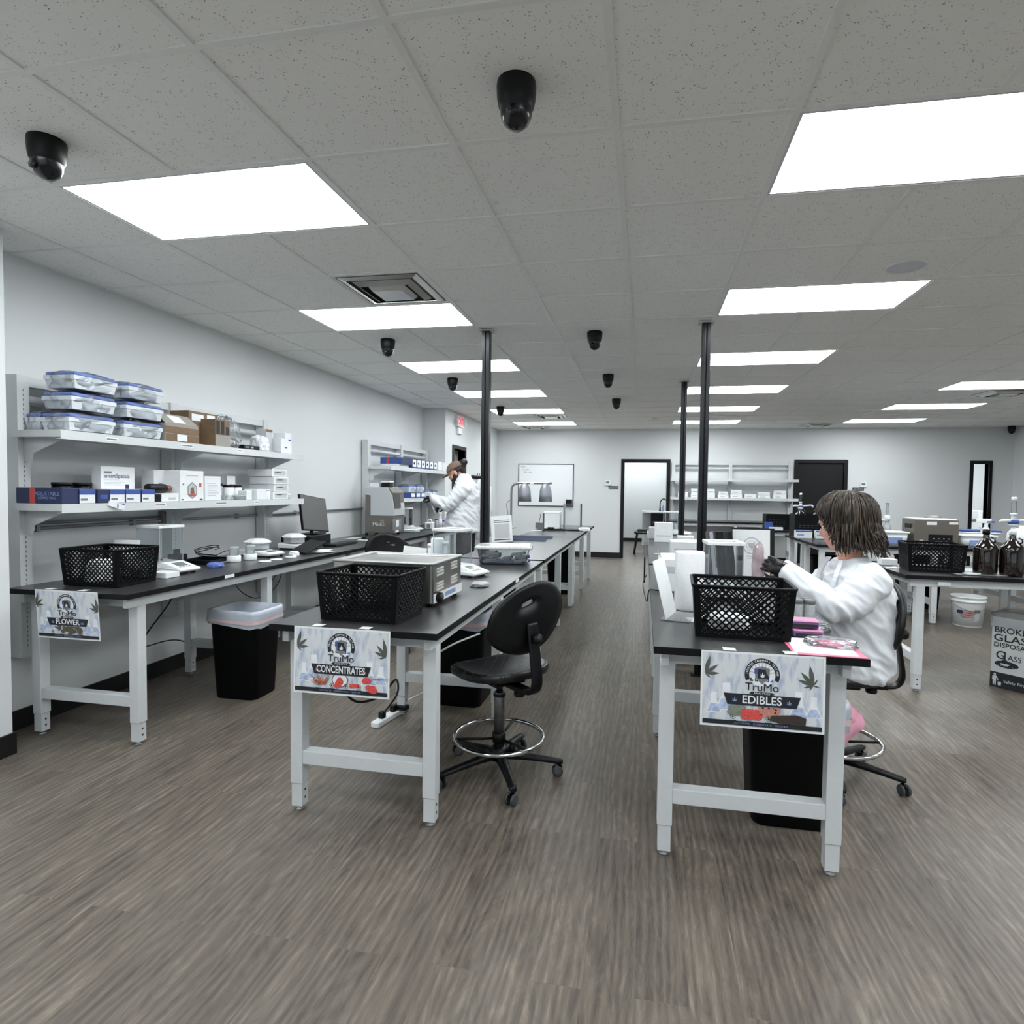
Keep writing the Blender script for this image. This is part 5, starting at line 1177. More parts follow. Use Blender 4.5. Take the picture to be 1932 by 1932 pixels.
for y, z in ((-.115, .150), (.085, .158), (-.115, .078), (.085, .084)):
    b = MB()
    for k in range(3): b.bar((W_/2+.001, y-.045, z+.015*k), (W_/2+.001, y+.045, z+.002+.015*k), .008, .006, up=(1, 0, 0))
    b.build('louvre', mat('louvre_light', (226, 226, 222), .3, metal=.3), r)
pn = MB().box(W_/2, W_/2+.004, -D_/2+.01, D_/2-.01, .018, .062).build('control_panel', PLAST, r)
MB().box(W_/2+.004, W_/2+.0046, -.05, .10, .03, .052).build('panel_print', PALEBLUE, pn)
MB().lathe([(0, 0), (.026, 0), (.024, .022), (0, .024)], (W_/2+.004, -.15, .042), 20, axis='x').build('knob', BLACK, r)
for x in (-.24, .24):
    for y in (-.17, .17): MB().lathe([(0, 0), (.016, 0), (.016, .019), (0, .019)], (x, y, 0), 12).build('foot', BLACK, r)
MB().tube(bez([(-.26, -.10, .06), (-.285, -.20, .07), (-.29, -.26, .05), (-.285, -.28, .004)], 6), .005).build('cord', BLACK, r)
r = thing('text_card', 'tilted printed card standing behind the stainless bath', 'sign', (-1.47, 3.62, TZ), .25)
Mc = Matrix.Rotation(-.18, 4, 'X') @ Matrix.Rotation(.12, 4, 'Y'); MB().box(-.075, .075, 0, .002, 0, .20, M=Mc).build('card', PAPER, r); b = MB(); b.box(-.05, .055, -.001, 0, .085, .092, M=Mc); b.box(-.05, .055, -.001, 0, .125, .132, M=Mc); b.build('text_lines', GREYP, r); MB().box(-.08, .08, 0, .09, 0, .003).build('stand_foot', GLASS, r)
def roll(loc, label, r_=.065, h_=.27):
    r = thing('paper_towel_roll', label, 'paper roll', loc)
    MB().lathe([(.02, 0), (r_, 0), (r_+.001, .01), (r_+.001, h_-.008), (r_-.004, h_), (.022, h_), (.02, h_-.02), (.02, 0)], n=36, cap=False).build('paper', mat('towel_paper', (228, 230, 232), .9, var=.03, scale=60, bump=.3), r)
    MB().lathe([(.0205, 0), (.0205, h_-.004), (.018, h_-.004), (.018, .0)], n=24, cap=False).build('core', GCARD, r); return r
roll((-1.42, 3.98, TZ), 'white paper towel roll beside the draft shield on the centre table', .045, .23)
jar((-1.49, 4.17, TZ), .07, .17, PLAST, 'white lidded tub left of the paper roll on the centre table', bodym=PLAST)
film_bag((-.955, 3.42, TZ), (.10, .12, .025), 'small grey pouch at the aisle edge right of the bath', 41, m=mat('grey_pouch', (150, 154, 156), .35), name='pouch', cat='pouch')
# things in the draft shield
for k, (x, y, l) in enumerate(((-1.31, 3.83, 'white spatula set standing in the centre balance'),)):
    jar((x, y, TZ+.09), .02, .13, PLAST, l, cat='vial', name='vial')
# clear tub with lid and contents
r = thing('clear_storage_tub', 'clear lidded tub full of blue capped tubes on the centre table', 'tub', (-1.075, 4.56, TZ+.001), math.radians(8))
MB().loft([rr(.36, .24, .003, .03), rr(.40, .27, .11, .03), rr(.42, .29, .118, .03)], cap=True).build('tub_body', glassmat('clear_tub', (246, 248, 250), .08, .14), r)
MB().loft([rr(.425, .295, .116, .035), rr(.44, .31, .118, .035), rr(.44, .31, .132, .035), rr(.41, .28, .142, .03), rr(.35, .22, .142, .03), rr(.33, .2, .136, .03)], cap=True).build('lid', glassmat('milky_lid', (240, 243, 245), .25, .6), r)
MB().bar((.205, -.04, .12), (.205, .04, .12), .03, .02).build('latch', DARK, r)
for k in range(16):
    random.seed(k+100); x, y, z = random.uniform(-.15, .15), random.uniform(-.09, .09), .014+.03*(k % 3); a = random.uniform(-1, 1); d = Vector((math.cos(a), math.sin(a), random.uniform(-.1, .1)))*.045; p = Vector((x, y, z))
    tb = MB().tube([p-d, p+d], .012, 10).build('sample_tube', PLAST, r); MB().tube([p+d, p+d*1.35], .013, 10).build('cap', [BLUE], tb)
MB().loft([rr(.32, .20, .006, .03), rr(.33, .205, .016, .03)]).build('loose_caps', mat('blue_caps_bed', (176, 188, 214), .5, var=.4, scale=60), r)
# heat lamp
r = thing('heat_lamp', 'twin shade silver heat lamp on a curved stand over the far centre table', 'lamp', (-1.93, 8.60, TZ))
MB().rbox(-.06, .70, -.16, .16, 0, .02, .02).build('base', STEEL, r) if False else None
MB().tube(bez([(0, 0, 0), (0, 0, .3), (0, 0, .55), (.02, 0, .63), (.10, 0, .67), (.2, 0, .672), (.60, 0, .672)], 8), .016, 12).build('stand', mat('lamp_tube', (150, 152, 158), .3, metal=.8), r)
MB().box(-.05, .05, -.12, .12, 0, .012).build('foot_plate', STEEL, r)
for x in (.20, .51): MB().lathe([(.0, .665), (.03, .665), (.045, .655), (.07, .62), (.085, .57), (.09, .50), (.098, .40), (.094, .40), (.08, .57), (.03, .645), (0, .65)], (x, 0, 0), 32, cap=False).build('lamp_shade', mat('spun_aluminium', (150, 153, 160), .5, metal=.65, scale=4), r)
MB().tube(bez([(-.02, 0, .42), (-.07, .0, .36), (-.05, 0, .22), (-.03, 0, .06), (-.02, .0, .0)], 6), .006).build('cord', GREYM, r)
MB().box(.28, .34, -.018, -.016, .66, .685).build('label', PAPER, r)
r = thing('sign_stand', 'printed sheet in a slanted clear stand beside the left post', 'sign', (-1.52, 6.35, TZ), .1)
Mc = Matrix.Rotation(-.15, 4, 'X') @ Matrix.Rotation(-.08, 4, 'Y'); MB().box(-.115, .115, 0, .003, 0, .29, M=Mc).build('sheet', PAPER, r); b = MB(); b.box(-.085, .09, -.001, 0, .215, .223, M=Mc); b.box(-.085, .09, -.001, 0, .235, .24, M=Mc); b.box(-.085, .09, -.001, 0, .02, .03, M=Mc); b.build('dark_lines', DARK, r); MB().box(-.08, .085, -.0008, 0, .04, .20, M=Mc).build('picture', LGREY, r); MB().box(-.115, .115, 0, .1, 0, .003).build('stand_foot', GLASS, r)
for k, (y, x) in enumerate(((6.62, -1.31), (7.02, -1.30))):
    r = thing('steel_rail', f'{["nearer","farther"][k]} flat grey steel rail lying across the centre row', 'rail', (x, y, TZ)); b = MB(); b.box(-.26, .23, -.05, .05, 0, .004); b.box(-.26, .23, -.05, -.046, .004, .022); b.box(-.26, .23, .046, .05, .004, .022); b.build('rail', mat('blue_grey_steel', (110, 120, 138), .35, metal=.6), r)
r = thing('coffee_dispenser', 'white faced dispenser block on the far centre table', 'dispenser', (-1.31, 8.50, TZ)); MB().rbox(-.10, .13, -.09, .09, .02, .245, .01).build('body', PLAST, r); MB().box(-.115, -.09, -.09, .09, 0, .24).build('dark_side', mat('dark_side', (74, 70, 66), .4), r); MB().box(-.10, .42, -.10, .10, 0, .02).build('base', BLACK, r); MB().rbox(-.105, .135, -.095, .095, .245, .262, .01).build('cap', PLAST, r); MB().box(-.04, .05, -.10, -.09, .02, .045).build('slot', BLACK, r)
r = thing('acrylic_case', 'tall clear acrylic box on the far centre table', 'case', (-1.02, 8.62, TZ+.021)); b = MB(); b.box(-.125, .125, -.10, -.097, 0, .36); b.box(-.125, .125, .097, .10, 0, .36); b.box(-.125, -.122, -.097, .097, 0, .36); b.box(.122, .125, -.097, .097, 0, .36); b.build('panels', glassmat('acrylic_case_sheet', (253, 254, 254), .03, .02), r)
b = MB()
for x in (-.125, .12):
    for y in (-.10, .096): b.box(x, x+.005, y, y+.004, 0, .36)
b.build('edges', LGREY, r)
paper((-1.47, 8.30, TZ), .20, .14, 'white cloth lying left of the dispenser block', curl=.03); film_bag((-.78-.05, 8.45, TZ), (.16, .14, .05), 'crumpled white wrapper right of the acrylic box', 51, m=PAPER, name='wrapper', cat='wrapper')
r = thing('framed_card', 'small grey framed card beside the far dispenser', 'card', (-1.52, 8.66, TZ)); MB().box(-.055, .055, 0, .01, 0, .09).build('frame', GREYP, r)
MB().tube([(0, .005, .09), (.02, .005, .2), (.01, .005, .22)], .004).build('wire', DARK, r)
# floor : power strip, cords
r = thing('power_strip', 'white power strip on the floor below the concentrates sign', 'power strip', (-1.53, 3.45, 0), math.radians(72-90+8))
MB().rbox(-.028, .028, -.17, .17, 0, .035, .008).build('strip_body', PLAST, r)
for y in (-.09, .03): MB().rbox(-.016, .016, y-.02, y+.02, .035, .075, .006).build('plug', BLACK, r)
MB().rbox(-.02, .075, .05, .10, .036, .066, .008).build('adapter_plug', BLACK, r)
PWS = r; PI_ = Matrix.Translation(r.location) @ Matrix.Rotation(r.rotation_euler.z, 4, 'Z'); PI_ = PI_.inverted()
MB().tube(bez([(-1.50, 2.85, .78), (-1.47, 2.62, .70), (-1.43, 2.52, .585), (-1.36, 2.50, .525), (-1.30, 2.55, .44), (-1.25, 2.7, .42), (-1.28, 2.95, .42), (-1.38, 3.2, .25), (-1.52, 3.34, .08)], 8), .006, 8).build('black_cord', BLACK, r).data.transform(PI_)
MB().tube(bez([(-1.56, 3.63, .02), (-1.40, 3.66, .10), (-1.25, 3.5, .22), (-1.22, 3.25, .42), (-1.1, 3.3, .52), (-.98, 3.52, .55)], 8), .006, 8).build('white_cord', PLAST, r).data.transform(PI_)
r = thing('hanging_cable', 'dark cable loops hanging under the left wall table', 'cable', (0, 0, 0)); MB().tube(bez([(-3.30, 4.35, .80), (-3.25, 4.30, .62), (-3.18, 4.45, .50), (-3.12, 4.65, .58), (-3.10, 4.72, .80), (-3.14, 4.60, .62), (-3.22, 4.55, .66), (-3.24, 4.5, .80)], 8), .0035, 6).build('loop', BLACK, r)
r = thing('hanging_cable', 'dark cable falling to the floor beside the left bin', 'cable', (0, 0, 0)); MB().tube(bez([(-3.40, 3.80, .80), (-3.40, 3.80, .62), (-3.44, 3.62, .40), (-3.45, 3.55, .30), (-3.42, 3.85, .28), (-3.42, 4.2, .10), (-3.40, 4.4, .01)], 8), .005, 6).build('cable', BLACK, r)
# ------------------------------------------------------------------ right row (edibles)
roll((.225, 3.02, TZ), 'large white paper towel roll on the edibles table', .07, .285)
r = thing('acrylic_sign_holder', 'clear slanted sign holder with white sheet beside the paper towel roll', 'sign', (.135, 2.83, TZ), PI/2-.25)
Mc = Matrix.Rotation(-.25, 4, 'X'); MB().box(-.11, .11, 0, .003, .004, .27, M=Mc).build('sheet', PAPER, r); MB().box(-.11, .11, -.10, .03, 0, .003).build('clear_foot', glassmat('acrylic_foot', (236, 240, 242), .1, .3), r)
paper((.245, 2.77, TZ), .08, .10, 'small folded white slip against the edibles basket', rz=.2, curl=.02)
r = thing('wrapped_paper_stack', 'white wrapped paper block beside the towel roll', 'box', (.155, 3.62, TZ)); MB().rbox(-.065, .13, -.14, .14, 0, .20, .02).build('stack', CARD, r)
MB().box(-.05, .115, -.1408, -.14, .11, .15).build('print', LGREY, r)
for k, (z) in enumerate((.03, .08, .2)): MB().box(-.0658, -.065, -.12, .12, z, z+.02).build('print_line', LGREY, r)
for k, (x, y, l) in enumerate(((.10, 4.15, 'nearest'), (.10, 5.6, 'second'), (.11, 5.05, 'third'))): tag(MB().box(x, x+.06, y, y+.04, TZ, TZ+.002).build('table_label', PAPER), f'small white label stuck on the right row table top, {l}', 'label')
for k, (x, y, w_, d_, h_, l) in enumerate(((.36, 5.35, .26, .30, .15, 'long paper packet stack in front of the near right post'), (.62, 5.45, .22, .30, .15, 'long paper packet stack behind the near right post'), (.31, 4.12, .12, .10, .12, 'white printed packet visible through the edibles draft shield'))):
    r = carton((x, y, TZ), (w_, d_, h_), l, name='paper_packet', prints=[('y', .1, .9, .3, .38, LGREY), ('y', .1, .8, .55, .63, LGREY)])
r = thing('folded_note', 'small slanted note standing near the towel roll', 'card', (.30, 4.55, TZ), -.3); MB().box(-.06, .06, 0, .002, 0, .10, M=Matrix.Rotation(-.4, 4, 'X')).build('note', PAPER, r); MB().box(-.04, .045, -.001, 0, .02, .028, M=Matrix.Rotation(-.4, 4, 'X')).build('blue_line', NAVY, r); MB().box(-.06, .06, 0, .05, 0, .002).build('foot', PAPER, r)
carton((.22, 7.0, TZ), (.20, .16, .22), 'white carton standing on the far part of the right row', prints=[('y', .1, .9, .3, .36, LGREY)])
carton((.13, 7.45, TZ), (.14, .14, .14), 'smaller grey white carton left on the far part of the right row', m=LGREY)
carton((.42, 6.35, TZ), (.16, .16, .12), 'white packet by the thin far post', name='paper_packet')
# folders / binders and framed seal
bs = [(.47, .03, 'leftmost black binder behind the edibles basket'), (.530, .035, 'middle black binder behind the edibles basket'), (.590, .03, 'right black binder behind the edibles basket')]
for k, (x, w_, l) in enumerate(bs):
    r = thing('ring_binder', l, 'binder', (x, 4.22, TZ), -.10); r.rotation_euler = (-.06, -.10, 0)
    MB().box(-w_/2, -w_/2+.003, -.12, .12, 0, .31).build('cover', BLACK, r); MB().box(w_/2-.003, w_/2, -.12, .12, 0, .31).build('cover', BLACK, r)
    MB().box(-w_/2+.003, w_/2-.003, -.12, -.117, 0, .31).build('spine', [BLACK if k else mat('silver_spine', (170, 174, 180), .3, metal=.5)], r); MB().box(-w_/2+.004, w_/2-.004, -.11, .115, .005, .295).build('pages', PAPER, r)
r = thing('clipboard_folder', 'open black folder showing a white sheet with a round grey seal', 'folder', (.715, 4.26, TZ), .04); r.rotation_euler = (-.10, 0, .04)
MB().box(-.12, .16, 0, .006, 0, .335).build('black_cover', BLACK, r); MB().box(-.115, .13, -.003, 0, .005, .325).build('sheet', PAPER, r)
SY = lambda x, z: Matrix(((1,0,0,x),(0,0,-1,-.0032),(0,1,0,z),(0,0,0,1)))
b = MB(); n = 30
for R1, R2 in ((.058, .050), (.034, .031)):
    b.add([(R1*math.cos(2*PI*k/n), R1*math.sin(2*PI*k/n), 0) for k in range(n)]+[(R2*math.cos(2*PI*k/n), R2*math.sin(2*PI*k/n), 0) for k in range(n)], [(k, (k+1) % n, n+(k+1) % n, n+k) for k in range(n)])
b.prism([(-.022, .018), (.022, .018), (.018, -.01), (0, -.026), (-.018, -.01)], .0003, Matrix.Identity(4)); b.prism([(-.035, -.075), (.035, -.075), (.035, -.068), (-.035, -.068)], .0003, Matrix.Identity(4)); b.prism([(-.03, -.088), (.03, -.088), (.03, -.082), (-.03, -.082)], .0003, Matrix.Identity(4))
o = b.build('seal_print', mat('pale_grey_print', (178, 182, 186), .7), r); o.data.transform(SY(.01, .215))
jar((.66, 3.62, TZ), .022, .13, BLUE, 'clear vial with a blue cap beside the woman\'s glove', cat='vial', name='capped_vial', bodym=GLASS)
# sample jars and trays
k = 0
for i in range(3):
    for j in range(3):
        if (i, j) == (2, 2): continue
        jar((.635+.052*i, 2.86+.052*j, TZ+.012), .0235, .088, mat('grey_lid', (120, 124, 124), .5), f'grey lidded clear sample jar, {["front","middle","back"][j]} row {["left","centre","right"][i]} in the group at the woman\'s elbow', cat='jar', name='sample_jar', bodym=TUBM, lidh=.018, group='grey lidded sample jars'); k += 1
r = thing('sample_tray', 'shallow clear tray holding the grey lidded jars', 'tray', (.70, 2.90, TZ)); MB().rbox(-.10, .10, -.09, .11, 0, .01, .01).build('tray', TUBM, r)
film_bag((.68, 2.72, TZ), (.20, .13, .035), 'flattened clear bags stacked between jars and pink boxes', 61, name='plastic_bag')
for k, (z, y, l, m1, m2) in enumerate(((0, 2.56, 'lower purple box with pink lid at the right corner of the basket', 0, 1), (.034, 2.58, 'upper purple and pink box at the right corner of the basket', 1, 0))):
    r = thing('sample_box', l, 'box', (.655-.01*k, y, TZ+.004+z), -.05); MB().rbox(-.058, .052, -.04, .04, 0, .022, .006).build('box_body', mat('purple_print', (120, 96, 150), .4), r); MB().rbox(-.060, .054, -.042, .042, .022, .029, .006).build('pink_lid', mat('mauve_lid', (188, 124, 160), .5), r); MB().box(-.05, .045, -.0415, -.04, .004, .016).build('dark_label', DARK, r)
r = thing('pink_tray', 'pink tray lined with white paper at the front corner of the edibles table', 'tray', (.665, 2.385, TZ), -.02)
b = MB(); b.box(-.125, .12, -.125, .125, 0, .003)
b.build('tray', PINK, r, bevel=.001); b = MB(); b.box(-.112, .10, -.108, .12, .003, .0045, M=Matrix.Rotation(-.05, 4, 'Z')); b.build('paper_liner', PAPER, r)
film_bag((.70, 2.41, TZ+.005), (.17, .11, .028), 'clear bag with pink sweets on the pink tray', 71, rz=-.3)
for k, (x, y, a) in enumerate(((.69, 2.43, -.35), (.70, 2.39, -.3))): tag(MB().lathe([(0, -.035), (.008, -.03), (.010, 0), (.008, .03), (0, .035)], n=10, axis='x', M=Matrix.Translation((x, y, TZ+.015+.0)) @ Matrix.Rotation(a, 4, 'Z') @ Matrix.Diagonal((1.2, 1, .6, 1))).build('pink_sweet', PINK), f'{["back","front"][k]} pink sweet inside the clear bag on the tray', 'sweet')
# inside the edibles basket
film_bag((.36, 2.62, TZ+.008), (.16, .12, .06), 'white crumpled papers inside the edibles basket', 81, m=PAPER, name='crumpled_paper', cat='paper')
film_bag((-3.12, 2.96, TZ+.008), (.13, .16, .13), 'white packets inside the left wall table basket', 82, m=PAPER, name='white_packet', cat='packet')
# ------------------------------------------------------------------ right side tables
r = thing('stainless_cleaner', 'stainless ultrasonic cleaner box with black control panel', 'machine', (3.17, 7.47, TZ))
MB().box(-.22, .22, -.17, .17, .012, .30).build('casing', mat('dark_satin_steel', (128, 122, 114), .35, metal=.7, var=.04), r, bevel=.004); MB().box(-.08, .16, -.173, -.17, .03, .14).build('control_panel', BLACK, r)
MB().box(-.10, 0, -.172, -.17, .245, .28).build('label', PAPER, r); MB().box(.12, .21, -.172, -.17, .255, .28).build('label', PAPER, r)
MB().loft([rr(.44, .34, .30, .02), rr(.42, .32, .312, .02), rr(.2, .12, .318, .02)]).build('lid', STEEL, r); MB().tube([(-.05, 0, .318), (-.04, 0, .335), (.1, 0, .335), (.11, 0, .318)], .006).build('lid_handle', STEEL, r)
MB().rbox(-.226, -.22, -.08, .08, .20, .25, .003).build('side_handle', BLACK, r)
for k in range(2): MB().box(-.17+.09*k, -.13+.09*k, -.1712, -.17, .03, .08).build('vent_print', LGREY, r)
b = MB()
for k in range(8): b.box(-.06+.025*(k % 8), -.045+.025*(k % 8), -.1745, -.173, .06+.03*(k % 2), .068+.03*(k % 2))
b.build('indicator_lights', LGREY, r)
for x in (-.18, .18): 
    for y in (-.13, .13): MB().lathe([(0, 0), (.016, 0), (.016, .013), (0, .013)], (x, y, 0), 10).build('foot', BLACK, r)
carton((3.68, 8.45, TZ), (.22, .16, .12), 'small black box on the crosswise table near the narrow doorway', m=BLACK, name='black_box')
def tub(loc, w_, d_, h_, label, fill=None, rz=0):
    r = thing('plastic_tub', label, 'tub', loc, rz); MB().loft([rr(w_*.88, d_*.88, .0, .03), rr(w_, d_, h_-.02, .03)]).build('tub_body', mat('frosted_tub', (214, 218, 220), .3, var=.04), r); MB().loft([rr(w_+.01, d_+.01, h_-.02, .03), rr(w_+.025, d_+.025, h_-.018, .03), rr(w_+.025, d_+.025, h_-.002, .03), rr(w_, d_, h_, .03)]).build('lid', PLAST, r)
    if fill: MB().rbox(-w_*.25, w_*.30, -d_/2-.002, -d_/2+.01, h_*.15, h_*.6, .004).build('blue_contents', fill, r)
    return r
tub((3.62, 7.50, TZ), .36, .28, .14, 'white tub with blue contents right of the stainless cleaner', PALEBLUE)
tub((2.74, 7.46, TZ), .34, .26, .16, 'wide white tub with blue contents left of the stainless cleaner', PALEBLUE)
tub((2.78, 8.30, TZ), .34, .26, .26, 'taller white tub behind the wide tub left of the cleaner'); 
carton((2.80, 8.30, TZ+.261), (.16, .05, .03), 'grey bar handle case on the taller white tub', m=GREYP, name='handle_case')
tub((4.05, 8.32, TZ), .40, .28, .13, 'white tub with blue lid by the narrow doorway', None)
carton((4.05, 8.32, TZ+.131), (.42, .3, .02), 'flat blue tray on the tub by the narrow doorway', m=BLUE, name='blue_tray', cat='tray')
r = thing('round_jug', 'large round white container at the right edge behind the brown bottles', 'container', (4.12, 7.48, TZ)); MB().lathe([(0, 0), (.11, 0), (.15, .03), (.16, .1), (.15, .17), (.11, .21), (.05, .22), (.05, .25), (0, .25)], n=28).build('body', PLAST, r)
r = thing('spray_bottle', 'white bottle with blue collar behind the left brown bottle', 'bottle', (3.86, 7.72, TZ)); MB().lathe([(0, 0), (.05, 0), (.05, .17), (.02, .22), (.02, .26), (0, .26)], n=20).build('body', PLAST, r); MB().rbox(-.10, .05, -.02, .02, .26, .31, .01).build('spray_head', PLAST, r); MB().rbox(.0, .08, -.021, .021, .265, .285, .004).build('blue_collar', BLUE, r)
# tall bottle dispensers behind the seated person
def brown_bottle(loc, label, disp=False, rz=0, s=1.0):
    r = thing('brown_bottle', label, 'bottle', loc, rz, 'brown glass reagent bottles')
    MB().lathe([(0, 0), (.066*s, 0), (.073*s, .008), (.075*s, .03), (.075*s, .185*s), (.068*s, .21*s), (.045*s, .238*s), (.024*s, .262*s), (.020*s, .28*s), (.020*s, .30*s), (0, .30*s)], n=32).build('glass_body', AMBER, r)
    MB().tube([(.02*s, -.028, .275*s), (.035*s, -.045, .262*s), (.035*s, -.045, .242*s), (.03*s, -.03, .235*s)], .006*s).build('neck_ring', AMBER, r)
    if not disp: MB().lathe([(0, .295*s), (.024*s, .295*s), (.024*s, .33*s), (0, .332*s)], n=24).build('cap', BLACK, r)
    else:
        MB().lathe([(0, .298*s), (.022*s, .298*s), (.022*s, .33*s), (.014*s, .332*s), (.014*s, .36), (.028*s, .362), (.028*s, .372), (.016, .38), (.016, .44), (.022, .442), (.022, .452), (0, .454)], n=22).build('dispenser_base', PLAST, r)
        MB().lathe([(.026, .375), (.034, .38), (.034, .40), (.026, .405)], n=22).build('blue_ring', BLUE, r)
        MB().lathe([(.015, .45), (.015, .54), (0, .54)], n=20, cap=False).build('clear_cylinder', GLASS, r)
        MB().lathe([(0, .545), (.017, .545), (.017, .57), (0, .572)], n=20).build('plunger_cap', PLAST, r)
        MB().tube(bez([(.0, 0, .395), (.06, -.01, .40), (.14, -.02, .405), (.16, -.02, .38)], 5), .010).build('spout', PLAST, r)
        MB().tube(bez([(-.0, 0, .39), (-.05, 0, .40), (-.10, .01, .395)], 4), [.012]*8+[.006], 8).build('valve', [PLAST], r)
    return r
brown_bottle((2.47, 4.93, TZ), 'brown glass bottle with black cap beside the right basket'); brown_bottle((2.625, 4.90, TZ), 'brown glass bottle with dispenser pump at the right edge', True, .3)
r = thing('clear_hose', 'clear bent hose rising beside the left brown bottle', 'hose', (0, 0, 0)); MB().tube(bez([(2.22, 5.38, 1.02), (2.33, 5.36, 1.055), (2.42, 5.32, 1.02), (2.43, 5.28, .93), (2.42, 5.25, TZ)], 6), .010, 10).build('hose', TUBM, r)
paper((2.45, 5.06, TZ), .40, .42, 'large white sheet under the brown bottles', curl=0, name='liner_sheet', m=mat('liner_grey', (196, 200, 204), .5))
r = thing('weigh_dish', 'small white dish in front of the brown bottles', 'dish', (2.34, 4.84, TZ+.002)); MB().loft([[(.045*math.cos(2*PI*i/24), .028*math.sin(2*PI*i/24), 0) for i in range(24)], [(.06*math.cos(2*PI*i/24), .038*math.sin(2*PI*i/24), .012) for i in range(24)], [(.05*math.cos(2*PI*i/24), .03*math.sin(2*PI*i/24), .009) for i in range(24)]]).build('dish', PLAST, r)
carton((1.97, 5.36, TZ), (.12, .10, .05), 'white pack behind the seated person on the right edge table')
paper((1.92, 5.14, TZ), .07, .08, 'small white slip at the left corner of the right edge table', curl=.01)
# crates with bottles
def crate(loc, w_, d_, h_, label):
    r = thing('black_crate', label, 'crate', loc, 0, 'black crates on the crosswise tables'); b = MB(); t = .006
    b.box(-w_/2, w_/2, -d_/2, d_/2, 0, t); b.box(-w_/2, w_/2, -d_/2, -d_/2+t, t, h_); b.box(-w_/2, w_/2, d_/2-t, d_/2, t, h_); b.box(-w_/2, -w_/2+t, -d_/2+t, d_/2-t, t, h_); b.box(w_/2-t, w_/2, -d_/2+t, d_/2-t, t, h_)
    for k in range(4):
        for j in range(5): b.box(-w_/2+.05+.05*j, -w_/2+.085+.05*j, -d_/2-.001, -d_/2, .06+.03*k, .066+.03*k, 1)
    b.build('crate', [BASK, mat('crate_slot', (74, 78, 84), .6)], r); return r
crate((2.07, 9.98, TZ), .40, .28, .24, 'black crate in the distance left of the seated person\'s head')
crate((2.16, 8.52, TZ), .42, .30, .30, 'black crate holding the tall dispenser bottles left of the head')
carton((1.90, 9.80, TZ), (.10, .10, .12), 'small blue box beside the distant black crate', m=BLUE, name='blue_box')
carton((2.00, 9.76, TZ), (.20, .06, .045), 'white strip box in front of the distant black crate')
brown_bottle((2.06, 8.56, TZ+.008), 'brown bottle with tall white pump standing in the far crate', True, .2, 1.25); brown_bottle((2.27, 8.50, TZ+.008), 'brown bottle without pump standing in the far crate', False, 0, 1.25)
for k, (x, l) in enumerate(((2.02, 'left'), (2.24, 'right'))): carton((x, 8.22, TZ), (.20 if k == 0 else .16, .08, .10), f'{l} white and blue carton in front of the far crate', prints=[('y', 0, 1, .8, 1, BLUE), ('y', .1, .5, .3, .5, PALEBLUE)], group='white and blue cartons by the crate')
r = thing('orange_marker_box', 'small orange framed black window box right of the crate', 'box', (2.52, 8.5, TZ)); MB().box(-.06, .06, -.04, .04, 0, .15).build('box', mat('orange_print', (178, 96, 72), .5), r); MB().box(-.03, .035, -.042, -.04, .05, .11).build('window', BLACK, r)
for k, (x, y, l) in enumerate(((2.98, 8.60, 'left'), (3.12, 8.55, 'right'))):
    r = thing('pump_dispenser', f'{l} tall white pump dispenser rising behind the seated person\'s head', 'dispenser', (x, y, TZ)); MB().lathe([(0, 0), (.05, 0), (.05, .16), (.02, .20), (.02, .22), (0, .22)], n=20).build('flask', TUBM, r); MB().lathe([(.02, .22), (.035, .22), (.04, .26), (.035, .30), (.015, .31)], n=18).build('valve', PLAST, r); MB().lathe([(.018, .31), (.018, .46), (0, .46)], n=14, cap=False).build('barrel', glassmat('barrel_glass', (210, 216, 220), .1, .3), r); MB().lathe([(0, .46), (.035, .46), (.035, .468), (0, .468)], n=14).build('top', LGREY, r)
carton((3.05, 8.25, TZ), (.05, .05, .10), 'tiny black bottle behind the tubs', m=BLACK, name='black_vial', cat='vial')
r = thing('paper_note', 'white notice hanging under the crosswise table apron', 'sign', (3.64, 7.29, .60)); MB().box(-.09, .09, 0, .002, 0, .17).build('note', PAPER, r)
# bucket
r = thing('plastic_bucket', 'white bucket with striped flag shape on the floor under the right tables', 'bucket', (3.53, 7.35, 0))
MB().lathe([(0, 0), (.132, 0), (.136, .008), (.152, .27), (.166, .272), (.167, .292), (.157, .294), (.158, .318), (.170, .32), (.170, .332), (.160, .334), (.155, .31), (.14, .02), (0, .012)], n=44).build('bucket_body', PLAST, r)
def wrap(b, pts, mi, off=.0008):
    """lay a polygon (angle deg, z) on the bucket side"""
    vs = []
    for a, z in pts:
        rad = .136+(.152-.136)*(z-.008)/.262+off; q = math.radians(a); vs.append((rad*math.cos(q), rad*math.sin(q), z))
    b.add(vs, [tuple(range(len(vs)))], mi)
def strip_(b, a0, a1, z0, z1, mi, off=.0008, n=10):
    for i in range(n): u0, u1 = a0+(a1-a0)*i/n, a0+(a1-a0)*(i+1)/n; wrap(b, [(u0, z0), (u1, z0), (u1, z1), (u0, z1)], mi, off)
b = MB(); strip_(b, 205, 228, .150, .185, 0, .0030)
for k in range(7): strip_(b, 212+4*max(0, k-3) if k < 7 else 0, 272-6*max(0, 3-k)*0-(k % 2)*2, .150-.012*k+.03, .150-.012*k+.036, 1 if k % 2 else 2, .0025)
b.build('flag_print', [NAVY, REDM, DARK], r)
b = MB(); strip_(b, 268, 292, .165, .200, 0, .0025); strip_(b, 268, 290, .06, .15, 1, .0025); b.build('label', [mat('brown_label', (104, 92, 84), .6), LGREY], r)
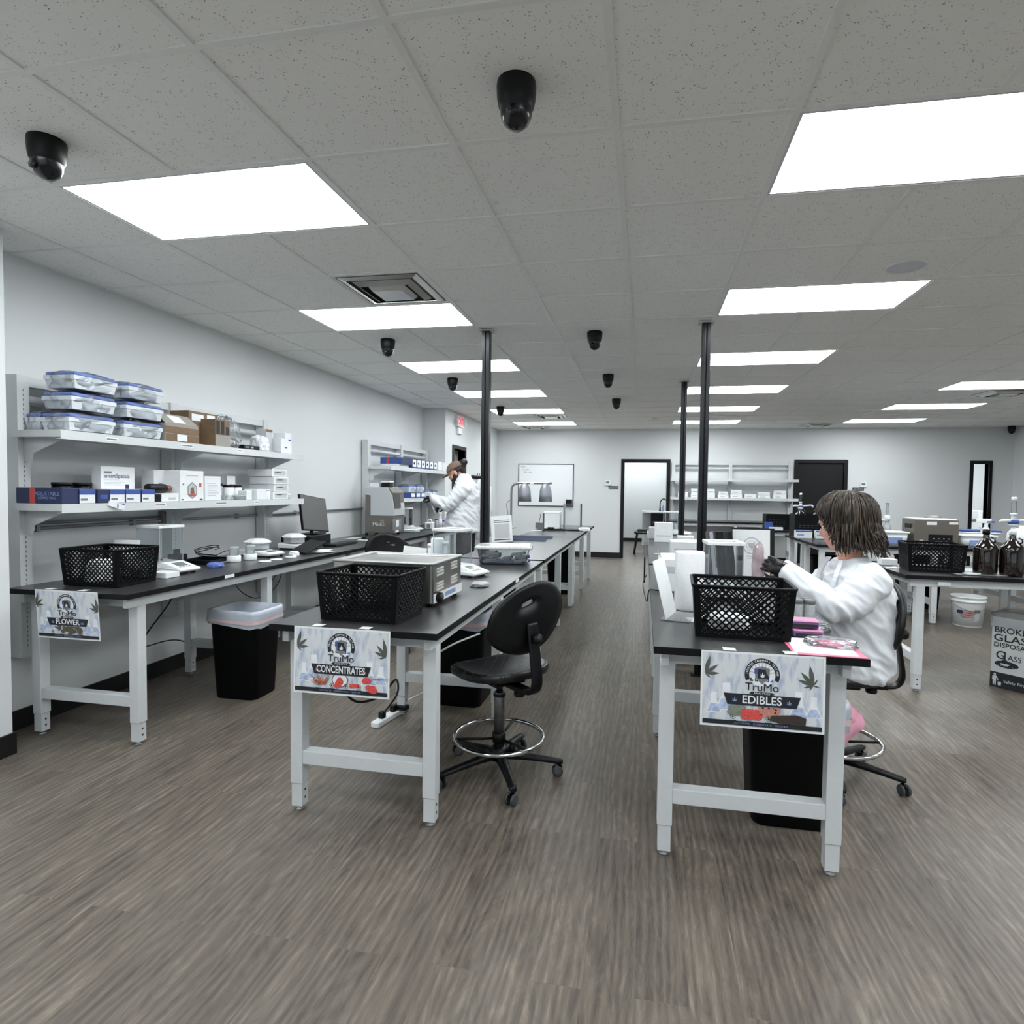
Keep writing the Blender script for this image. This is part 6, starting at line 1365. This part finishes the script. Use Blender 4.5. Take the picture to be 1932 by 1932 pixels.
MB().tube([(.160*math.cos(math.radians(a)), .160*math.sin(math.radians(a)), .24-.055*math.sin(math.radians((a-195)/150*180))) for a in range(195, 346, 10)], .0025, 6).build('wire_handle', GREYM, r)
# broken glass box
r = thing('glass_disposal_box', 'white broken glass disposal box with black base band at the right edge', 'box', (2.60, 5.06, 0), 0)
A0 = Vector((0, 0, 0)); ang = math.radians(-48); r.rotation_euler = (0, 0, ang)
GB = mat('disposal_box_white', (206, 209, 210), .55, var=.02); wbx, dbx, hbx = .31, .31, .56
MB().box(0, wbx, 0, dbx, 0, hbx-.03).build('carton', GB, r, bevel=.003)
MB().box(-.001, wbx+.001, -.001, dbx+.001, .0, .115).build('black_band', DARK, r)
MB().loft([[(x, y, z) for x, y in ((-k, -k), (wbx+k, -k), (wbx+k, dbx+k), (-k, dbx+k))] for k, z in ((.004, hbx-.11), (.01, hbx-.05), (.008, hbx+.01), (-.01, hbx+.012))], cap=False, smooth=False).build('bag_liner', FILM, r)
MB().box(.005, wbx-.005, .005, dbx-.005, hbx-.03, hbx+.0).build('box_top', GCARD, r)
FB = lambda x, z: Matrix(((1,0,0,x),(0,0,-1,-.0022),(0,1,0,z),(0,0,0,1)))
def BT(t, x, z, s, m=DARK, sx=1.0, nm='lettering', bold=.012): return text_obj(t, s, m, r, FB(x, z), name=nm, align='LEFT', sx=sx, bold=bold, ext=.0004)
BT('BROKEN', .015, .435, .062, sx=1.05); BT('GLASS', .012, .375, .074, sx=1.2); BT('DISPOSAL', .015, .322, .050, sx=1.0)
BT('G', .03, .245, .085); BT('ASS', .105, .235, .055, bold=.0)
b = MB(); b.box(.085, .094, -.0028, -.0022, .205, .275); b.prism([(.10+.075*math.cos(2*PI*i/28), .183+.026*math.sin(2*PI*i/28)) for i in range(28)], .0005, Matrix(((1,0,0,0),(0,0,-1,-.0022),(0,1,0,0),(0,0,0,1)))); b.prism([(.09+.02*math.cos(2*PI*i/16), .205+.012*math.sin(2*PI*i/16)) for i in range(16)], .0005, Matrix(((1,0,0,0),(0,0,-1,-.0023),(0,1,0,0),(0,0,0,1)))); b.build('glass_drawing', DARK, r)
b = MB(); b.prism([(.09+.03*math.cos(PI+PI*i/10), .188+.016*math.sin(PI+PI*i/10)) for i in range(11)], .0004, Matrix(((1,0,0,0),(0,0,-1,-.0029),(0,1,0,0),(0,0,0,1))))
for k in range(7): b.prism([(.05+.018*k+.004*math.cos(t_), .176+.012*((k*3) % 3-1)*.5+.002*math.sin(t_)) for t_ in (0, 1.5, 3, 4.5)], .0004, Matrix(((1,0,0,0),(0,0,-1,-.0029),(0,1,0,0),(0,0,0,1))))
b.build('glass_drawing_highlights', GB, r)
BT('Safety First', .085, .055, .032, GB, nm='band_lettering', bold=.0)
Mb = Matrix(((1,0,0,0),(0,0,-1,-.0016),(0,1,0,0),(0,0,0,1))); b = MB(); b.prism([(.03+.008*math.cos(2*PI*i/12), .098+.008*math.sin(2*PI*i/12)) for i in range(12)], .0006, Mb); b.prism([(.016, .086), (.042, .086), (.055, .058), (.050, .056), (.040, .074), (.038, .015), (.031, .015), (.030, .045), (.028, .045), (.027, .015), (.020, .015), (.018, .055), (.014, .055)], .0006, Mb); b.prism([(.052, .018), (.070, .018), (.072, .045), (.050, .045)], .0006, Mb); b.build('person_pictogram', GB, r)

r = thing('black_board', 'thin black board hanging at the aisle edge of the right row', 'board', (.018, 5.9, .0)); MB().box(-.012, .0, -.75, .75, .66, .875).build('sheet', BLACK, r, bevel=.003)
r = thing('hanging_cable', 'black cable drooping at the aisle edge of the edibles table', 'cable', (0, 0, 0)); MB().tube(bez([(.03, 5.05, .74), (.0, 4.6, .74), (.02, 4.1, .71), (.03, 3.75, .76), (.038, 3.6, .85), (.08, 3.5, .868), (.17, 3.46, .868)], 8), .004, 6).build('cord', BLACK, r)
# ------------------------------------------------------------------ people
def remesh(b, name, m, parent, voxel=.008, smooth=4, fold=None, sub=0):
    """closed overlapping shells -> one continuous skin"""
    me = bpy.data.meshes.new('t'); me.from_pydata(b.v, [], b.f); me.update()
    o = bpy.data.objects.new('t', me); C.objects.link(o)
    md = o.modifiers.new('r', 'REMESH'); md.mode = 'VOXEL'; md.voxel_size = voxel; md.use_smooth_shade = True
    if smooth: sm = o.modifiers.new('s', 'SMOOTH'); sm.factor = .6; sm.iterations = smooth
    dg = bpy.context.evaluated_depsgraph_get(); out = bpy.data.meshes.new_from_object(o.evaluated_get(dg)); bpy.data.objects.remove(o)
    if fold:
        out.update(); ns = [v.normal.copy() for v in out.vertices]
        for v, n_ in zip(out.vertices, ns): v.co += n_*fold(v.co)
    out.name = name; out.materials.clear(); out.materials.append(m)
    for p in out.polygons: p.use_smooth = True
    ob = bpy.data.objects.new(name, out); C.objects.link(ob); ob.parent = parent; return ob
def ell(b, c, r, n=18, M=None, mi=0):
    k = 10; rings = []
    for i in range(1, k):
        t = PI*i/k; rings.append([Vector((r[0]*math.sin(t)*math.cos(2*PI*j/n), r[1]*math.sin(t)*math.sin(2*PI*j/n), -r[2]*math.cos(t))) for j in range(n)])
    Mx = Matrix.Translation(c) @ (M or Matrix.Identity(4)); o = len(b.v)
    top, bot = Mx @ Vector((0, 0, r[2])), Mx @ Vector((0, 0, -r[2]))
    b.loft(rings, mi, False, True, Mx)
    i0 = len(b.v)-n*(k-1); b.v += [tuple(bot), tuple(top)]; ib, it = len(b.v)-2, len(b.v)-1
    for j in range(n): b.f.append((ib, i0+(j+1) % n, i0+j)); b.f.append((it, i0+(k-2)*n+j, i0+(k-2)*n+(j+1) % n)); b.mi += [mi, mi]; b.sm += [True, True]
    return b
def limb(b, pts, rs, n=14):
    p = [Vector(q) for q in pts]
    b.tube(p, list(rs), n)
    for q, r_ in zip(p, rs): ell(b, q, (r_*.995,)*3, 12)
    return b
def rings_torso(b, rows, n=28, yw=2.3):
    R_ = []
    for cx, cy, z, rx, ry in rows:
        ring = []
        for i in range(n):
            a = 2*PI*i/n; c, s_ = math.cos(a), math.sin(a); k = (abs(c)**yw+abs(s_)**yw)**(-1/yw); ring.append((cx+rx*k*c, cy+ry*k*s_, z))
        R_.append(ring)
    return b.loft(R_)
SKIN = mat('skin', (214, 160, 142), .5, var=.08, scale=20, sub=.15)
COATM = mat('lab_coat_cloth', (232, 235, 238), .8)
GLOVE = mat('black_glove', (10, 10, 12), .35, var=.2, scale=40, bump=.3, spec=.4)
PINKC = mat('pink_cloth', (238, 172, 192), .85, var=.06)
def hair_mat(name, c0, c1, c2):
    m, N, L, p = nodes(name); tc = N.new('ShaderNodeTexCoord'); mp = N.new('ShaderNodeMapping'); mp.inputs['Scale'].default_value = (120, 120, 10); L.new(tc.outputs['Object'], mp.inputs[0])
    t = N.new('ShaderNodeTexNoise'); t.inputs['Scale'].default_value = 1; t.inputs['Detail'].default_value = 5; L.new(mp.outputs[0], t.inputs['Vector'])
    cr = N.new('ShaderNodeValToRGB'); L.new(t.outputs['Fac'], cr.inputs[0]); e = cr.color_ramp.elements; e[0].position = .3; e[0].color = lin(c0); e[1].position = .75; e[1].color = lin(c2); k = e.new(.52); k.color = lin(c1)
    L.new(cr.outputs[0], p.inputs['Base Color']); p.inputs['Roughness'].default_value = .45; p.inputs['Specular IOR Level'].default_value = .4
    b = N.new('ShaderNodeBump'); b.inputs['Strength'].default_value = .6; b.inputs['Distance'].default_value = .003; L.new(t.outputs['Fac'], b.inputs['Height']); L.new(b.outputs[0], p.inputs['Normal']); return m
def head(b, c, f, s=1.0, down=.2):
    """skull, jaw, nose, brow, lips, ears; f = unit facing direction (horizontal), down = tilt in rad"""
    f = Vector(f).normalized(); r_ = Vector((f.y, -f.x, 0)); M = Matrix(((f.x, -r_.x, 0, c[0]), (f.y, -r_.y, 0, c[1]), (0, 0, 1, c[2]), (0, 0, 0, 1))) @ Matrix.Rotation(down, 4, 'Y')
    def E(p, r, R=None): ell(b, (0, 0, 0), [q*s for q in r], 18, M @ Matrix.Translation([q*s for q in p]) @ (R or Matrix.Identity(4)))
    E((-.012, 0, .025), (.098, .077, .092)); E((.022, 0, -.03), (.066, .062, .085)); E((.050, 0, -.088), (.030, .034, .025)); E((.082, 0, -.028), (.020, .014, .024), Matrix.Rotation(.5, 4, 'Y')); E((.080, 0, -.040), (.017, .018, .012))
    E((.066, 0, .020), (.024, .050, .016)); E((.076, 0, -.068), (.014, .024, .007)); E((.074, 0, -.078), (.013, .020, .007))
    for q in (-1, 1): E((.050, q*.038, -.035), (.026, .022, .026)); E((-.010, q*.080, -.015), (.020, .010, .032)); E((-.004, q*.078, -.042), (.010, .007, .012)); E((.005, q*.045, -.075), (.045, .014, .02))
    return M
def face_bits(root, M, s, lipm, browm):
    for q in (-1, 1):
        b = MB(); ell(b, (0, 0, 0), (.0125*s, .0125*s, .0125*s), 14, M @ Matrix.Translation((.066*s, q*.031*s, -.004*s))); e = b.build('eye', mat('eye_white', (224, 222, 218), .2), root)
        b = MB(); ell(b, (0, 0, 0), (.004*s, .006*s, .006*s), 10, M @ Matrix.Translation((.0765*s, q*.031*s, -.006*s))); b.build('iris', mat('iris_brown', (60, 44, 34), .2), e)
        b = MB(); ell(b, (0, 0, 0), (.006*s, .017*s, .004*s), 10, M @ Matrix.Translation((.084*s, q*.032*s, .018*s))); b.build('eyebrow', browm, root)
    b = MB(); ell(b, (0, 0, 0), (.006*s, .022*s, .0035*s), 12, M @ Matrix.Translation((.088*s, 0, -.073*s))); b.build('lips', lipm, root)
def hand(b, wrist, d, nrm, curl=.5, s=1.0, side=1, spread=.12):
    """palm plus four fingers and a thumb from the side of the palm; d = pointing direction, nrm = back-of-hand normal"""
    d = Vector(d).normalized(); n_ = Vector(nrm); n_ = (n_-d*n_.dot(d)).normalized(); w_ = d.cross(n_)*side; W = Vector(wrist)
    M = Matrix(((d.x, w_.x, n_.x, W.x), (d.y, w_.y, n_.y, W.y), (d.z, w_.z, n_.z, W.z), (0, 0, 0, 1)))
    ell(b, (0, 0, 0), (.050*s, .042*s, .016*s), 16, M @ Matrix.Translation((.045*s, 0, 0))); limb(b, [M @ Vector((-.03, 0, 0)), M @ Vector((.03, 0, 0))], [.026*s, .028*s])
    for k, (y, L_) in enumerate(((-.030, .070), (-.010, .080), (.010, .075), (.029, .058))):
        L_ *= s; p = Vector((.080*s, y*s, 0)); a = 0; pts = [Vector((.05*s, y*.9*s, 0)), p]; yaw = spread*(y/.03)
        for q, seg in enumerate((.45, .32, .23)):
            a += curl*(.8+.25*q); p = p+Vector((math.cos(a)*math.cos(yaw), math.sin(yaw)*math.cos(a), -math.sin(a)))*L_*seg; pts.append(p)
        limb(b, [M @ q for q in pts], [.0095*s, .0095*s, .009*s, .0085*s, .0072*s], 10)
    pts = [Vector((.02, -.028, -.002)), Vector((.042, -.050, -.012)), Vector((.066, -.058, -.026)), Vector((.085, -.052, -.038))]
    limb(b, [M @ (q*s) for q in pts], [.014*s, .0115*s, .010*s, .008*s], 10)
def folds(amp, sc, axis, seed=0):
    ax = Vector(axis).normalized()
    def f(co):
        p = co*1.0; t = p.dot(ax); q = (p-ax*t)*sc*.35+ax*t*sc+Vector((seed, seed*2, 0))
        v = noise.noise(q); v2 = noise.noise(q*2.1+Vector((3, 1, 7)))
        return amp*((1-abs(v)*2.2)+.6*(1-abs(v2)*2))*.6
    return f
# ---------------- seated person
wp = thing('person', 'seated person with shoulder length brown hair in a white coat and black gloves', 'person', (.94, 3.24, 0))
wp_off = Matrix.Translation((-.985, -3.24, 0))
def loc_b(b): b.v = [tuple(wp_off @ Vector(p)) for p in b.v]; return b
FW_ = Vector((-.90, .43, 0)).normalized()
HC = Vector((1.005, 3.205, 1.295))
b = MB(); MH = head(b, HC, FW_, 1.08, .30)
limb(b, [(1.03, 3.21, 1.23), (1.065, 3.21, 1.10), (1.09, 3.21, 1.0)], [.056, .060, .09])
rings_torso(b, [(1.08, 3.21, .60, .11, .15), (1.08, 3.21, .8, .10, .13), (1.09, 3.21, .98, .09, .15), (1.08, 3.21, 1.06, .06, .10)])
SH1, EL1, WR1 = Vector((1.095, 3.06, 1.02)), Vector((.925, 2.98, .905)), Vector((.750, 3.09, 1.045)); SH2, EL2, WR2 = Vector((1.09, 3.37, 1.02)), Vector((.90, 3.42, .92)), Vector((.775, 3.30, 1.03))
for S_, E_, W_2 in ((SH1, EL1, WR1), (SH2, EL2, WR2)): limb(b, [S_, S_.lerp(E_, .5), E_, E_.lerp(W_2, .5), W_2], [.05, .045, .038, .034, .026])
HP = [(1.06, 3.13, .62), (1.07, 3.31, .62)]; KN = [(.80, 3.10, .58), (.80, 3.36, .58)]; AN = [(1.02, 3.09, .37), (1.0, 3.38, .36)]; TO = [(.965, 3.075, .205), (.94, 3.40, .21)]
for h_, k_, a_, t_ in zip(HP, KN, AN, TO): limb(b, [h_, k_], [.075, .05]); limb(b, [k_, Vector(k_).lerp(Vector(a_), .4), a_], [.05, .052, .034]); limb(b, [a_, t_], [.034, .024])
hand(b, WR1+(WR1-EL1).normalized()*.01, (-.75, .25, .35), (-.2, -.9, .3), .62, .78); hand(b, WR2, (-.8, -.2, .3), (.2, .9, .3), .6, .78, side=-1)
body = remesh(loc_b(b), 'body', SKIN, wp, .0065, 3)
face_bits(wp, wp_off @ MH, 1.08, mat('lip_pink', (188, 104, 104), .4), mat('brow_brown', (84, 66, 54), .8))
# coat
b = MB(); rings_torso(b, [(1.085, 3.22, .545, .15, .20), (1.08, 3.22, .575, .172, .215), (1.08, 3.22, .65, .172, .215), (1.085, 3.215, .74, .165, .205), (1.085, 3.21, .84, .162, .20), (1.085, 3.21, .94, .158, .21), (1.085, 3.21, 1.02, .135, .185), (1.075, 3.21, 1.075, .100, .135), (1.06, 3.21, 1.105, .078, .09)], yw=2.2)
ell(b, (.97, 3.22, .60), (.17, .20, .06))
for S_, E_, W_2, sd in ((SH1, EL1, WR1, -1), (SH2, EL2, WR2, 1)):
    limb(b, [S_+Vector((0, -sd*.03, 0)), S_, S_.lerp(E_, .35)+Vector((.0, sd*.012, -.012)), S_.lerp(E_, .7)+Vector((0, 0, -.022)), E_+Vector((0, 0, -.005))], [.080, .086, .080, .072, .060], 20)
    limb(b, [E_, E_.lerp(W_2, .35), E_.lerp(W_2, .7), W_2-(W_2-E_).normalized()*.01], [.060, .056, .052, .050], 20)
fd = folds(.017, 15, (.72, .1, .68), 2)
coat_ = remesh(loc_b(b), 'white_coat', COATM, wp, .0075, 5, fold=fd)
b = MB()
rg = []
for k, (rx, ry, z, dx) in enumerate(((.080, .088, 1.085, 0), (.090, .098, 1.098, -.0), (.078, .086, 1.132, -.004), (.072, .080, 1.13, -.004), (.070, .078, 1.10, 0))):
    rg.append([(1.06+dx+rx*math.cos(2*PI*i/30), 3.21+ry*math.sin(2*PI*i/30), z-.03*max(0, -math.cos(2*PI*i/30))) for i in range(30)])
b.loft(rg, cap=False); loc_b(b); b.build('collar', COATM, wp)
for nm, E_, W_2 in (('cuff', EL1, WR1), ('cuff', EL2, WR2)):
    d_ = (W_2-E_).normalized(); b = MB(); b.tube([W_2-d_*.035, W_2-d_*.01, W_2+d_*.004], [.052, .054, .053], 24, cap=False); loc_b(b); b.build(nm, COATM, wp)
b = MB(); 
for q, (p0, p1, p2) in enumerate((((.995, 3.135, 1.115), (.955, 3.10, 1.02), (.935, 3.12, .90)), ((.985, 3.29, 1.115), (.945, 3.30, 1.02), (.93, 3.25, .90)))):
    P_ = bez([p0, p1, p2], 5); rgs = []
    for i, p in enumerate(P_): w_ = .028*(1-abs(i/(len(P_)-1)-.35)); rgs.append([p+Vector((-.004, (-1 if q == 0 else 1)*-w_*.2, 0)), p+Vector((-.016, (1 if q else -1)*w_*.5, 0)), p+Vector((.0, (1 if q else -1)*w_, 0)), p+Vector((.008, 0, 0))])
    b2 = MB().loft(rgs, smooth=False); loc_b(b2); b2.build('lapel', COATM, wp)
# gloves
b = MB(); d1 = Vector((-.75, .25, .35)); hand(b, WR1+(WR1-EL1).normalized()*.01, d1, (-.2, -.9, .3), .62, 1.02); limb(b, [WR1-(WR1-EL1).normalized()*.03, WR1+(WR1-EL1).normalized()*.03], [.040, .036]); remesh(loc_b(b), 'glove', GLOVE, wp, .0035, 1)
b = MB(); hand(b, WR2, (-.8, -.2, .3), (.2, .9, .3), .6, .98, side=-1); limb(b, [WR2-(WR2-EL2).normalized()*.03, WR2+(WR2-EL2).normalized()*.02], [.036, .032]); remesh(loc_b(b), 'glove', GLOVE, wp, .004, 1)
# trousers and shoes
b = MB()
for h_, k_, a_ in zip(HP, KN, AN): limb(b, [h_, k_], [.09, .066]); limb(b, [k_, Vector(k_).lerp(Vector(a_), .45), a_], [.066, .066, .056])
remesh(loc_b(b), 'pink_trousers', PINKC, wp, .008, 4, fold=folds(.004, 22, (1, 0, .3), 5))
for a_, t_ in zip(AN, TO):
    b = MB(); limb(b, [Vector(a_)+Vector((.035, 0, -.03)), Vector(a_).lerp(Vector(t_), .5)+Vector((.01, 0, -.0)), t_], [.052, .046, .036]); remesh(loc_b(b), 'pink_shoe', PINKC, wp, .006, 3)
# hair : cap plus locks
HAIRM = hair_mat('brown_hair', (20, 17, 16), (50, 42, 37), (122, 104, 86))
b = MB(); ell(b, (1.035, 3.205, 1.338), (.128, .118, .118), 24, Matrix.Rotation(-.25, 4, 'Y')); ell(b, (1.075, 3.20, 1.26), (.098, .110, .105), 20); 
hc = remesh(loc_b(b), 'hair', HAIRM, wp, .008, 2, fold=folds(.006, 40, (.2, 1, 0), 9))
random.seed(42); b = MB(); crown = Vector((1.02, 3.205, 1.44))
fa = math.atan2(FW_.y, FW_.x)
for k in range(620):
    a = random.uniform(-PI, PI); rel = abs(((a-fa+PI) % (2*PI))-PI)    # 0 = towards the face
    lenz = 1.165+random.uniform(-.035, .055)
    if rel < .7: lenz = 1.345+random.uniform(-.02, .02)
    elif rel < 1.4: lenz = 1.335-(rel-.7)*.24+random.uniform(-.015, .02)
    rad0 = random.uniform(.01, .05); R1 = .128+random.uniform(-.012, .014); cx, cy = 1.035, 3.205
    back = max(0, -math.cos(rel)); c, s_ = math.cos(a), math.sin(a)
    pts = [crown+Vector((c*rad0, s_*rad0, .012+random.uniform(-.006, .004)))]
    for t in (.25, .5, .75, 1):
        rr_ = rad0+(R1-rad0)*math.sin(t*PI/2); pts.append(Vector((cx+c*rr_, cy+s_*rr_*.93, 1.448-.105*(1-math.cos(t*PI/2)))))
    wv = random.uniform(0, 6); m_ = 6
    for t in range(1, m_+1):
        z = 1.343+(lenz-1.343)*t/m_; u = t/m_; rr_ = R1*(1-.10*u)+.030*back*u**2+(.013*math.sin(wv+t*1.2)*u**.5); flip = .02*max(0, u-.7)*3*random.uniform(-.6, 1)
        pts.append(Vector((cx+c*(rr_+flip)+.022*u*back, cy+s_*(rr_+flip)*.93, z)))
    w0 = random.uniform(.0022, .0062); n_ = len(pts); rs = [w0*(.5+.5*min(1, i/3))*(1 if i < n_-3 else (n_-i)/3.5) for i in range(n_)]
    b.tube(bez(pts, 2), [rs[min(n_-1, i//2)] for i in range((n_-1)*2+1)], 4)
loc_b(b); b.build('hair_locks', HAIRM, wp)
# bag held in her gloves
film_bag((.575, 3.20, 1.00), (.035, .09, .18), 'clear and pink snack bag held up in the black gloves', 91, rz=.3, name='held_bag', m=mat('pink_clear_film', (226, 204, 208), .15, var=.35, scale=14, trans=.5))
# ---------------- standing person
mp_ = thing('person', 'standing bearded person in a cap and white coat working at the far left table', 'person', (-2.22, 7.2, 0)); wp_off = Matrix.Translation((2.22, -7.2, 0))
F2 = Vector((-.97, -.10, 0)).normalized(); HC2 = Vector((-2.335, 7.19, 1.645))
b = MB(); MH2 = head(b, HC2, F2, 1.12, .55)
limb(b, [(-2.30, 7.2, 1.58), (-2.24, 7.2, 1.50), (-2.21, 7.2, 1.40)], [.06, .066, .10])
rings_torso(b, [(-2.22, 7.2, .90, .11, .15), (-2.21, 7.2, 1.15, .11, .15), (-2.20, 7.2, 1.38, .10, .17), (-2.21, 7.2, 1.48, .06, .10)])
S1, E1, W1 = Vector((-2.18, 7.02, 1.42)), Vector((-2.36, 6.94, 1.235)), Vector((-2.56, 7.02, 1.315)); S2, E2, W2_ = Vector((-2.18, 7.38, 1.42)), Vector((-2.34, 7.44, 1.20)), Vector((-2.52, 7.36, 1.22))
for S_, E_, W_2 in ((S1, E1, W1), (S2, E2, W2_)): limb(b, [S_, S_.lerp(E_, .5), E_, E_.lerp(W_2, .5), W_2], [.055, .048, .042, .036, .028])
for y in (7.09, 7.31): limb(b, [(-2.20, y, .92), (-2.20, y, .50), (-2.18, y, .09)], [.085, .06, .045]); ell(b, (-2.23, y, .05), (.12, .042, .04))
hand(b, W1, (-.9, 0, .1), (0, -.5, .9), .75, .72); hand(b, W2_, (-.9, -.1, -.2), (0, .5, .9), .6, .72, side=-1)
remesh(loc_b(b), 'body', SKIN, mp_, .008, 3)
face_bits(mp_, wp_off @ MH2, 1.12, mat('lip_pink', (188, 104, 104)), mat('beard_dark', (40, 32, 28), .8))
b = MB(); rings_torso(b, [(-2.245, 7.2, .905, .215, .24), (-2.24, 7.2, .94, .225, .25), (-2.225, 7.2, 1.08, .20, .235), (-2.205, 7.2, 1.22, .175, .215), (-2.195, 7.2, 1.34, .160, .21), (-2.195, 7.2, 1.44, .140, .20), (-2.205, 7.2, 1.51, .115, .14), (-2.225, 7.2, 1.56, .088, .09), (-2.235, 7.2, 1.60, .072, .076)], yw=2.2)
for S_, E_, W_2 in ((S1, E1, W1), (S2, E2, W2_)):
    limb(b, [S_, S_.lerp(E_, .5)+Vector((0, 0, -.01)), E_], [.088, .080, .066], 20); limb(b, [E_, E_.lerp(W_2, .5), W_2], [.066, .060, .052], 20)
remesh(loc_b(b), 'white_coat', COATM, mp_, .0095, 5, fold=folds(.024, 12, (.7, .1, .7), 4))
b = MB(); rg = []
for rx, ry, z in ((.076, .082, 1.565), (.084, .09, 1.59), (.074, .08, 1.625), (.066, .072, 1.62), (.064, .07, 1.58)): rg.append([(-2.235-.2*(z-1.565)+rx*math.cos(2*PI*i/26), 7.2+ry*math.sin(2*PI*i/26), z-.04*max(0, -math.cos(2*PI*i/26))) for i in range(26)])
b.loft(rg, cap=False); loc_b(b); b.build('collar', COATM, mp_)
b = MB()
for y in (7.09, 7.31): limb(b, [(-2.20, y, .97), (-2.20, y, .50), (-2.18, y, .10)], [.10, .075, .065])
remesh(loc_b(b), 'black_trousers', mat('black_cloth', (14, 14, 18), .85), mp_, .01, 3, fold=folds(.005, 14, (0, 0, 1), 3))
for y in (7.09, 7.31):
    b = MB(); ell(b, (-2.235, y, .055), (.145, .052, .055)); ell(b, (-2.20, y, .08), (.08, .05, .06)); loc_b(b); b.v = [(x, yy, max(0, z)) for x, yy, z in b.v]; b.build('shoe', BLACK, mp_)
b = MB(); hand(b, W1, (-.9, 0, .1), (0, -.5, .9), .75, 1.08); limb(b, [W1-(W1-E1)*.25, W1], [.036, .034]); remesh(loc_b(b), 'glove', GLOVE, mp_, .004, 1)
b = MB(); hand(b, W2_, (-.9, -.1, -.2), (0, .5, .9), .6, 1.08, side=-1); limb(b, [W2_-(W2_-E2)*.25, W2_], [.036, .034]); remesh(loc_b(b), 'glove', GLOVE, mp_, .004, 1)
CAPM = mat('brown_cap_cloth', (116, 96, 82), .85, var=.15, scale=25)
Mc2 = wp_off @ MH2
b = MB(); R_ = []
for t in range(0, 8): a = t/7*PI/2; R_.append([Mc2 @ Vector((-.016+.118*math.cos(a)*math.cos(2*PI*i/28), .094*math.cos(a)*math.sin(2*PI*i/28), .030+.100*math.sin(a))) for i in range(28)] if t < 7 else [Mc2 @ Vector((-.016+.004*math.cos(2*PI*i/28), .004*math.sin(2*PI*i/28), .131)) for i in range(28)])
b.loft(R_); b.build('cap', CAPM, mp_)
b = MB(); vs = []; 
for z in (0, .006):
    for j in range(4):
        for i in range(13): q = -1.15+2.3*i/12; rr_ = (.100+.030*j*math.cos(q*.8)); vs.append(Mc2 @ Vector((-.016+rr_*math.cos(q)*1.05, .088*math.sin(q)*(1+.03*j), .036-.006*j-.012*math.sin(q)**2+z)))
q_ = 52; fs = []
for j in range(3):
    for i in range(12): a = j*13+i; fs += [(a, a+13, a+14, a+1), (q_+a, q_+a+1, q_+a+14, q_+a+13)]
for i in range(12): fs += [(39+i, q_+39+i, q_+40+i, 40+i)]
b.add(vs, fs, 0, True); b.build('cap_brim', CAPM, mp_)
BEARD = hair_mat('dark_hair', (16, 13, 12), (34, 27, 23), (70, 56, 46))
b = MB()
for p, r_ in (((.045, 0, -.100), (.040, .042, .040)), ((.072, 0, -.088), (.022, .034, .026)), ((.012, .052, -.06), (.040, .022, .045)), ((.012, -.052, -.06), (.040, .022, .045)), ((.083, 0, -.058), (.010, .028, .007)), ((.05, .035, -.08), (.035, .025, .035)), ((.05, -.035, -.08), (.035, .025, .035))): ell(b, (0, 0, 0), [q*1.12 for q in r_], 16, Mc2 @ Matrix.Translation([q*1.12 for q in p]))
remesh(b, 'beard', BEARD, mp_, .006, 2, fold=folds(.003, 90, (0, 0, 1), 2))
b = MB()
for p, r_ in (((-.075, 0, .0), (.040, .066, .060)), ((-.03, .066, .005), (.04, .018, .035)), ((-.03, -.066, .005), (.04, .018, .035)), ((-.135, 0, .045), (.042, .042, .040)), ((-.11, 0, .02), (.03, .03, .03))): ell(b, (0, 0, 0), [q*1.12 for q in r_], 16, Mc2 @ Matrix.Translation([q*1.12 for q in p]))
remesh(b, 'hair_bun', BEARD, mp_, .006, 2, fold=folds(.005, 60, (0, 1, 1), 3))
r = thing('plastic_spatula', 'thin clear plastic strip held downward by the standing person', 'tool', (-2.62, 7.0, 1.30)); MB().bar((0, 0, .02), (.09, .0, -.17), .028, .003).build('strip', TUBM, r)
